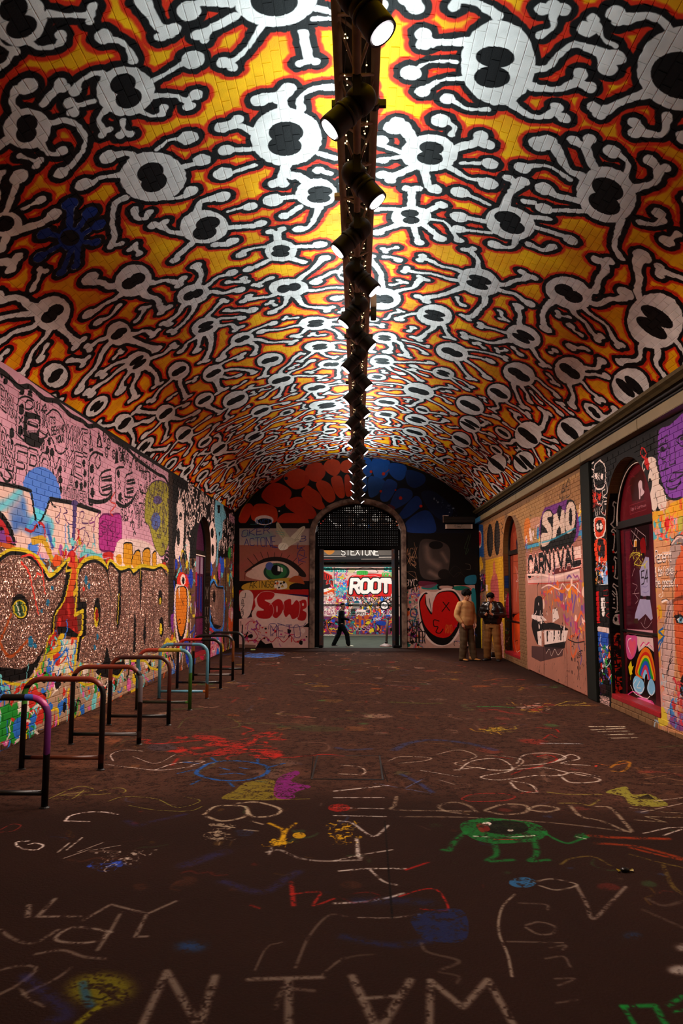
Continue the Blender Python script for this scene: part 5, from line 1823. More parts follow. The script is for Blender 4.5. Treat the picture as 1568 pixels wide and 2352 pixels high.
# ------------------------------------------------------------------ mesh helpers
def link_mesh(name, bm, mat, parent=None, shade=False):
    me = bpy.data.meshes.new(name)
    bmesh.ops.recalc_face_normals(bm, faces=bm.faces[:])
    bm.to_mesh(me); bm.free()
    if shade:
        for p in me.polygons:
            p.use_smooth = True
    o = bpy.data.objects.new(name, me); COL.objects.link(o)
    if mat:
        me.materials.append(mat)
    if parent:
        o.parent = parent
    return o


def new_obj(name, me, parent=None, loc=None):
    o = bpy.data.objects.new(name, me); COL.objects.link(o)
    if parent:
        o.parent = parent
    if loc is not None:
        o.location = loc
    return o


def thing(name, label, cat, loc=(0, 0, 0), rot=0.0, group=None):
    o = bpy.data.objects.new(name, None); COL.objects.link(o)
    o.empty_display_size = .1
    o.location = loc; o.rotation_euler = (0, 0, rot)
    o['label'] = label; o['category'] = cat
    if group:
        o['group'] = group
    return o


def tag(o, label, cat, group=None):
    o['label'] = label; o['category'] = cat
    if group:
        o['group'] = group
    return o


def struct(o):
    o['kind'] = 'structure'
    return o


def box(bm, x0, x1, y0, y1, z0, z1, M=None, bevel=0.0):
    v = [bm.verts.new(M @ Vector(p) if M else p) for p in
         [(x0, y0, z0), (x1, y0, z0), (x1, y1, z0), (x0, y1, z0), (x0, y0, z1), (x1, y0, z1), (x1, y1, z1), (x0, y1, z1)]]
    f = [bm.faces.new([v[i] for i in q]) for q in ((0, 3, 2, 1), (4, 5, 6, 7), (0, 1, 5, 4), (1, 2, 6, 5), (2, 3, 7, 6), (3, 0, 4, 7))]
    if bevel:
        bmesh.ops.bevel(bm, geom=list({e for q in f for e in q.edges}), offset=bevel, segments=2, affect='EDGES')
    return bm


def box_obj(name, mat, parent, x0, x1, y0, y1, z0, z1, bevel=0.0):
    return link_mesh(name, box(bmesh.new(), x0, x1, y0, y1, z0, z1, bevel=bevel), mat, parent)


def tube(bm, pts, r, n=10, cap=True, radii=None):
    pts = [Vector(p) for p in pts]; rings = []
    up = None
    for i, p in enumerate(pts):
        d = (pts[min(i + 1, len(pts) - 1)] - pts[max(i - 1, 0)]).normalized()
        if up is None:
            up = d.orthogonal().normalized()
        up = (up - d * up.dot(d)).normalized(); side = d.cross(up)
        rr = radii[i] if radii else r
        rings.append([bm.verts.new(p + (up * math.cos(2 * PI * k / n) + side * math.sin(2 * PI * k / n)) * rr) for k in range(n)])
    for a, b in zip(rings[:-1], rings[1:]):
        for k in range(n):
            bm.faces.new((a[k], a[(k + 1) % n], b[(k + 1) % n], b[k]))
    if cap:
        bm.faces.new(rings[0][::-1]); bm.faces.new(rings[-1])
    return bm


def lathe(bm, prof, n=20, M=None):
    """prof: (radius, z) from bottom to top, about local Z"""
    rings = []
    for r, z in prof:
        rings.append([bm.verts.new((M @ Vector((r * math.cos(2 * PI * k / n), r * math.sin(2 * PI * k / n), z))) if M else
                                   (r * math.cos(2 * PI * k / n), r * math.sin(2 * PI * k / n), z)) for k in range(n)])
    for a, b in zip(rings[:-1], rings[1:]):
        for k in range(n):
            bm.faces.new((a[k], a[(k + 1) % n], b[(k + 1) % n], b[k]))
    bm.faces.new(rings[0][::-1]); bm.faces.new(rings[-1])
    return bm


# ------------------------------------------------------------------ murals
def make(name, u0, u1, v0, v1, res, base, unit=0.005, chalk=False, pre=None):
    m = Mural(name, u0, u1, v0, v1, res, base, unit, chalk)
    if pre:
        pre(m)
    m.draw(ART[name])
    return m


CLUTTER = 'e8d8c8,d04030,3a80d0,e0c030,30a040,7fd0d0,c05090,17120f,d86a30,7a4a90'.split(',')
m_left = make('left', 5.0, 22.3, -.05, 4.3, .005, '6a4a38', pre=lambda m: m.blobs(CLUTTER, 500, 8, 60, 1, [(1000, 0), (4500, 0), (4500, 800), (1000, 800)]))
m_right = make('right', 5.0, 22.3, -.05, 4.3, .005, '8a6a4c', pre=lambda m: m.blobs(CLUTTER, 500, 8, 60, 2, [(1000, 0), (1640, 0), (1640, 800), (1000, 800)]))
m_end = make('end', -3.9, 3.8, -.1, 5.9, .008, '140f0d')
m_floor = make('floor', -3.9, 3.8, 2.2, 22.4, .005, '34211a', chalk=True)
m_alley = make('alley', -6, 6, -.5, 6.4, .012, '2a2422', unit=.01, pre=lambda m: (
    m.blobs(CLUTTER, 700, 8, 60, 7, [(-600, -40), (600, -40), (600, 380), (-600, 380)]),
    m.blobs(['e8e0d8', '3a3030', '6a5040'], 160, 6, 30, 9, [(-90, 400), (160, 400), (160, 560), (-90, 560)])))  # pale daubs painted on the dark upper wall stand for lights behind the screen
m_jambr = make('jambr', 3.5, 4.0, -.05, 4.0, .004, '6a4a2c')
m_jambf = make('jambf', 3.5, 4.0, -.05, 4.0, .005, '7a5a38')
m_jambl = make('jambl', -4.1, -3.6, -.05, 4.0, .005, '54402c')
m_winr = make('winr', 8.6, 11.1, -.05, 3.6, .004, '5a1824')
m_winf = make('winf', 16.4, 18.8, -.05, 3.6, .006, '6a3a2c')
m_winl = make('winl', 16.6, 19.4, -.05, 3.6, .006, '5a2a48')
m_vault = Mural('vault', -4.25, 4.25, 3.6, 22.3, .006, 'f0a800')
paint_vault(m_vault, ART['ceil'])

GAIN = 1.0
M_left = paint_mat(m_left, 'yz', .56, .30, GAIN)
M_right = paint_mat(m_right, 'yz', .58, .25, GAIN)
M_end = paint_mat(m_end, 'xz', .5, .3, GAIN, 40)
M_floor = paint_mat(m_floor, 'xy', .8, .5, GAIN, 70, .06)
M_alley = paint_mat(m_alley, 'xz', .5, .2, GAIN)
M_jambr = paint_mat(m_jambr, 'xz', .5, .3, GAIN)
M_jambf = paint_mat(m_jambf, 'xz', .5, .3, GAIN)
M_jambl = paint_mat(m_jambl, 'xz', .5, .3, GAIN)
M_winr = paint_mat(m_winr, 'yz', .2, .02, GAIN)
M_winf = paint_mat(m_winf, 'yz', .2, .02, GAIN)
M_winl = paint_mat(m_winl, 'yz', .25, .02, GAIN)
M_vault = paint_mat(m_vault, 'vault', .55, .15, GAIN)
M_steel = plain('dark_steel', '15110f', .35, .3, .3)
M_truss = plain('truss_metal', 'b89a8c', .5, .0, .15)
M_black = plain('black_housing', '1a1613', .5, 0, .2)
M_soot = plain('sooty_render', '060505', .9, 0, .3, 6)
M_stone = plain('painted_stone', '4a3a34', .7, 0, 0, 5, '8a7668', .4)
M_beige = plain('beige_trunking', '7c6b4a', .5, 0, .15, 3)
M_olive = plain('olive_ledge', '54462a', .6, 0, .3, 8)
M_cable = plain('black_cable', '14100e', .5)
M_redwood = plain('red_sill', '9a1a24', .4, 0, .25, 9)
M_brown = plain('worn_brown_post', '5a4034', .6, 0, 0, 7, '3a4450', .3)
M_greenblack = plain('green_black_post', '0c100a', .8, 0, .4, 10)
M_alley_floor = plain('grey_green_floor', '3a4238', .7, 0, .25, 2.5)
M_white = plain('white_enamel', 'd8c4b4', .5)
M_lens = plain('lamp_lens', 'ffffff', .4, emit=(1, .93, 1), strength=14)
M_warm = plain('warm_bulb', 'ffe0a0', .4, emit=(1, .72, .35), strength=3.0)
M_green = plain('green_indicator', '60ff60', .4, emit=(.5, 1, .1), strength=2.0)

# ------------------------------------------------------------------ floor
bm = bmesh.new()
box(bm, WL - .25, WR + .25, Y0, D + .02, -.12, 0)
floor = struct(link_mesh('floor', bm, M_floor))
bm = bmesh.new()
v = [bm.verts.new(p) for p in [(-1.3, D + .02, 0), (1.3, D + .02, 0), (1.3, D + 2.2, ALLEY_Z), (-1.3, D + 2.2, ALLEY_Z)]]
bm.faces.new(v)
w = [bm.verts.new(p) for p in [(-8, D + 2.2, ALLEY_Z), (8, D + 2.2, ALLEY_Z), (8, ALLEY_Y, ALLEY_Z), (-8, ALLEY_Y, ALLEY_Z)]]
bm.faces.new(w)
struct(link_mesh('floor', bm, M_alley_floor))

# ------------------------------------------------------------------ side walls with arched openings
OPEN = {'left': [(16.95, 18.67)], 'right': [(9.14, 10.86), (16.86, 18.58)]}
OZ0, OZS = .16, 2.60                                  # sill and springing of the openings


def in_open(side, y, z, m=0.0):
    for a, b in OPEN[side]:
        c, r = (a + b) / 2, (b - a) / 2 + m
        if abs(y - c) < r and OZ0 - m < z and (z < OZS or (y - c) ** 2 + (z - OZS) ** 2 < r * r):
            return True
    return False


def wall_sheet(side, x, top):
    bm = bmesh.new()

    def quad(pts):
        bm.faces.new([bm.verts.new((x, a, b)) for a, b in pts])
    y = Y0
    for a, b in sorted(OPEN[side]):
        quad([(y, 0), (a, 0), (a, top), (y, top)])
        quad([(a, 0), (b, 0), (b, OZ0), (a, OZ0)])
        c, r = (a + b) / 2, (b - a) / 2
        for i in range(20):
            t0, t1 = PI * (1 - i / 20), PI * (1 - (i + 1) / 20)
            p, q = (c + r * math.cos(t0), OZS + r * math.sin(t0)), (c + r * math.cos(t1), OZS + r * math.sin(t1))
            quad([p, q, (q[0], top), (p[0], top)])
        y = b
    quad([(y, 0), (D, 0), (D, top), (y, top)])
    bmesh.ops.remove_doubles(bm, verts=bm.verts[:], dist=1e-4)
    return bm


def brick_mesh(name, L, H, T, ax, mat, ins=.005):
    """one brick face with bevelled arrises: L along ax[0], H along ax[1], proud along ax[2]"""
    A, B, N = (Vector(v) for v in ax)
    bm = bmesh.new()
    lo = [bm.verts.new(A * (sx * L / 2) + B * (sy * H / 2) - N * .004) for sx, sy in ((-1, -1), (1, -1), (1, 1), (-1, 1))]
    hi = [bm.verts.new(A * (sx * (L / 2 - ins)) + B * (sy * (H / 2 - ins)) + N * T) for sx, sy in ((-1, -1), (1, -1), (1, 1), (-1, 1))]
    for i in range(4):
        bm.faces.new((lo[i], lo[(i + 1) % 4], hi[(i + 1) % 4], hi[i]))
    bm.faces.new(hi)
    bmesh.ops.recalc_face_normals(bm, faces=bm.faces[:])
    me = bpy.data.meshes.new(name); bm.to_mesh(me); bm.free()
    me.materials.append(mat)
    return me


def stamp(name, me, places, parent, mat):
    """many bricks joined into one part (those past the nearest three hundred)"""
    bv = np.array([v.co[:] for v in me.vertices]); bf = [tuple(p.vertices) for p in me.polygons]
    n = len(bv); V = []; Fc = []
    for i, (loc, M) in enumerate(places):
        V.append((bv @ M.T if M is not None else bv) + np.array(loc)); Fc += [tuple(k + i * n for k in f) for f in bf]
    m = bpy.data.meshes.new(name); m.from_pydata(np.vstack(V).tolist(), [], Fc); m.update(); m.materials.append(mat)
    o = new_obj(name, m, parent); o['kind'] = 'stuff'
    return o


def lay_bricks(side, x, top, wall, mat, skip=None):
    s = 1 if side == 'left' else -1
    me = brick_mesh('brick', .215, .065, .009, ((0, 1, 0), (0, 0, 1), (s, 0, 0)), mat)
    R = random.Random(side); P = []
    rows = int(top / .075)
    for r in range(rows):
        z = .0375 + r * .075; off = .1125 * (r % 2)
        y = 6.6 + off
        while y < D - .12:
            if not any(in_open(side, y + dy, z + dz, .015) for dy in (-.1, 0, .1) for dz in (-.03, .03)) and not (skip and skip(y, z)):
                P.append((x + s * R.uniform(-.003, .002), y, z))
            y += .225
    near = 7.85 if side == 'left' else 8.2
    order = sorted(P, key=lambda p: p[1] if p[1] > near else 99 - p[1])
    for p in order[:300]:
        new_obj('brick', me, wall, p)
    stamp('brickwork', me, [(p, None) for p in order[300:]], wall, mat)


wall_left = struct(link_mesh('wall_left', wall_sheet('left', WL, SPRING + .02), M_left))
lay_bricks('left', WL, SPRING - .03, wall_left, M_left)
HOARD = (11.92, 16.05, 2.02)
wall_right = struct(link_mesh('wall_right', wall_sheet('right', WR, SPRING + .02), M_right))
lay_bricks('right', WR, 3.66, wall_right, M_right, lambda y, z: HOARD[0] - .15 < y < HOARD[1] and z < HOARD[2] + .03)


# ------------------------------------------------------------------ recessed arched windows
def reveal(parent, side, y0, y1, x, depth, mat):
    s = -1 if side == 'left' else 1
    c, r = (y0 + y1) / 2, (y1 - y0) / 2
    prof = [(y0, OZ0), (y0, OZS)] + [(c + r * math.cos(PI * (1 - i / 18)), OZS + r * math.sin(PI * (1 - i / 18))) for i in range(1, 18)] + [(y1, OZS), (y1, OZ0)]
    bm = bmesh.new()
    a = [bm.verts.new((x, p, q)) for p, q in prof]; b = [bm.verts.new((x + s * depth, p, q)) for p, q in prof]
    for i in range(len(prof) - 1):
        bm.faces.new((a[i], a[i + 1], b[i + 1], b[i]))
    return link_mesh('reveal', bm, mat, parent)


def half_disc(x, c, r, z, n=20):
    bm = bmesh.new()
    bm.faces.new([bm.verts.new((x, c + r * math.cos(PI * i / n), z + r * math.sin(PI * i / n))) for i in range(n + 1)])
    return bm


def window(name, side, y0, y1, x, depth, mat, mat_jamb, panel_top=1.10, brick=False):
    s = -1 if side == 'left' else 1
    w = struct(bpy.data.objects.new(name, None)); COL.objects.link(w)
    c, r = (y0 + y1) / 2, (y1 - y0) / 2
    rv = reveal(w, side, y0, y1, x, depth, mat_jamb)
    xp = x + s * depth
    if brick:                                       # the far jamb and arch laid brick by brick
        me = brick_mesh('brick', depth - .02, .065, .006, ((1, 0, 0), (0, 0, 1), (0, -1, 0)), mat_jamb, .004)
        for i in range(int((OZS - OZ0) / .075)):
            new_obj('brick', me, rv, (x + s * depth / 2, y1, OZ0 + .04 + i * .075))
        for i in range(34):
            t = PI * (i + .5) / 34
            o = new_obj('brick', me, rv, (x + s * depth / 2, c + r * math.cos(t), OZS + r * math.sin(t)))
            o.rotation_euler = (t, 0, 0)
    link_mesh('upper_pane', half_disc(xp - s * .03, c, r, OZS), mat, w)
    bm = bmesh.new(); box(bm, xp - s * .03, xp - s * .02, y0, y1, panel_top, OZS); link_mesh('lower_pane', bm, mat, w)
    bm = bmesh.new(); box(bm, xp - s * .045, xp - s * .02, y0, y1, OZ0 + .05, panel_top - .03); link_mesh('lower_panel', bm, mat, w)
    fr = bmesh.new()
    xm = xp - s * .05
    arc = [(xm, c + (r - .03) * math.cos(PI * i / 24), OZS + (r - .03) * math.sin(PI * i / 24)) for i in range(25)]
    tube(fr, [(xm, y1 - .03, OZ0)] + arc + [(xm, y0 + .03, OZ0)], .034, 8)
    link_mesh('frame', fr, M_steel, w)
    bm = bmesh.new(); box(bm, min(xp - s * .08, xp), max(xp - s * .08, xp), y0, y1, OZS - .05, OZS + .05); link_mesh('transom', bm, M_steel, w)
    bm = bmesh.new(); box(bm, min(xp - s * .07, xp), max(xp - s * .07, xp), y0, y1, panel_top - .03, panel_top); link_mesh('middle_rail', bm, M_steel, w)
    bm = bmesh.new()
    xs = sorted((x - s * .012, xp)); box(bm, xs[0], xs[1], y0 + .005, y1 - .005, OZ0 - .02, OZ0 + .05, bevel=.008); link_mesh('sill', bm, M_redwood, w)
    return w


w1 = window('window_1', 'right', 9.14, 10.86, WR, .22, M_winr, M_jambr, 1.12, True)
bm = bmesh.new()
c, r = 10.0, .86
tube(bm, [(3.76, c + (r - .075) * math.cos(t), OZS + (r - .075) * math.sin(t)) for t in [PI * i / 20 for i in range(21)]], .007, 6)
link_mesh('bright_bead', bm, M_white, w1)
w2 = window('window_2', 'right', 16.86, 18.58, WR, .20, M_winf, M_jambf, .95, True)
w3 = window('window_3', 'left', 16.95, 18.67, WL, .20, M_winl, M_jambl, 1.05, True)
for yy in (17.5, 18.1):
    bm = bmesh.new(); box(bm, -3.90, -3.86, yy - .02, yy + .02, 1.05, OZS); link_mesh('mullion', bm, plain('plum_frame', '6a2a50', .4), w3)
bm = bmesh.new(); box(bm, -3.895, -3.85, 16.97, 18.65, 2.52, 2.58); link_mesh('white_transom', bm, M_white, w3)

# ------------------------------------------------------------------ vault
TH = math.asin(3.67 / RC)
bm = bmesh.new()
NS = 48
ring = []
for y in (Y0, 4, 10, 16, D):
    ring.append([bm.verts.new((XC + RC * math.sin(-TH + 2 * TH * i / NS), y, ZC + RC * math.cos(-TH + 2 * TH * i / NS))) for i in range(NS + 1)])
for a, b in zip(ring[:-1], ring[1:]):
    for i in range(NS):
        bm.faces.new((a[i], a[i + 1], b[i + 1], b[i]))
ceiling = struct(link_mesh('ceiling', bm, M_vault, shade=True))
vb = brick_mesh('brick', .219, .0695, .0045, ((0, 1, 0), (1, 0, 0), (0, 0, -1)), M_vault, .0028)
R = random.Random(4)
places = []
ncourse = int(2 * TH * RC / .0755)
for i in range(ncourse):
    th = -TH + (i + .5) * 2 * TH / ncourse
    y = 4.0 + .1125 * (i % 2) + R.uniform(-.02, .02)
    while y < D - .1:
        places.append((th, y, RC + R.uniform(-.0012, .0012))); y += .225


def seen(p):
    x = XC + p[2] * math.sin(p[0]); z = ZC + p[2] * math.cos(p[0])
    return (z - 1.65) / p[1] < .85 and abs(x) / p[1] < .46


places.sort(key=lambda p: (0 if seen(p) else 1, p[1] * p[1] + (RC * math.sin(p[0])) ** 2))
stf = []
for k, (th, y, rr) in enumerate(places):
    loc = (XC + rr * math.sin(th), y, ZC + rr * math.cos(th))
    if k < 300:
        o = new_obj('brick', vb, ceiling, loc); o.rotation_euler = (0, th, 0)
    else:
        cs, sn = math.cos(th), math.sin(th)
        stf.append((loc, np.array([[cs, 0, sn], [0, 1, 0], [-sn, 0, cs]])))
stamp('vault_brickwork', vb, stf, ceiling, M_vault)

# ------------------------------------------------------------------ end wall with its doorway
AW, AS, AR = 1.29, 3.41, .89                # half width, springing and rise of the arch
bm = bmesh.new()
fz = lambda x: ZC + math.sqrt(RC * RC - (x - XC) ** 2)
az = lambda x: AS + AR * math.sqrt(max(0, 1 - (x / AW) ** 2))
xs = [WL - .05 + (WR - WL + .1) * i / 60 for i in range(61)] + [-AW, AW]
xs = sorted(set(xs + [AW * math.sin(PI / 2 * (i / 14 - 1)) for i in range(29)]))
for a, b in zip(xs[:-1], xs[1:]):
    mid = (a + b) / 2
    ta, tb = fz(max(-3.70, min(3.6, a))) + .05, fz(max(-3.70, min(3.6, b))) + .05
    if abs(mid) < AW:
        za, zb = az(max(-AW, min(AW, a))), az(max(-AW, min(AW, b)))
    else:
        za = zb = 0
    bm.faces.new([bm.verts.new(p) for p in ((a, D, za), (b, D, zb), (b, D, tb), (a, D, ta))])
bmesh.ops.remove_doubles(bm, verts=bm.verts[:], dist=1e-4)
wall_end = struct(link_mesh('wall_far', bm, M_end))

# arch surround and lining
door = struct(bpy.data.objects.new('door_1', None)); COL.objects.link(door)
prof = [(-AW, 0), (-AW, AS)] + [(AW * math.cos(PI * (1 - i / 28)), AS + AR * math.sin(PI * (1 - i / 28))) for i in range(1, 28)] + [(AW, AS), (AW, 0)]


def grown(p, d):
    x, z = p
    if z <= AS:
        return (x + math.copysign(d, x), z)
    n = Vector((x / AW ** 2, (z - AS) / AR ** 2)).normalized()
    return (x + n[0] * d, z + n[1] * d)


bm = bmesh.new()
sec = [(0, .30), (0, -.05), (.05, -.07), (.15, -.06), (.16, .0)]
rows = [[bm.verts.new((grown(p, d)[0], D + y, grown(p, d)[1])) for p in prof] for d, y in sec]
for a, b in zip(rows[:-1], rows[1:]):
    for i in range(len(prof) - 1):
        bm.faces.new((a[i], a[i + 1], b[i + 1], b[i]))
link_mesh('arch_surround', bm, M_stone, door)
# perforated tympanum: every hole is cut through
bm = bmesh.new()
yt = D + .20
P = .066
x0 = -AW
nx, nz = int(2 * AW / P) + 1, int((AS + AR - 2.96) / P) + 1
for i in range(nx):
    for j in range(nz):
        a, z = x0 + i * P, 3.02 + j * P
        def inside(x, zz):
            return abs(x) < AW - .01 and zz < az(x) - .02
        cs = [(a, z), (a + P, z), (a + P, z + P), (a, z + P)]
        if all(inside(*q) for q in cs):
            tri = [(a + .014, z + .018), (a + P - .014, z + .018), (a + P / 2, z + P - .016)]
            if j % 2:
                tri = [(a + .014, z + P - .018), (a + P / 2, z + .016), (a + P - .014, z + P - .018)]
                V = [bm.verts.new((q[0], yt, q[1])) for q in cs]; T = [bm.verts.new((q[0], yt, q[1])) for q in tri]
                bm.faces.new((V[0], V[1], T[1])); bm.faces.new((V[1], V[2], T[2], T[1])); bm.faces.new((V[2], V[3], T[0], T[2])); bm.faces.new((V[3], V[0], T[1], T[0]))
            else:
                V = [bm.verts.new((q[0], yt, q[1])) for q in cs]; T = [bm.verts.new((q[0], yt, q[1])) for q in tri]
                bm.faces.new((V[0], V[1], T[1], T[0])); bm.faces.new((V[1], V[2], T[2], T[1])); bm.faces.new((V[2], V[3], T[2])); bm.faces.new((V[3], V[0], T[0], T[2]))
        else:
            q = [(min(max(x, -AW), AW), min(zz, az(min(max(x, -AW), AW)) + .02)) for x, zz in cs]
            if max(v[1] for v in q) - min(v[1] for v in q) > .004 and q[1][0] - q[0][0] > .004 and q[2][1] > q[1][1] + 1e-4 and q[3][1] > q[0][1] + 1e-4:
                bm.faces.new([bm.verts.new((v[0], yt, v[1])) for v in q])
link_mesh('perforated_screen', bm, M_soot, door)
box_obj('lintel', M_soot, door, -AW, AW, D + .14, D + .30, 2.90, 3.03)
box_obj('dark_jamb', M_soot, door, -AW, -1.155, D + .10, D + .22, 0, 2.95)
box_obj('worn_post', M_brown, door, -1.155, -1.03, D + .04, D + .17, 0, 2.92, .01)
box_obj('worn_post', M_brown, door, 1.01, 1.10, D + .04, D + .17, 0, 2.92, .01)
box_obj('dark_jamb', M_soot, door, 1.10, 1.212, D + .06, D + .22, 0, 2.95)
box_obj('dark_jamb', M_soot, door, 1.245, AW, D + .12, D + .22, 0, 2.95)
box_obj('base_shoe', M_soot, door, -1.17, -1.05, D - .04, D + .05, 0, .07, .01)
box_obj('base_shoe', M_soot, door, 1.04, 1.26, D - .04, D + .05, 0, .07, .01)

# passage beyond: painted wall, beam, pipes, sides and roof
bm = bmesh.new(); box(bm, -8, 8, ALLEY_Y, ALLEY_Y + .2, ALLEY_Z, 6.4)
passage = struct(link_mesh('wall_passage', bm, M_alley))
bm = bmesh.new()
for a, b in (((-8, D + .4), (-8, ALLEY_Y)), ((8, D + .4), (8, ALLEY_Y))):
    bm.faces.new([bm.verts.new(p) for p in ((*a, ALLEY_Z), (*b, ALLEY_Z), (*b, 6.4), (*a, 6.4))])
bm.faces.new([bm.verts.new(p) for p in ((-8, D + .4, 6.4), (8, D + .4, 6.4), (8, ALLEY_Y, 6.4), (-8, ALLEY_Y, 6.4))])
for a, b in ((-8, -1.35), (1.35, 8)):
    bm.faces.new([bm.verts.new(p) for p in ((a, D + .4, ALLEY_Z), (b, D + .4, ALLEY_Z), (b, D + .4, 6.4), (a, D + .4, 6.4))])
struct(link_mesh('wall_passage_side', bm, M_soot))
bm = bmesh.new(); box(bm, -8, 8, ALLEY_Y - .35, ALLEY_Y, 3.02, 3.14); struct(link_mesh('trim_2', bm, M_soot))
bm = bmesh.new(); tube(bm, [(-8, ALLEY_Y - .2, 2.82), (8, ALLEY_Y - .2, 2.82)], .035, 8)
tag(link_mesh('service_pipe', bm, M_cable), 'thin dark service pipe running along the passage wall above the ROOT lettering', 'pipe')
bm = bmesh.new(); tube(bm, [(-8, ALLEY_Y - .06, 1.05), (8, ALLEY_Y - .06, 1.05)], .018, 6)
tag(link_mesh('handrail', bm, M_cable), 'thin dark rail fixed across the passage wall just under the ROOT lettering', 'rail')

# ------------------------------------------------------------------ ledge, trunking and cables on the right wall
ledge = bmesh.new()
for a, b in ((WR - .16, 3.97), (WR - .10, 3.93)):
    pass
v = [(WR + .02, 4.05), (WR - .17, 4.05), (WR - .17, 4.005), (WR - .12, 3.985), (WR - .09, 3.96), (WR + .02, 3.96)]
A = [ledge.verts.new((x, Y0, z)) for x, z in v]; B = [ledge.verts.new((x, D, z)) for x, z in v]
for i in range(6):
    ledge.faces.new((A[i], A[(i + 1) % 6], B[(i + 1) % 6], B[i]))
struct(link_mesh('trim_1', ledge, M_olive))
tr = struct(bpy.data.objects.new('trim_3', None)); COL.objects.link(tr)
y = 2.0
while y < D - .1:
    y2 = min(y + 2.39, D - .02)
    o = box_obj('trunking_segment', M_beige if y2 < D - .5 else plain('blue_trunking', '2a6a90', .5), tr, WR - .13, WR + .005, y, y2 - .008, 3.665, 3.805, .006)
    if y2 >= D - .5:
        o['label'] = 'blue painted end segment'
    y = y2
for k, (dx, z, rad) in enumerate(((-.05, 3.832, .020), (-.04, 3.878, .017), (-.055, 3.922, .022))):
    bm = bmesh.new(); Rk = random.Random(k)
    tube(bm, [(WR + dx, 1 + i * .55, z + Rk.uniform(-.004, .004)) for i in range(39)], rad, 8)
    o = tag(link_mesh('cable', bm, M_cable, shade=True), ('black cable lying directly on the beige trunking of the right wall', 'thin black cable between two thicker ones above the beige trunking',
                                               'black cable tucked under the olive ledge of the right wall')[k], 'cable')
bm = bmesh.new(); box(bm, WR - .05, WR + .01, 11.40, 11.86, 0, 3.66, bevel=.01)
struct(link_mesh('trim_4', bm, M_greenblack))
# hoarding boards, each a board of its own
hd = thing('hoarding', 'grey brown board hoarding painted CARNIVAL against the right brick wall', 'hoarding', (WR, HOARD[0], 0))
for a, b, zt in ((HOARD[0], 13.02, HOARD[2]), (13.03, 14.62, HOARD[2] + .03), (14.63, HOARD[1], HOARD[2])):
    bm = bmesh.new(); box(bm, -.032, -.002, a - HOARD[0], b - HOARD[0] - .006, .03, zt, bevel=.003)
    link_mesh('board', bm, M_right, hd)

# ------------------------------------------------------------------ truss and its lamps
tz = 4.42                                   # lower chord
truss = thing('lighting_truss', 'long brown triangular lighting truss hung under the painted vault', 'truss', (0, 0, tz))
TY0, TY1 = 2.4, 21.4
for x, z, r in ((0, 0, .024), (-.105, .17, .026), (.105, .17, .026)):
    bm = bmesh.new(); tube(bm, [(x, TY0, z), (x, TY1, z)], r, 12)
    link_mesh('chord', bm, M_truss, truss, True)


def rod_mesh(a, b, r):
    bm = bmesh.new(); tube(bm, [a, b], r, 6)
    me = bpy.data.meshes.new('brace')
    for f in bm.faces:
        f.smooth = True
    bm.to_mesh(me); bm.free(); me.materials.append(M_truss)
    return me


br = []
for s in (-1, 1):
    br += [rod_mesh((0, 0, 0), (s * .105, .22, .17), .009), rod_mesh((s * .105, .22, .17), (0, .44, 0), .009)]
br.append(rod_mesh((-.105, .22, .17), (.105, .44, .17), .009))
br.append(rod_mesh((-.105, .22, .17), (.105, .22, .17), .009))
y = TY0; nb = 0; extra = []
while y < TY1 - .44:
    for me in br:
        if nb < 290:
            new_obj('brace', me, truss, (0, y, 0)); nb += 1
    y += .44
bm = bmesh.new(); box(bm, -.10, .10, TY0, TY1, .185, .20)
for s in (-1, 1):
    box(bm, s * .10 - .004, s * .10 + .004, TY0, TY1, .185, .235)
link_mesh('uplight_tray', bm, M_black, truss)
# suspension straps
for y in (4.2, 8.3, 12.4, 16.5, 20.6):
    for s in (-1, 1):
        top = ZC + math.sqrt(RC ** 2 - (s * .105 - XC) ** 2) - tz
        bm = bmesh.new(); tube(bm, [(s * .105, y, .19), (s * .105, y, top)], .006, 6); link_mesh('drop_rod', bm, M_steel, truss)
        bm = bmesh.new(); tube(bm, [(s * .105, y - .02, .17), (s * .105, y + .02, .17)], .036, 12); box(bm, s * .105 - .012, s * .105 + .06 * s + .012, y - .015, y + .015, .15, .19)
        link_mesh('clamp', bm, M_steel, truss)
for y in (5.25, 7.6, 10.2, 13.3):
    for s in (-1, 1):
        bm = bmesh.new(); box(bm, min(s * .12, s * .17), max(s * .12, s * .17), y - .03, y + .03, .15, .185, bevel=.004)
        link_mesh('coupler', bm, M_white if y < 5.5 else M_steel, truss)

# fairy lights threaded through the truss
fl = thing('fairy_lights', 'strings of tiny warm fairy lights threaded inside the long truss', 'lights', (0, 0, tz))
R = random.Random(9)
bulbs = bmesh.new()
for sx in (-.06, .0, .055):
    pts = [(sx + R.uniform(-.012, .012), 2.5 + .16 * i, .10 + R.uniform(-.03, .04)) for i in range(70)]
    bm = bmesh.new(); tube(bm, pts, .0025, 5); link_mesh('wire', bm, M_cable, fl)
    for i in range(200):
        k = R.uniform(0, 68); a = pts[int(k)]; b = pts[int(k) + 1]; f = k - int(k)
        p = Vector(a).lerp(Vector(b), f) + Vector((R.uniform(-.012, .012), 0, -.008))
        bmesh.ops.create_icosphere(bulbs, subdivisions=1, radius=R.uniform(.0035, .006), matrix=Matrix.Translation(p))
bo = link_mesh('bulb_string', bulbs, M_warm, fl); bo['kind'] = 'stuff'

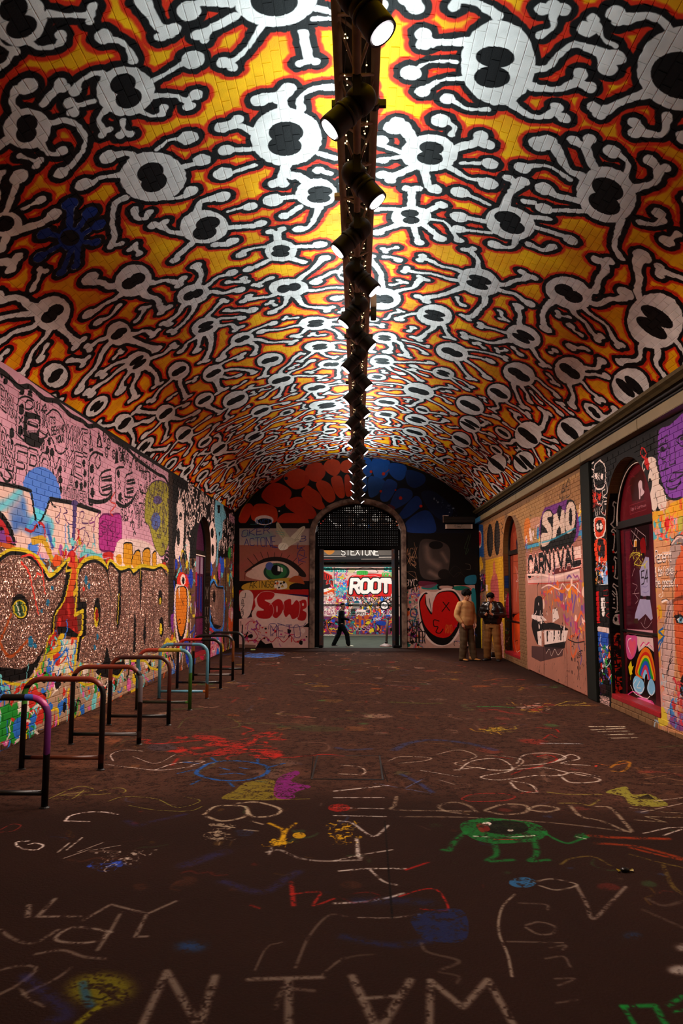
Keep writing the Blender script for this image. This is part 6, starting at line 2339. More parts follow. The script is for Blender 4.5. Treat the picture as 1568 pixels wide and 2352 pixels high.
# power boxes on the truss
pb = thing('power_box', 'beige power box with a green light under the truss', 'power box', (.0, 5.52, tz))
box_obj('casing', M_beige, pb, -.085, .085, -.11, .11, .035, .10, .008)
bm = bmesh.new(); bmesh.ops.create_uvsphere(bm, u_segments=10, v_segments=6, radius=.009, matrix=Matrix.Translation((.0, -.112, .06)))
link_mesh('indicator', bm, M_green, pb)
for sx in (-.07, .07):
    bm = bmesh.new(); bmesh.ops.create_uvsphere(bm, u_segments=8, v_segments=5, radius=.005, matrix=Matrix.Translation((sx, -.111, .08))); link_mesh('screw', bm, M_steel, pb)
jb = thing('junction_box', 'pale grey junction box with a dark plug clamped to the right side of the truss', 'junction box', (.165, 7.35, tz + .12))
box_obj('casing', M_white, jb, -.03, .03, -.09, .09, -.01, .13, .006)
box_obj('socket', M_black, jb, -.028, .028, -.07, .07, -.10, -.01, .006)
bm = bmesh.new(); tube(bm, [(0, 0, .13), (-.01, .01, .17), (-.05, .03, .18), (-.06, .04, .11)], .012, 8); link_mesh('cable_tail', bm, M_cable, jb, True)


ORD = ['first', 'second', 'third', 'fourth', 'fifth', 'sixth', 'seventh', 'eighth', 'ninth', 'tenth', 'eleventh', 'twelfth', 'thirteenth', 'fourteenth', 'fifteenth', 'sixteenth',
       'seventeenth', 'eighteenth', 'nineteenth', 'twentieth', 'twenty-first', 'twenty-second', 'twenty-third', 'twenty-fourth', 'twenty-fifth']


def lamp_parts():
    """spotlight about its pivot, aiming along local -Z"""
    out = {}
    bm = bmesh.new()
    lathe(bm, [(.060, -.172), (.071, -.178), (.073, -.15), (.066, -.03), (.069, -.025), (.069, -.005), (.064, 0), (.062, .02)], 24)
    out['barrel'] = (bm, M_black)
    bm = bmesh.new()
    lathe(bm, [(.063, .018), (.076, .022), (.080, .05), (.078, .09), (.062, .125), (.035, .145), (.01, .15)], 24)
    out['rear_housing'] = (bm, M_black)
    bm = bmesh.new(); lathe(bm, [(.056, -.1795), (.056, -.1775)], 24); out['lens'] = (bm, M_lens)
    bm = bmesh.new(); lathe(bm, [(.074, -.06), (.076, -.055), (.076, -.045), (.074, -.04)], 24); out['cooling_ring'] = (bm, M_black)
    bm = bmesh.new()
    for s in (-1, 1):
        bmesh.ops.create_cone(bm, cap_ends=True, segments=10, radius1=.011, radius2=.011, depth=.012, matrix=Matrix.Translation((0, s * .084, .05)) @ Matrix.Rotation(PI / 2, 4, 'X'))
    out['pivot_knob'] = (bm, M_white)
    return out


lamp_me = {}
for k, (bm, m) in lamp_parts().items():
    me = bpy.data.meshes.new(k); bmesh.ops.recalc_face_normals(bm, faces=bm.faces[:]); bm.to_mesh(me); bm.free(); me.materials.append(m)
    for p in me.polygons:
        p.use_smooth = k != 'lens' and len(p.vertices) == 4
    lamp_me[k] = me
bm = bmesh.new()
box(bm, -.022, .022, -.098, -.092, -.02, .10); box(bm, -.022, .022, .092, .098, -.02, .10); box(bm, -.022, .022, -.098, .098, .094, .102)
tube(bm, [(0, 0, .10), (0, 0, .125)], .018, 10); tube(bm, [(0, -.03, .12), (0, .03, .12)], .034, 12)
me = bpy.data.meshes.new('yoke'); bmesh.ops.recalc_face_normals(bm, faces=bm.faces[:]); bm.to_mesh(me); bm.free(); me.materials.append(M_black)
lamp_me['yoke'] = me
for i in range(LAMP_N):
    y = LAMP_Y0 + LAMP_DY * i; s = 1 if i % 2 == 0 else -1
    t = thing('spotlight', 'black spotlight aimed at the %s wall, %s lamp along the truss from its near end' % ('right' if s > 0 else 'left', ORD[i]), 'spotlight', (0, y, LAMP_Z), 0, 'spotlights under the truss')
    new_obj('yoke', lamp_me['yoke'], t)
    tilt = -s * math.radians(33 if i == 0 else 42 + 4 * math.sin(i * 2.3))
    rotm = Matrix.Rotation(tilt, 4, 'Y')
    off = rotm @ Vector((0, 0, -.035))
    parts = {}
    for k in ('barrel', 'rear_housing', 'lens', 'cooling_ring', 'pivot_knob'):
        o = new_obj(k, lamp_me[k], t, off); o.rotation_euler = (0, tilt, 0); parts[k] = o
    l = bpy.data.lights.new('spot_beam', 'SPOT')
    l.energy = SPOT_POWER; l.color = SPOT_COLOR; l.spot_size = math.radians(130); l.spot_blend = .9; l.shadow_soft_size = .05
    lo = bpy.data.objects.new('spot_beam', l); COL.objects.link(lo)
    d = rotm @ Vector((0, 0, -1))
    lo.location = Vector((0, y, LAMP_Z)) + off + d * .195
    lo.rotation_euler = d.to_track_quat('-Z', 'Y').to_euler()


# ------------------------------------------------------------------ cycle stands along the left wall
def stand_mat(name, bands, base):
    """painted tube: colours by the local position along the frame"""
    m, nt, b, link = node_mat(name)
    tc = nt.nodes.new('ShaderNodeTexCoord'); sep = nt.nodes.new('ShaderNodeSeparateXYZ'); link(tc.outputs['Object'], sep.inputs[0])
    nz = nt.nodes.new('ShaderNodeTexNoise'); nz.inputs['Scale'].default_value = 9; link(tc.outputs['Object'], nz.inputs['Vector'])
    col = None
    rgb = lambda h: tuple(((v / 255.0) / 12.92 if v / 255.0 <= .04045 else ((v / 255.0 + .055) / 1.055) ** 2.4) for v in bytes.fromhex(h)) + (1,)
    cur = nt.nodes.new('ShaderNodeRGB'); cur.outputs[0].default_value = rgb(base); cur = cur.outputs[0]
    for (x0, x1, z0, z1, h) in bands:
        f = None
        for src, lo, hi in ((sep.outputs[0], x0, x1), (sep.outputs[2], z0, z1)):
            j = math_node(nt, 'ADD', src, math_node(nt, 'MULTIPLY', math_node(nt, 'SUBTRACT', nz.outputs[0], .5), .12))
            g = math_node(nt, 'MULTIPLY', math_node(nt, 'GREATER_THAN', j, lo), math_node(nt, 'LESS_THAN', j, hi))
            f = g if f is None else math_node(nt, 'MULTIPLY', f, g)
        mx = nt.nodes.new('ShaderNodeMix'); mx.data_type = 'RGBA'
        link(f, mx.inputs[0]); link(cur, mx.inputs[6]); mx.inputs[7].default_value = rgb(h); cur = mx.outputs[2]
    sp = math_node(nt, 'GREATER_THAN', nz.outputs[0], .69)
    mx = nt.nodes.new('ShaderNodeMix'); mx.data_type = 'RGBA'
    link(sp, mx.inputs[0]); link(cur, mx.inputs[6]); mx.inputs[7].default_value = rgb('8a7a70'); link(mx.outputs[2], b.inputs['Base Color'])
    b.inputs['Roughness'].default_value = .38
    bp = nt.nodes.new('ShaderNodeBump'); bp.inputs['Strength'].default_value = .15; link(nz.outputs[0], bp.inputs['Height']); link(bp.outputs[0], b.inputs['Normal'])
    return m


BLK = '0f0d0c'
W_ = .745
STANDS = [
    (-2.41, 5.84, 'nearest cycle stand with blue top bar turning magenta down one leg', [(-.2, .5, .7, 1, '3a6ab0'), (.38, .52, .7, 1, '14100e'), (.56, .70, .6, 1, '3a5ab0'), (.62, 1, .7, .86, 'b0307a'), (.7, 1, .42, .76, '6a2a6a')], BLK),
    (-2.40, 7.06, 'black cycle stand with rusty red top bar and a green patch on one leg', [(-.1, .9, .76, 1, '7a3020'), (-.1, .1, .6, .72, '4a8a30'), (.1, .8, .05, .16, '5a2a14')], BLK),
    (-2.38, 8.20, 'black cycle stand with red brown top bar and white scuffed leg', [(-.1, .7, .74, 1, '7a3422'), (.7, 1, .45, .72, '6a6264'), (.3, .8, .07, .16, '5a5452')], BLK),
    (-2.36, 9.38, 'dark cycle stand with maroon and brown flaking frame', [(-.1, 1, .7, 1, '40201a'), (.7, 1, .3, .75, '4a2018'), (-.1, .1, .55, .8, '6a2a1a')], BLK),
    (-2.36, 10.55, 'cycle stand with yellow and red top bar and one green leg', [(-.1, .35, .72, 1, 'a03a26'), (.3, .62, .76, 1, 'b0a030'), (.6, 1, .5, .9, '4a8a98'), (.7, 1, -.1, .5, '3a6a20'), (-.1, .1, .3, .75, '3a6a70')], '1c2416'),
    (-2.35, 11.68, 'pale turquoise cycle stand with orange foot', [(.7, 1, -.1, .22, 'b0642a'), (.2, .5, .76, 1, '6a5a70')], '5a96ac'),
    (-2.35, 12.83, 'black cycle stand with bright red top bar', [(-.1, .42, .68, 1, 'c02a20'), (-.1, .1, .1, .5, '1a2038')], BLK),
    (-2.34, 14.00, 'black cycle stand with orange brown patches on its legs', [(.7, 1, .35, .72, '7a4420'), (-.1, .1, .55, .7, '8a4a20'), (.1, .7, .05, .2, '6a625c')], BLK),
    (-2.31, 15.06, 'farthest black cycle stand with white scratches', [(.7, 1, .45, .6, '5a5854')], BLK)]
for k, (x, y, lab, bands, base) in enumerate(STANDS):
    w = W_ if k < 8 else .69
    t = thing('cycle_stand', lab, 'bike rack', (x - w, y, 0), 0, 'cycle stands along the left wall')
    m = stand_mat('stand_paint_%d' % k, bands, base)
    h, cr, r = .83, .15, .0255
    path = [(0, 0, 0), (0, 0, h - cr)] + [(cr - cr * math.cos(a), 0, h - cr + cr * math.sin(a)) for a in [PI / 2 * j / 7 for j in range(1, 8)]]
    path += [(w - cr + cr * math.sin(a), 0, h - cr + cr * math.cos(a)) for a in [PI / 2 * j / 7 for j in range(0, 8)]] + [(w, 0, 0)]
    bm = bmesh.new(); tube(bm, path, r, 14); link_mesh('hoop', bm, m, t, True)
    bm = bmesh.new(); tube(bm, [(.02, 0, .11), (w - .02, 0, .11)], .020, 12); link_mesh('crossbar', bm, m, t, True)
    for q in (0, w):
        bm = bmesh.new(); lathe(bm, [(.040, 0), (.040, .004), (.028, .012)], 16, Matrix.Translation((q, 0, 0))); link_mesh('foot_collar', bm, M_steel, t)

# ------------------------------------------------------------------ small things
# access cover flush in the floor
ac = thing('access_cover', 'square floor access cover flush in the middle of the painted floor', 'access cover', (-.10, 7.23, 0))
bm = bmesh.new(); box(bm, -.30, .30, -.46, .46, -.01, .0035, bevel=.001); link_mesh('plate', bm, M_floor, ac)
bm = bmesh.new()
for a in ((-.322, -.306, -.482, .482), (.306, .322, -.482, .482), (-.306, .306, -.482, -.466), (-.306, .306, .466, .482)):
    box(bm, *a, -.01, .003)
link_mesh('rim', bm, M_steel, ac)

sc = thing('spray_can', 'small green spray can standing at the foot of the left wall', 'spray can', (-3.60, 18.0, 0))
bm = bmesh.new(); lathe(bm, [(.031, 0), (.033, .004), (.033, .15), (.030, .158), (.020, .168)], 18); link_mesh('can_body', bm, plain('green_can', '2f7a34', .35), sc, True)
bm = bmesh.new(); lathe(bm, [(.021, .168), (.024, .170), (.024, .20), (.018, .206)], 16); link_mesh('cap', bm, M_white, sc, True)

lg = thing('lighter', 'small pale green lighter lying on the floor below the eye mural', 'lighter', (-2.97, 21.2, 0), .1)
bm = bmesh.new(); box(bm, -.075, .06, -.018, .018, 0, .035, bevel=.008); link_mesh('lighter_body', bm, plain('pale_green', 'b8d080', .4, emit=None), lg)
bm = bmesh.new(); box(bm, .06, .085, -.014, .014, .002, .03, bevel=.005); link_mesh('metal_top', bm, M_steel, lg)

wr = thing('sweet_wrapper', 'tiny crumpled black wrapper with twisted yellow ends on the dark floor', 'wrapper', (1.575, 4.62, 0), .05)
bm = bmesh.new(); R = random.Random(2)
bmesh.ops.create_icosphere(bm, subdivisions=2, radius=.02)
for q in bm.verts:
    q.co = Vector((q.co.x * 1.5, q.co.y * .9, max(q.co.z * .7 + .012, .001))) * R.uniform(.85, 1.1); q.co.z = max(q.co.z, .001)
link_mesh('wrapper_body', bm, plain('black_foil', '0b0a0c', .3), wr, True)
for s in (-1, 1):
    bm = bmesh.new()
    c0 = bm.verts.new((s * .022, 0, .010)); fan = [bm.verts.new((s * (.045 + .004 * (j % 2)), -.016 + .008 * j, .003 + .009 * (j % 2) + .006)) for j in range(5)]
    for j in range(4):
        bm.faces.new((c0, fan[j], fan[j + 1]))
    bmesh.ops.solidify(bm, geom=bm.faces[:], thickness=.002)
    link_mesh('twisted_end', bm, plain('yellow_foil', 'c0a830', .35), wr)

# shoe left by the wall behind the standing pair
def shoe(name, parent, loc, rot, mat, sole, L=.27, W=.10, H=.10):
    """a low shoe: sole and upper"""
    e = bpy.data.objects.new(name, None) if parent is None else None
    prof = [(-.5, .36, .95), (-.42, .44, 1.0), (-.2, .42, .95), (0, .40, .62), (.2, .47, .48), (.36, .48, .40), (.46, .36, .30), (.5, .16, .2)]
    bm = bmesh.new(); rings = []
    for y, hw, hh in prof:
        rings.append([bm.verts.new((math.copysign(abs(math.cos(a)) ** .7, math.cos(a)) * hw * W, y * L, .018 + (hh * H - .018) * max(0, math.sin(a)) ** .7)) for a in [PI * j / 10 for j in range(11)]])
    for a, b in zip(rings[:-1], rings[1:]):
        for j in range(10):
            bm.faces.new((a[j], a[j + 1], b[j + 1], b[j]))
        bm.faces.new((a[10], a[0], b[0], b[10]))
    bm.faces.new(rings[0]); bm.faces.new(rings[-1])
    up = link_mesh(name if parent is not None else 'upper', bm, mat, parent, True)
    up.location = loc; up.rotation_euler = (0, 0, rot)
    bm = bmesh.new(); lo = []; hi = []
    for y, hw, hh in prof:
        lo.append((hw * W * 1.04, y * L * 1.02)); 
    out = [(x, y) for x, y in lo] + [(-x, y) for x, y in lo[::-1]]
    a = [bm.verts.new((x, y, 0)) for x, y in out]; b = [bm.verts.new((x, y, .022)) for x, y in out]
    bm.faces.new(a[::-1]); bm.faces.new(b)
    for i in range(len(out)):
        bm.faces.new((a[i], a[(i + 1) % len(out)], b[(i + 1) % len(out)], b[i]))
    so = link_mesh('sole', bm, sole, up)
    return up


M_sole = plain('pale_sole', 'c8bcb0', .6)
M_shoe_black = plain('black_shoe', '100e0e', .5)
es = thing('shoe', 'single black shoe with a pale sole standing by the yellow pier', 'shoe', (3.46, 18.95, 0), -1.2)
shoe('shoe_upper', es, (0, 0, 0), 0, M_shoe_black, M_sole, .29, .10, .15)

# weighted post beyond the doorway
st = thing('barrier_post', 'grey barrier post on a round pale base beyond the doorway', 'post', (.84, 22.62, 0))
sh = Matrix.Translation((0, 0, 0)) @ Matrix.Rotation(math.radians(3), 4, 'Y')
bm = bmesh.new(); lathe(bm, [(.20, 0), (.20, .018), (.17, .05), (.09, .085), (.05, .10)], 26); link_mesh('weighted_base', bm, plain('worn_pale_base', '9a8078', .5, 0, .3), st, True)
bm = bmesh.new(); tube(bm, [(.0, 0, .09), (.01, 0, .16)], .042, 14); link_mesh('socket_collar', bm, M_black, st, True)
bm = bmesh.new(); tube(bm, [(.01, 0, .12), (.05, 0, .83)], .034, 14); tube(bm, [(.05, 0, .83), (.051, 0, .865)], .040, 14); link_mesh('post_tube', bm, plain('grey_post', '7a6a60', .5, .2), st, True)

# light box and shutter housing high on the end wall
lb = thing('light_box', 'shallow white box sign with a black scribble on the dark end wall', 'sign', (3.0, D, 3.52))
box_obj('box_body', plain('dim_white_box', '9a8878', .5), lb, -.36, .37, -.10, -.004, 0, .13, .006)
for a in (-.385, .37):
    box_obj('end_cap', M_white, lb, a, a + .05, -.104, -.004, -.002, .132, .004)
mu = Mural('scribble', -.4, .4, 0, .13, .004, '9a8878', unit=1.0)
bm = bmesh.new(); R = random.Random(8)
for k, ch in enumerate(('ACT', 'WRZ')):
    for j, g in enumerate(ch):
        for stq in GLYPH[g].split():
            q = [(-.14 + j * .10 + k * .03 + int(stq[i]) * .021, -.101, .062 - k * .045 + int(stq[i + 1]) * .009) for i in range(0, len(stq) - 1, 2)]
            tube(bm, q, .0045, 4)
link_mesh('scribble', bm, M_black, lb)
hs = thing('shutter_housing', 'black ribbed shutter housing above the white box sign on end wall', 'housing', (3.0, D, 3.70))
box_obj('housing_body', M_black, hs, -.42, .50, -.16, -.003, 0, .17, .01)
box_obj('pale_bracket', M_white, hs, -.47, -.30, -.17, -.01, .195, .21)
box_obj('side_bracket', M_stone, hs, -.465, -.435, -.17, -.01, .0, .195)
for j in range(3):
    box_obj('rib', M_steel, hs, -.40, .49, -.168, -.16, .03 + .045 * j, .045 + .045 * j)
pt = tag(box_obj('wall_plate', M_white, None, WR - .012, WR - .0005, 20.35, 20.95, 1.30, 1.62, .003), 'small white plate fixed on the yellow pier above the standing pair', 'plate')

# ------------------------------------------------------------------ people
STUDIO = bpy.data.scenes.new('studio')              # an empty scene in which figures are joined, removed again below
def fig_mesh(name, parts, mat, parent, voxel, smooth=3, fold=0.0, seed=0):
    """joins tapered limbs and lofts into one continuous skin"""
    bm = bmesh.new()
    for kind, data in parts:
        if kind == 'limb':
            pts = [Vector(p[:3]) for p in data]
            tube(bm, pts, 0, 12, True, [p[3] for p in data])
            for p in data:
                bmesh.ops.create_icosphere(bm, subdivisions=2, radius=p[3] * 1.01, matrix=Matrix.Translation(p[:3]))
        elif kind == 'ball':
            for x, y, z, rx, ry, rz in data:
                bmesh.ops.create_icosphere(bm, subdivisions=3, radius=1, matrix=Matrix.Translation((x, y, z)) @ Matrix.Diagonal((rx, ry, rz, 1)))
        else:
            rings = [[bm.verts.new((x + rx * math.copysign(abs(math.cos(a)) ** .8, math.cos(a)), y + ry * math.copysign(abs(math.sin(a)) ** .9, math.sin(a)), z)) for a in [2 * PI * k / 20 for k in range(20)]] for x, y, z, rx, ry in data]
            for a, b in zip(rings[:-1], rings[1:]):
                for k in range(20):
                    bm.faces.new((a[k], a[(k + 1) % 20], b[(k + 1) % 20], b[k]))
            bm.faces.new(rings[0][::-1]); bm.faces.new(rings[-1])
    bmesh.ops.recalc_face_normals(bm, faces=bm.faces[:])
    me = bpy.data.meshes.new(name); bm.to_mesh(me); bm.free()
    o = bpy.data.objects.new(name, me); STUDIO.collection.objects.link(o)
    r = o.modifiers.new('join', 'REMESH'); r.mode = 'VOXEL'; r.voxel_size = voxel
    s = o.modifiers.new('soften', 'SMOOTH'); s.factor = .5; s.iterations = smooth
    STUDIO.view_layers[0].update(); dg = STUDIO.view_layers[0].depsgraph
    out = bpy.data.meshes.new_from_object(o.evaluated_get(dg))
    STUDIO.collection.objects.unlink(o); bpy.data.objects.remove(o); bpy.data.meshes.remove(me)
    o = bpy.data.objects.new(name, out); COL.objects.link(o)
    out.name = name; out.materials.clear(); out.materials.append(mat)
    if fold:
        R = random.Random(seed); ph = [R.uniform(0, 6) for _ in range(6)]
        n = len(out.vertices); c = np.empty(n * 3, np.float32); nr = np.empty(n * 3, np.float32)
        out.vertices.foreach_get('co', c); out.vertices.foreach_get('normal', nr); c = c.reshape(-1, 3); nr = nr.reshape(-1, 3)
        x, y, z = c.T
        d = np.sin(z * 38 + 5 * x + ph[0] + 2 * np.sin(y * 14 + ph[1])) * .5 + np.sin(z * 67 - 9 * x + ph[2]) * .3 + np.sin(x * 40 + z * 12 + ph[3]) * .3
        out.vertices.foreach_set('co', (c + nr * (d * fold)[:, None]).ravel()); out.update()
    for p in out.polygons:
        p.use_smooth = True
    o.parent = parent
    return o


def hand_parts(wrist, d, up, side, curl=.5):
    """palm and five separate fingers from the wrist along d; up = back of the hand, side = thumb side"""
    w, d, up, side = Vector(wrist), Vector(d).normalized(), Vector(up).normalized(), Vector(side).normalized()
    out = [('limb', [(*w, .026), (*(w + d * .04), .030), (*(w + d * .085), .028)])]
    out.append(('limb', [(*(w + d * .05 + side * .018), .021), (*(w + d * .085 + side * .022), .017)]))
    for k, (L, o) in enumerate(((.068, .028), (.078, .009), (.072, -.010), (.056, -.028))):
        p = w + d * .085 + side * o; q = [(*p, .0098)]; a = .25 * curl
        for seg in range(3):
            a += curl * .75
            p = p + (d * math.cos(a) - up * math.sin(a)) * (L / 3 * (1.2, 1, .8)[seg]); q.append((*p, (.0092, .0086, .0078)[seg]))
        out.append(('limb', q))
    p = w + d * .03 + side * .028
    out.append(('limb', [(*p, .013), (*(p + d * .028 + side * .022 - up * .006), .011), (*(p + d * .055 + side * .026 - up * .016), .0092)]))
    return out


def head_parts(c, fwd, tilt, h=.235):
    """head with jaw, brow, nose, lips and ears about its centre; fwd is the heading in the horizontal plane"""
    f = Vector((fwd[0], fwd[1], 0)).normalized(); rt = Vector((f.y, -f.x, 0)); u = Vector((0, 0, 1))
    ct, stt = math.cos(tilt), math.sin(tilt)
    F = f * ct - u * stt; U = u * ct + f * stt
    P = lambda x, y, z: tuple(Vector(c) + rt * x + F * y + U * z)
    s = h / .235
    out = [('ball', [(*P(0, -.012 * s, .03 * s), .077 * s, .088 * s, .092 * s), (*P(0, .012 * s, -.03 * s), .062 * s, .066 * s, .072 * s), (*P(0, .030 * s, -.078 * s), .040 * s, .040 * s, .036 * s)])]
    out.append(('limb', [(*P(0, .078 * s, .012 * s), .010 * s), (*P(0, .094 * s, -.022 * s), .015 * s), (*P(0, .078 * s, -.03 * s), .014 * s)]))
    out.append(('limb', [(*P(-.040 * s, .062 * s, .026 * s), .014 * s), (*P(0, .074 * s, .030 * s), .013 * s), (*P(.040 * s, .062 * s, .026 * s), .014 * s)]))
    out.append(('limb', [(*P(-.018 * s, .070 * s, -.056 * s), .008 * s), (*P(0, .078 * s, -.055 * s), .010 * s), (*P(.018 * s, .070 * s, -.056 * s), .008 * s)]))
    for q in (-1, 1):
        out.append(('limb', [(*P(q * .076 * s, -.012 * s, .015 * s), .015 * s), (*P(q * .072 * s, -.006 * s, -.025 * s), .012 * s)]))
    return out, P, s


def face_bits(person, P, s, lip):
    for q in (-1, 1):
        bm = bmesh.new(); bmesh.ops.create_icosphere(bm, subdivisions=2, radius=.0125 * s, matrix=Matrix.Translation(P(q * .030 * s, .068 * s, .004 * s))); link_mesh('eye', bm, M_eye, person, True)
        bm = bmesh.new(); bmesh.ops.create_icosphere(bm, subdivisions=2, radius=.0068 * s, matrix=Matrix.Translation(P(q * .030 * s, .0765 * s, .003 * s))); link_mesh('iris', bm, M_hair, person, True)
        bm = bmesh.new(); tube(bm, [P(q * .014 * s, .083 * s, .030 * s), P(q * .030 * s, .081 * s, .036 * s), P(q * .048 * s, .070 * s, .030 * s)], .0045 * s, 6); link_mesh('eyebrow', bm, M_hair, person, True)
    bm = bmesh.new(); tube(bm, [P(-.020 * s, .077 * s, -.056 * s), P(0, .087 * s, -.056 * s), P(.020 * s, .077 * s, -.056 * s)], .005 * s, 6); link_mesh('lips', bm, lip, person, True)


def leg_loft(hip, knee, ank, r):
    return ('limb', [(*hip, r[0]), (*Vector(hip).lerp(Vector(knee), .5), (r[0] + r[1]) / 2), (*knee, r[1]), (*Vector(knee).lerp(Vector(ank), .6), r[2]), (*ank, r[3])])


M_skin = plain('warm_skin', 'b07a5c', .5)
M_skin2 = plain('tan_skin', 'b8805e', .5)
M_lip = plain('lips', '8a4a40', .5)
M_eye = plain('eye_white', 'c8beb4', .3)
M_hair = plain('black_hair', '070505', .9, 0, .3, 60, bump=.6)
M_sweat = plain('tan_sweatshirt', 'b48a58', .9, 0, .12, 14)
M_olive_tr = plain('olive_brown_trousers', '4a3a26', .85, 0, .15, 12)
M_tan_tr = plain('tan_trousers', '754f26', .85, 0, .15, 12)
M_leather = plain('black_leather', '0d0c0c', .28, 0, .2, 20)
M_inner = plain('brown_shirt', 'a07040', .8)
M_knit = plain('black_knit', '0c0c0e', .9, 0, .2, 20)
M_tan_shoe = plain('tan_shoe', 'a8743a', .6)
M_white_shoe = plain('white_shoe', 'd8d4b8', .5)

# 1: tan sweatshirt, hands in pockets, looking down to his right
pa = thing('person', 'standing person in tan sweatshirt and olive brown trousers, curly dark hair, hand in pocket', 'person', (2.62, 18.2, 0), math.radians(-149))
hp, P, s = head_parts((0, .035, 1.545), (.25, 1), .28)
body = [('limb', [(0, -.01, 1.36, .060), (0, .0, 1.44, .055), (0, .02, 1.50, .056)]), ('loft', [(0, 0, .84, .15, .10), (0, 0, .95, .15, .10), (0, 0, 1.15, .145, .10), (0, -.01, 1.32, .18, .10), (0, -.01, 1.40, .12, .08)])] + hp
for q in (-1, 1):
    body.append(('limb', [(q * .17, -.01, 1.36, .06), (q * .245, -.04, 1.10, .046), (q * .20, .09, .90, .032)]))
    body += hand_parts((q * .20, .09, .90), (-.15 * q, .25, -1), (q, .3, 0), (0, 1, 0), .35)
    body.append(leg_loft((q * .09, 0, .86), (q * .10, .03, .46), (q * .11, .0, .07), (.085, .055, .05, .04)))
fig_mesh('body', body, M_skin, pa, .0075)
face_bits(pa, P, s, M_lip)
R = random.Random(5)
hair = [('ball', [(*P(0, -.03, .060), .108, .115, .100)] + [(*P(.106 * math.cos(a) * math.cos(b), -.028 + .112 * math.sin(a) * math.cos(b), .062 + .100 * math.sin(b)), .026, .026, .026)
        for a, b in [(R.uniform(0, 6.28), R.uniform(-.2, 1.4)) for _ in range(60)] if not (math.sin(a) * math.cos(b) > .55 and b < .35)])]
fig_mesh('hair', hair, M_hair, pa, .010, 1)
sw = [('loft', [(0, 0, .84, .165, .118), (0, 0, .87, .178, .128), (0, .005, .95, .188, .138), (0, .0, 1.15, .186, .132), (0, -.01, 1.30, .205, .125), (0, -.012, 1.385, .165, .10), (0, -.01, 1.43, .085, .078)])]
for q in (-1, 1):
    sw.append(('limb', [(q * .165, -.012, 1.345, .078), (q * .225, -.03, 1.22, .074), (q * .258, -.045, 1.09, .068), (q * .24, .02, .98, .062), (q * .212, .07, .92, .048)]))
fig_mesh('sweatshirt', sw, M_sweat, pa, .010, 3, .0045, 1)
fig_mesh('collar', [('limb', [(.07 * math.cos(a), -.005 + .062 * math.sin(a), 1.432 + .012 * math.sin(a + PI), .014) for a in [2 * PI * k / 14 for k in range(15)]])], M_sweat, pa, .008, 2)
tr_ = [('loft', [(0, 0, .76, .165, .115), (0, 0, .86, .160, .112), (0, 0, .92, .155, .108)])]
for q in (-1, 1):
    tr_.append(leg_loft((q * .085, 0, .82), (q * .115, .035, .46), (q * .135, .0 + .10 * (q < 0), .07), (.108, .092, .088, .084)))
fig_mesh('trousers', tr_, M_olive_tr, pa, .010, 3, .005, 2)
shoe('shoe', pa, (.135, .05, 0), 0, M_tan_shoe, M_hair, .28, .10, .10)
shoe('shoe', pa, (-.135, .15, 0), .5, M_tan_shoe, M_hair, .28, .10, .10)

# 2: leather jacket, head bowed over a phone held in both hands
pb_ = thing('person', 'person in black leather jacket and tan trousers, head bowed over a phone in both hands', 'person', (3.25, 18.2, 0), math.radians(152))
hp, P, s = head_parts((0, .085, 1.50), (0.1, 1), .55)
body = [('limb', [(0, -.01, 1.34, .060), (0, .02, 1.41, .055), (0, .05, 1.46, .056)]), ('loft', [(0, 0, .84, .15, .10), (0, 0, .95, .15, .10), (0, 0, 1.15, .145, .10), (0, -.01, 1.32, .18, .10), (0, -.01, 1.39, .12, .08)])] + hp
for q in (-1, 1):
    body.append(('limb', [(q * .18, -.01, 1.34, .058), (q * .27, .02, 1.09, .046), (q * .085, .23, 1.10, .030)]))
    body += hand_parts((q * .085, .23, 1.10), (-q * .62, .45, .45), (q * .5, .55, -.5), (-q * .2, .5, .9), .75)
    body.append(leg_loft((q * .09, 0, .86), (q * .10, .03, .46), (q * .11, .0, .07), (.085, .055, .05, .04)))
fig_mesh('body', body, M_skin2, pb_, .0075)
face_bits(pb_, P, s, M_lip)
hair = [('ball', [(*P(0, -.025, .050), .092, .100, .084), (*P(0, .030, .085), .080, .060, .045), (*P(-.055, .025, .05), .030, .05, .045), (*P(.055, .025, .05), .030, .05, .045), (*P(0, -.06, -.01), .075, .05, .06)]
         + [(*P(.06 * math.cos(k), .03 + .035 * math.sin(k * 2.1), .088 + .02 * math.sin(k)), .026, .024, .02) for k in range(12)])]
fig_mesh('hair', hair, M_hair, pb_, .010, 1)
jk = []
for q in (-1, 1):
    jk.append(('limb', [(q * .17, -.015, 1.325, .088), (q * .235, .0, 1.22, .084), (q * .275, .02, 1.09, .076), (q * .19, .13, 1.08, .066), (q * .12, .20, 1.095, .052)]))
ring = lambda z, hw, dp, op: [(hw * math.cos(a), dp * math.sin(a) - .01, z) for a in [PI / 2 + op + (2 * PI - 2 * op) * k / 22 for k in range(23)]]
prof_j = ((.90, .185, .125), (.96, .205, .145), (1.04, .205, .145), (1.12, .20, .14), (1.20, .20, .135), (1.28, .195, .12), (1.35, .14, .095), (1.385, .10, .085))
for k in range(22):
    z0 = .90 + .0231 * k
    hw, dp = (np.interp(z0, [q[0] for q in prof_j], [q[m] for q in prof_j]) for m in (1, 2))
    pts = ring(z0, hw, dp, .16 + .30 * max(0, (z0 - 1.12) / .27))
    jk.append(('limb', [(x, y, z, .030) for x, y, z in pts]))
jk.append(('loft', [(0, -.03, .92, .17, .09), (0, -.03, 1.1, .18, .10), (0, -.03, 1.3, .19, .085), (0, -.03, 1.37, .12, .06)]))
fig_mesh('leather_jacket', jk, M_leather, pb_, .011, 4, .006, 3)
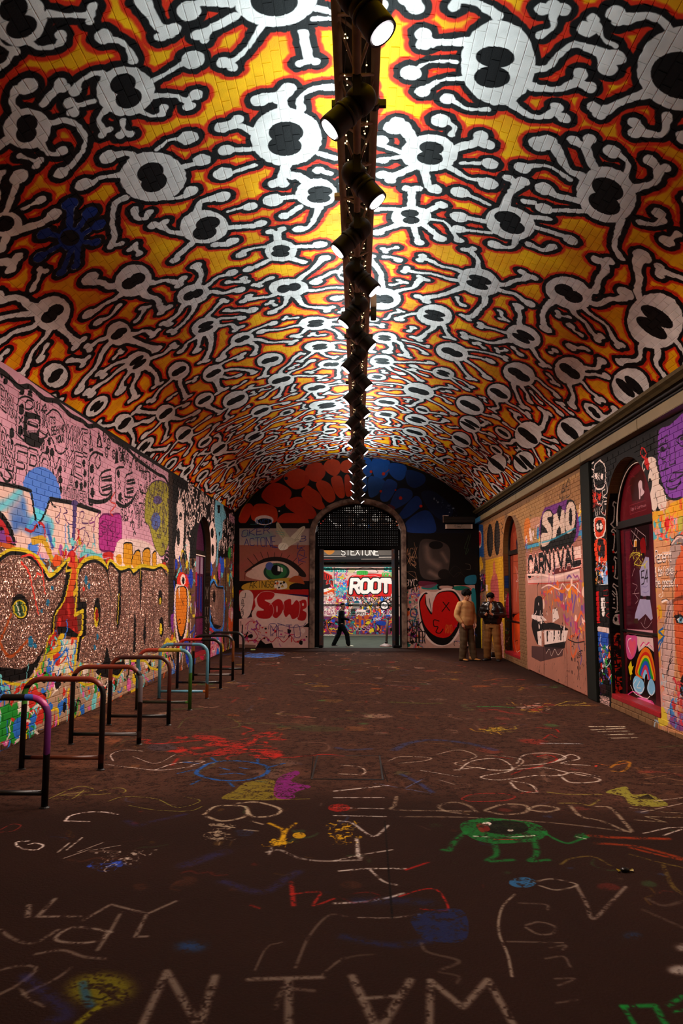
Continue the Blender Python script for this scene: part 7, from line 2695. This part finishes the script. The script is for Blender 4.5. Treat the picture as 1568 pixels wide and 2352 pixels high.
fig_mesh('jacket_collar', [('limb', [(.095 * math.cos(a), -.012 + .08 * math.sin(a), 1.405, .020) for a in [PI / 2 + .6 + (2 * PI - 1.2) * k / 14 for k in range(15)]])], M_leather, pb_, .008, 2)
fig_mesh('shirt', [('loft', [(0, .012, .86, .155, .112), (0, .012, 1.05, .15, .112), (0, .005, 1.28, .15, .104), (0, 0, 1.38, .07, .07)])], M_inner, pb_, .010, 2)
tr_ = [('loft', [(0, 0, .78, .165, .115), (0, 0, .88, .158, .112), (0, 0, .95, .152, .108)])]
for q in (-1, 1):
    tr_.append(leg_loft((q * .088, 0, .83), (q * .12, .03, .46), (q * .145, .0, .08), (.108, .098, .092, .086)))
fig_mesh('trousers', tr_, M_tan_tr, pb_, .010, 3, .005, 4)
shoe('shoe', pb_, (.145, .05, 0), -.3, M_shoe_black, M_hair, .28, .10, .10)
shoe('shoe', pb_, (-.145, .05, 0), .35, M_shoe_black, M_hair, .28, .10, .10)
rotp = Matrix.Rotation(math.radians(152), 4, 'Z')
ph = thing('phone', 'dark mobile phone held in both hands by the person in leather jacket', 'phone', Vector((3.25, 18.2, 0)) + rotp @ Vector((0, .315, 1.165)), math.radians(152))
Mp = Matrix.Rotation(math.radians(-38), 4, 'X')
bm = bmesh.new(); box(bm, -.037, .037, -.004, .004, -.075, .075, Mp, .003); link_mesh('phone_body', bm, M_black, ph)
bm = bmesh.new(); box(bm, -.033, .033, -.0050, -.0042, -.068, .068, Mp); link_mesh('screen', bm, plain('phone_screen', '203040', .1), ph)

# 3: dark clothed walker in the passage, striding to the right
pc = thing('person', 'person in black top and black trousers striding through the passage beyond the doorway', 'person', (-.63, 28.2, ALLEY_Z), math.radians(-82))
hp, P, s = head_parts((0, .06, 1.51), (.75, 1), .08)
body = [('limb', [(0, .01, 1.33, .058), (0, .035, 1.40, .053), (0, .05, 1.45, .055)]), ('loft', [(0, 0, .82, .145, .10), (0, 0, 1.1, .14, .10), (0, .01, 1.30, .17, .10), (0, .01, 1.37, .11, .08)])] + hp
for q in (-1, 1):
    ey = -.05 if q < 0 else .02
    body.append(('limb', [(q * .17, .0, 1.33, .055), (q * .225, ey, 1.08, .044), (q * .17, .26 + .05 * (q > 0), .99, .030)]))
    body += hand_parts((q * .17, .26 + .05 * (q > 0), .99), (-.1 * q, 1, -.15), (q * .4, 0, .9), (-q, .2, .3), .45)
body.append(leg_loft((.09, 0, .84), (.10, .22, .47), (.10, .27, .09), (.085, .055, .05, .04)))
body.append(leg_loft((-.09, 0, .84), (-.10, -.08, .46), (-.10, -.27, .10), (.085, .055, .05, .04)))
fig_mesh('body', body, M_skin, pc, .009)
face_bits(pc, P, s, M_lip)
fig_mesh('hair', [('ball', [(*P(0, -.022, .052), .084, .094, .074), (*P(0, -.055, .0), .07, .05, .06)])], M_hair, pc, .010, 1)
tp = [('loft', [(0, .0, .80, .165, .125), (0, .0, .92, .168, .125), (0, .0, 1.12, .165, .122), (0, .01, 1.28, .188, .118), (0, .01, 1.355, .12, .09), (0, .02, 1.40, .07, .07)])]
for q in (-1, 1):
    ey = -.05 if q < 0 else .02
    tp.append(('limb', [(q * .165, .0, 1.31, .072), (q * .225, ey, 1.08, .062), (q * .18, .20 + .05 * (q > 0), 1.005, .046)]))
fig_mesh('black_top', tp, M_knit, pc, .011, 3, .004, 6)
tr_ = [('loft', [(0, 0, .72, .155, .12), (0, 0, .84, .152, .115)]), leg_loft((.085, 0, .80), (.10, .20, .46), (.10, .25, .09), (.105, .090, .086, .082)), leg_loft((-.085, 0, .80), (-.10, -.09, .46), (-.10, -.27, .10), (.105, .090, .086, .082))]
fig_mesh('trousers', tr_, M_knit, pc, .011, 3, .004, 7)
shoe('shoe', pc, (.10, .31, 0), 0, M_white_shoe, M_sole, .28, .10, .10)
shoe('shoe', pc, (-.10, -.22, 0), 0, M_shoe_black, M_sole, .28, .10, .10)

bpy.data.scenes.remove(STUDIO)
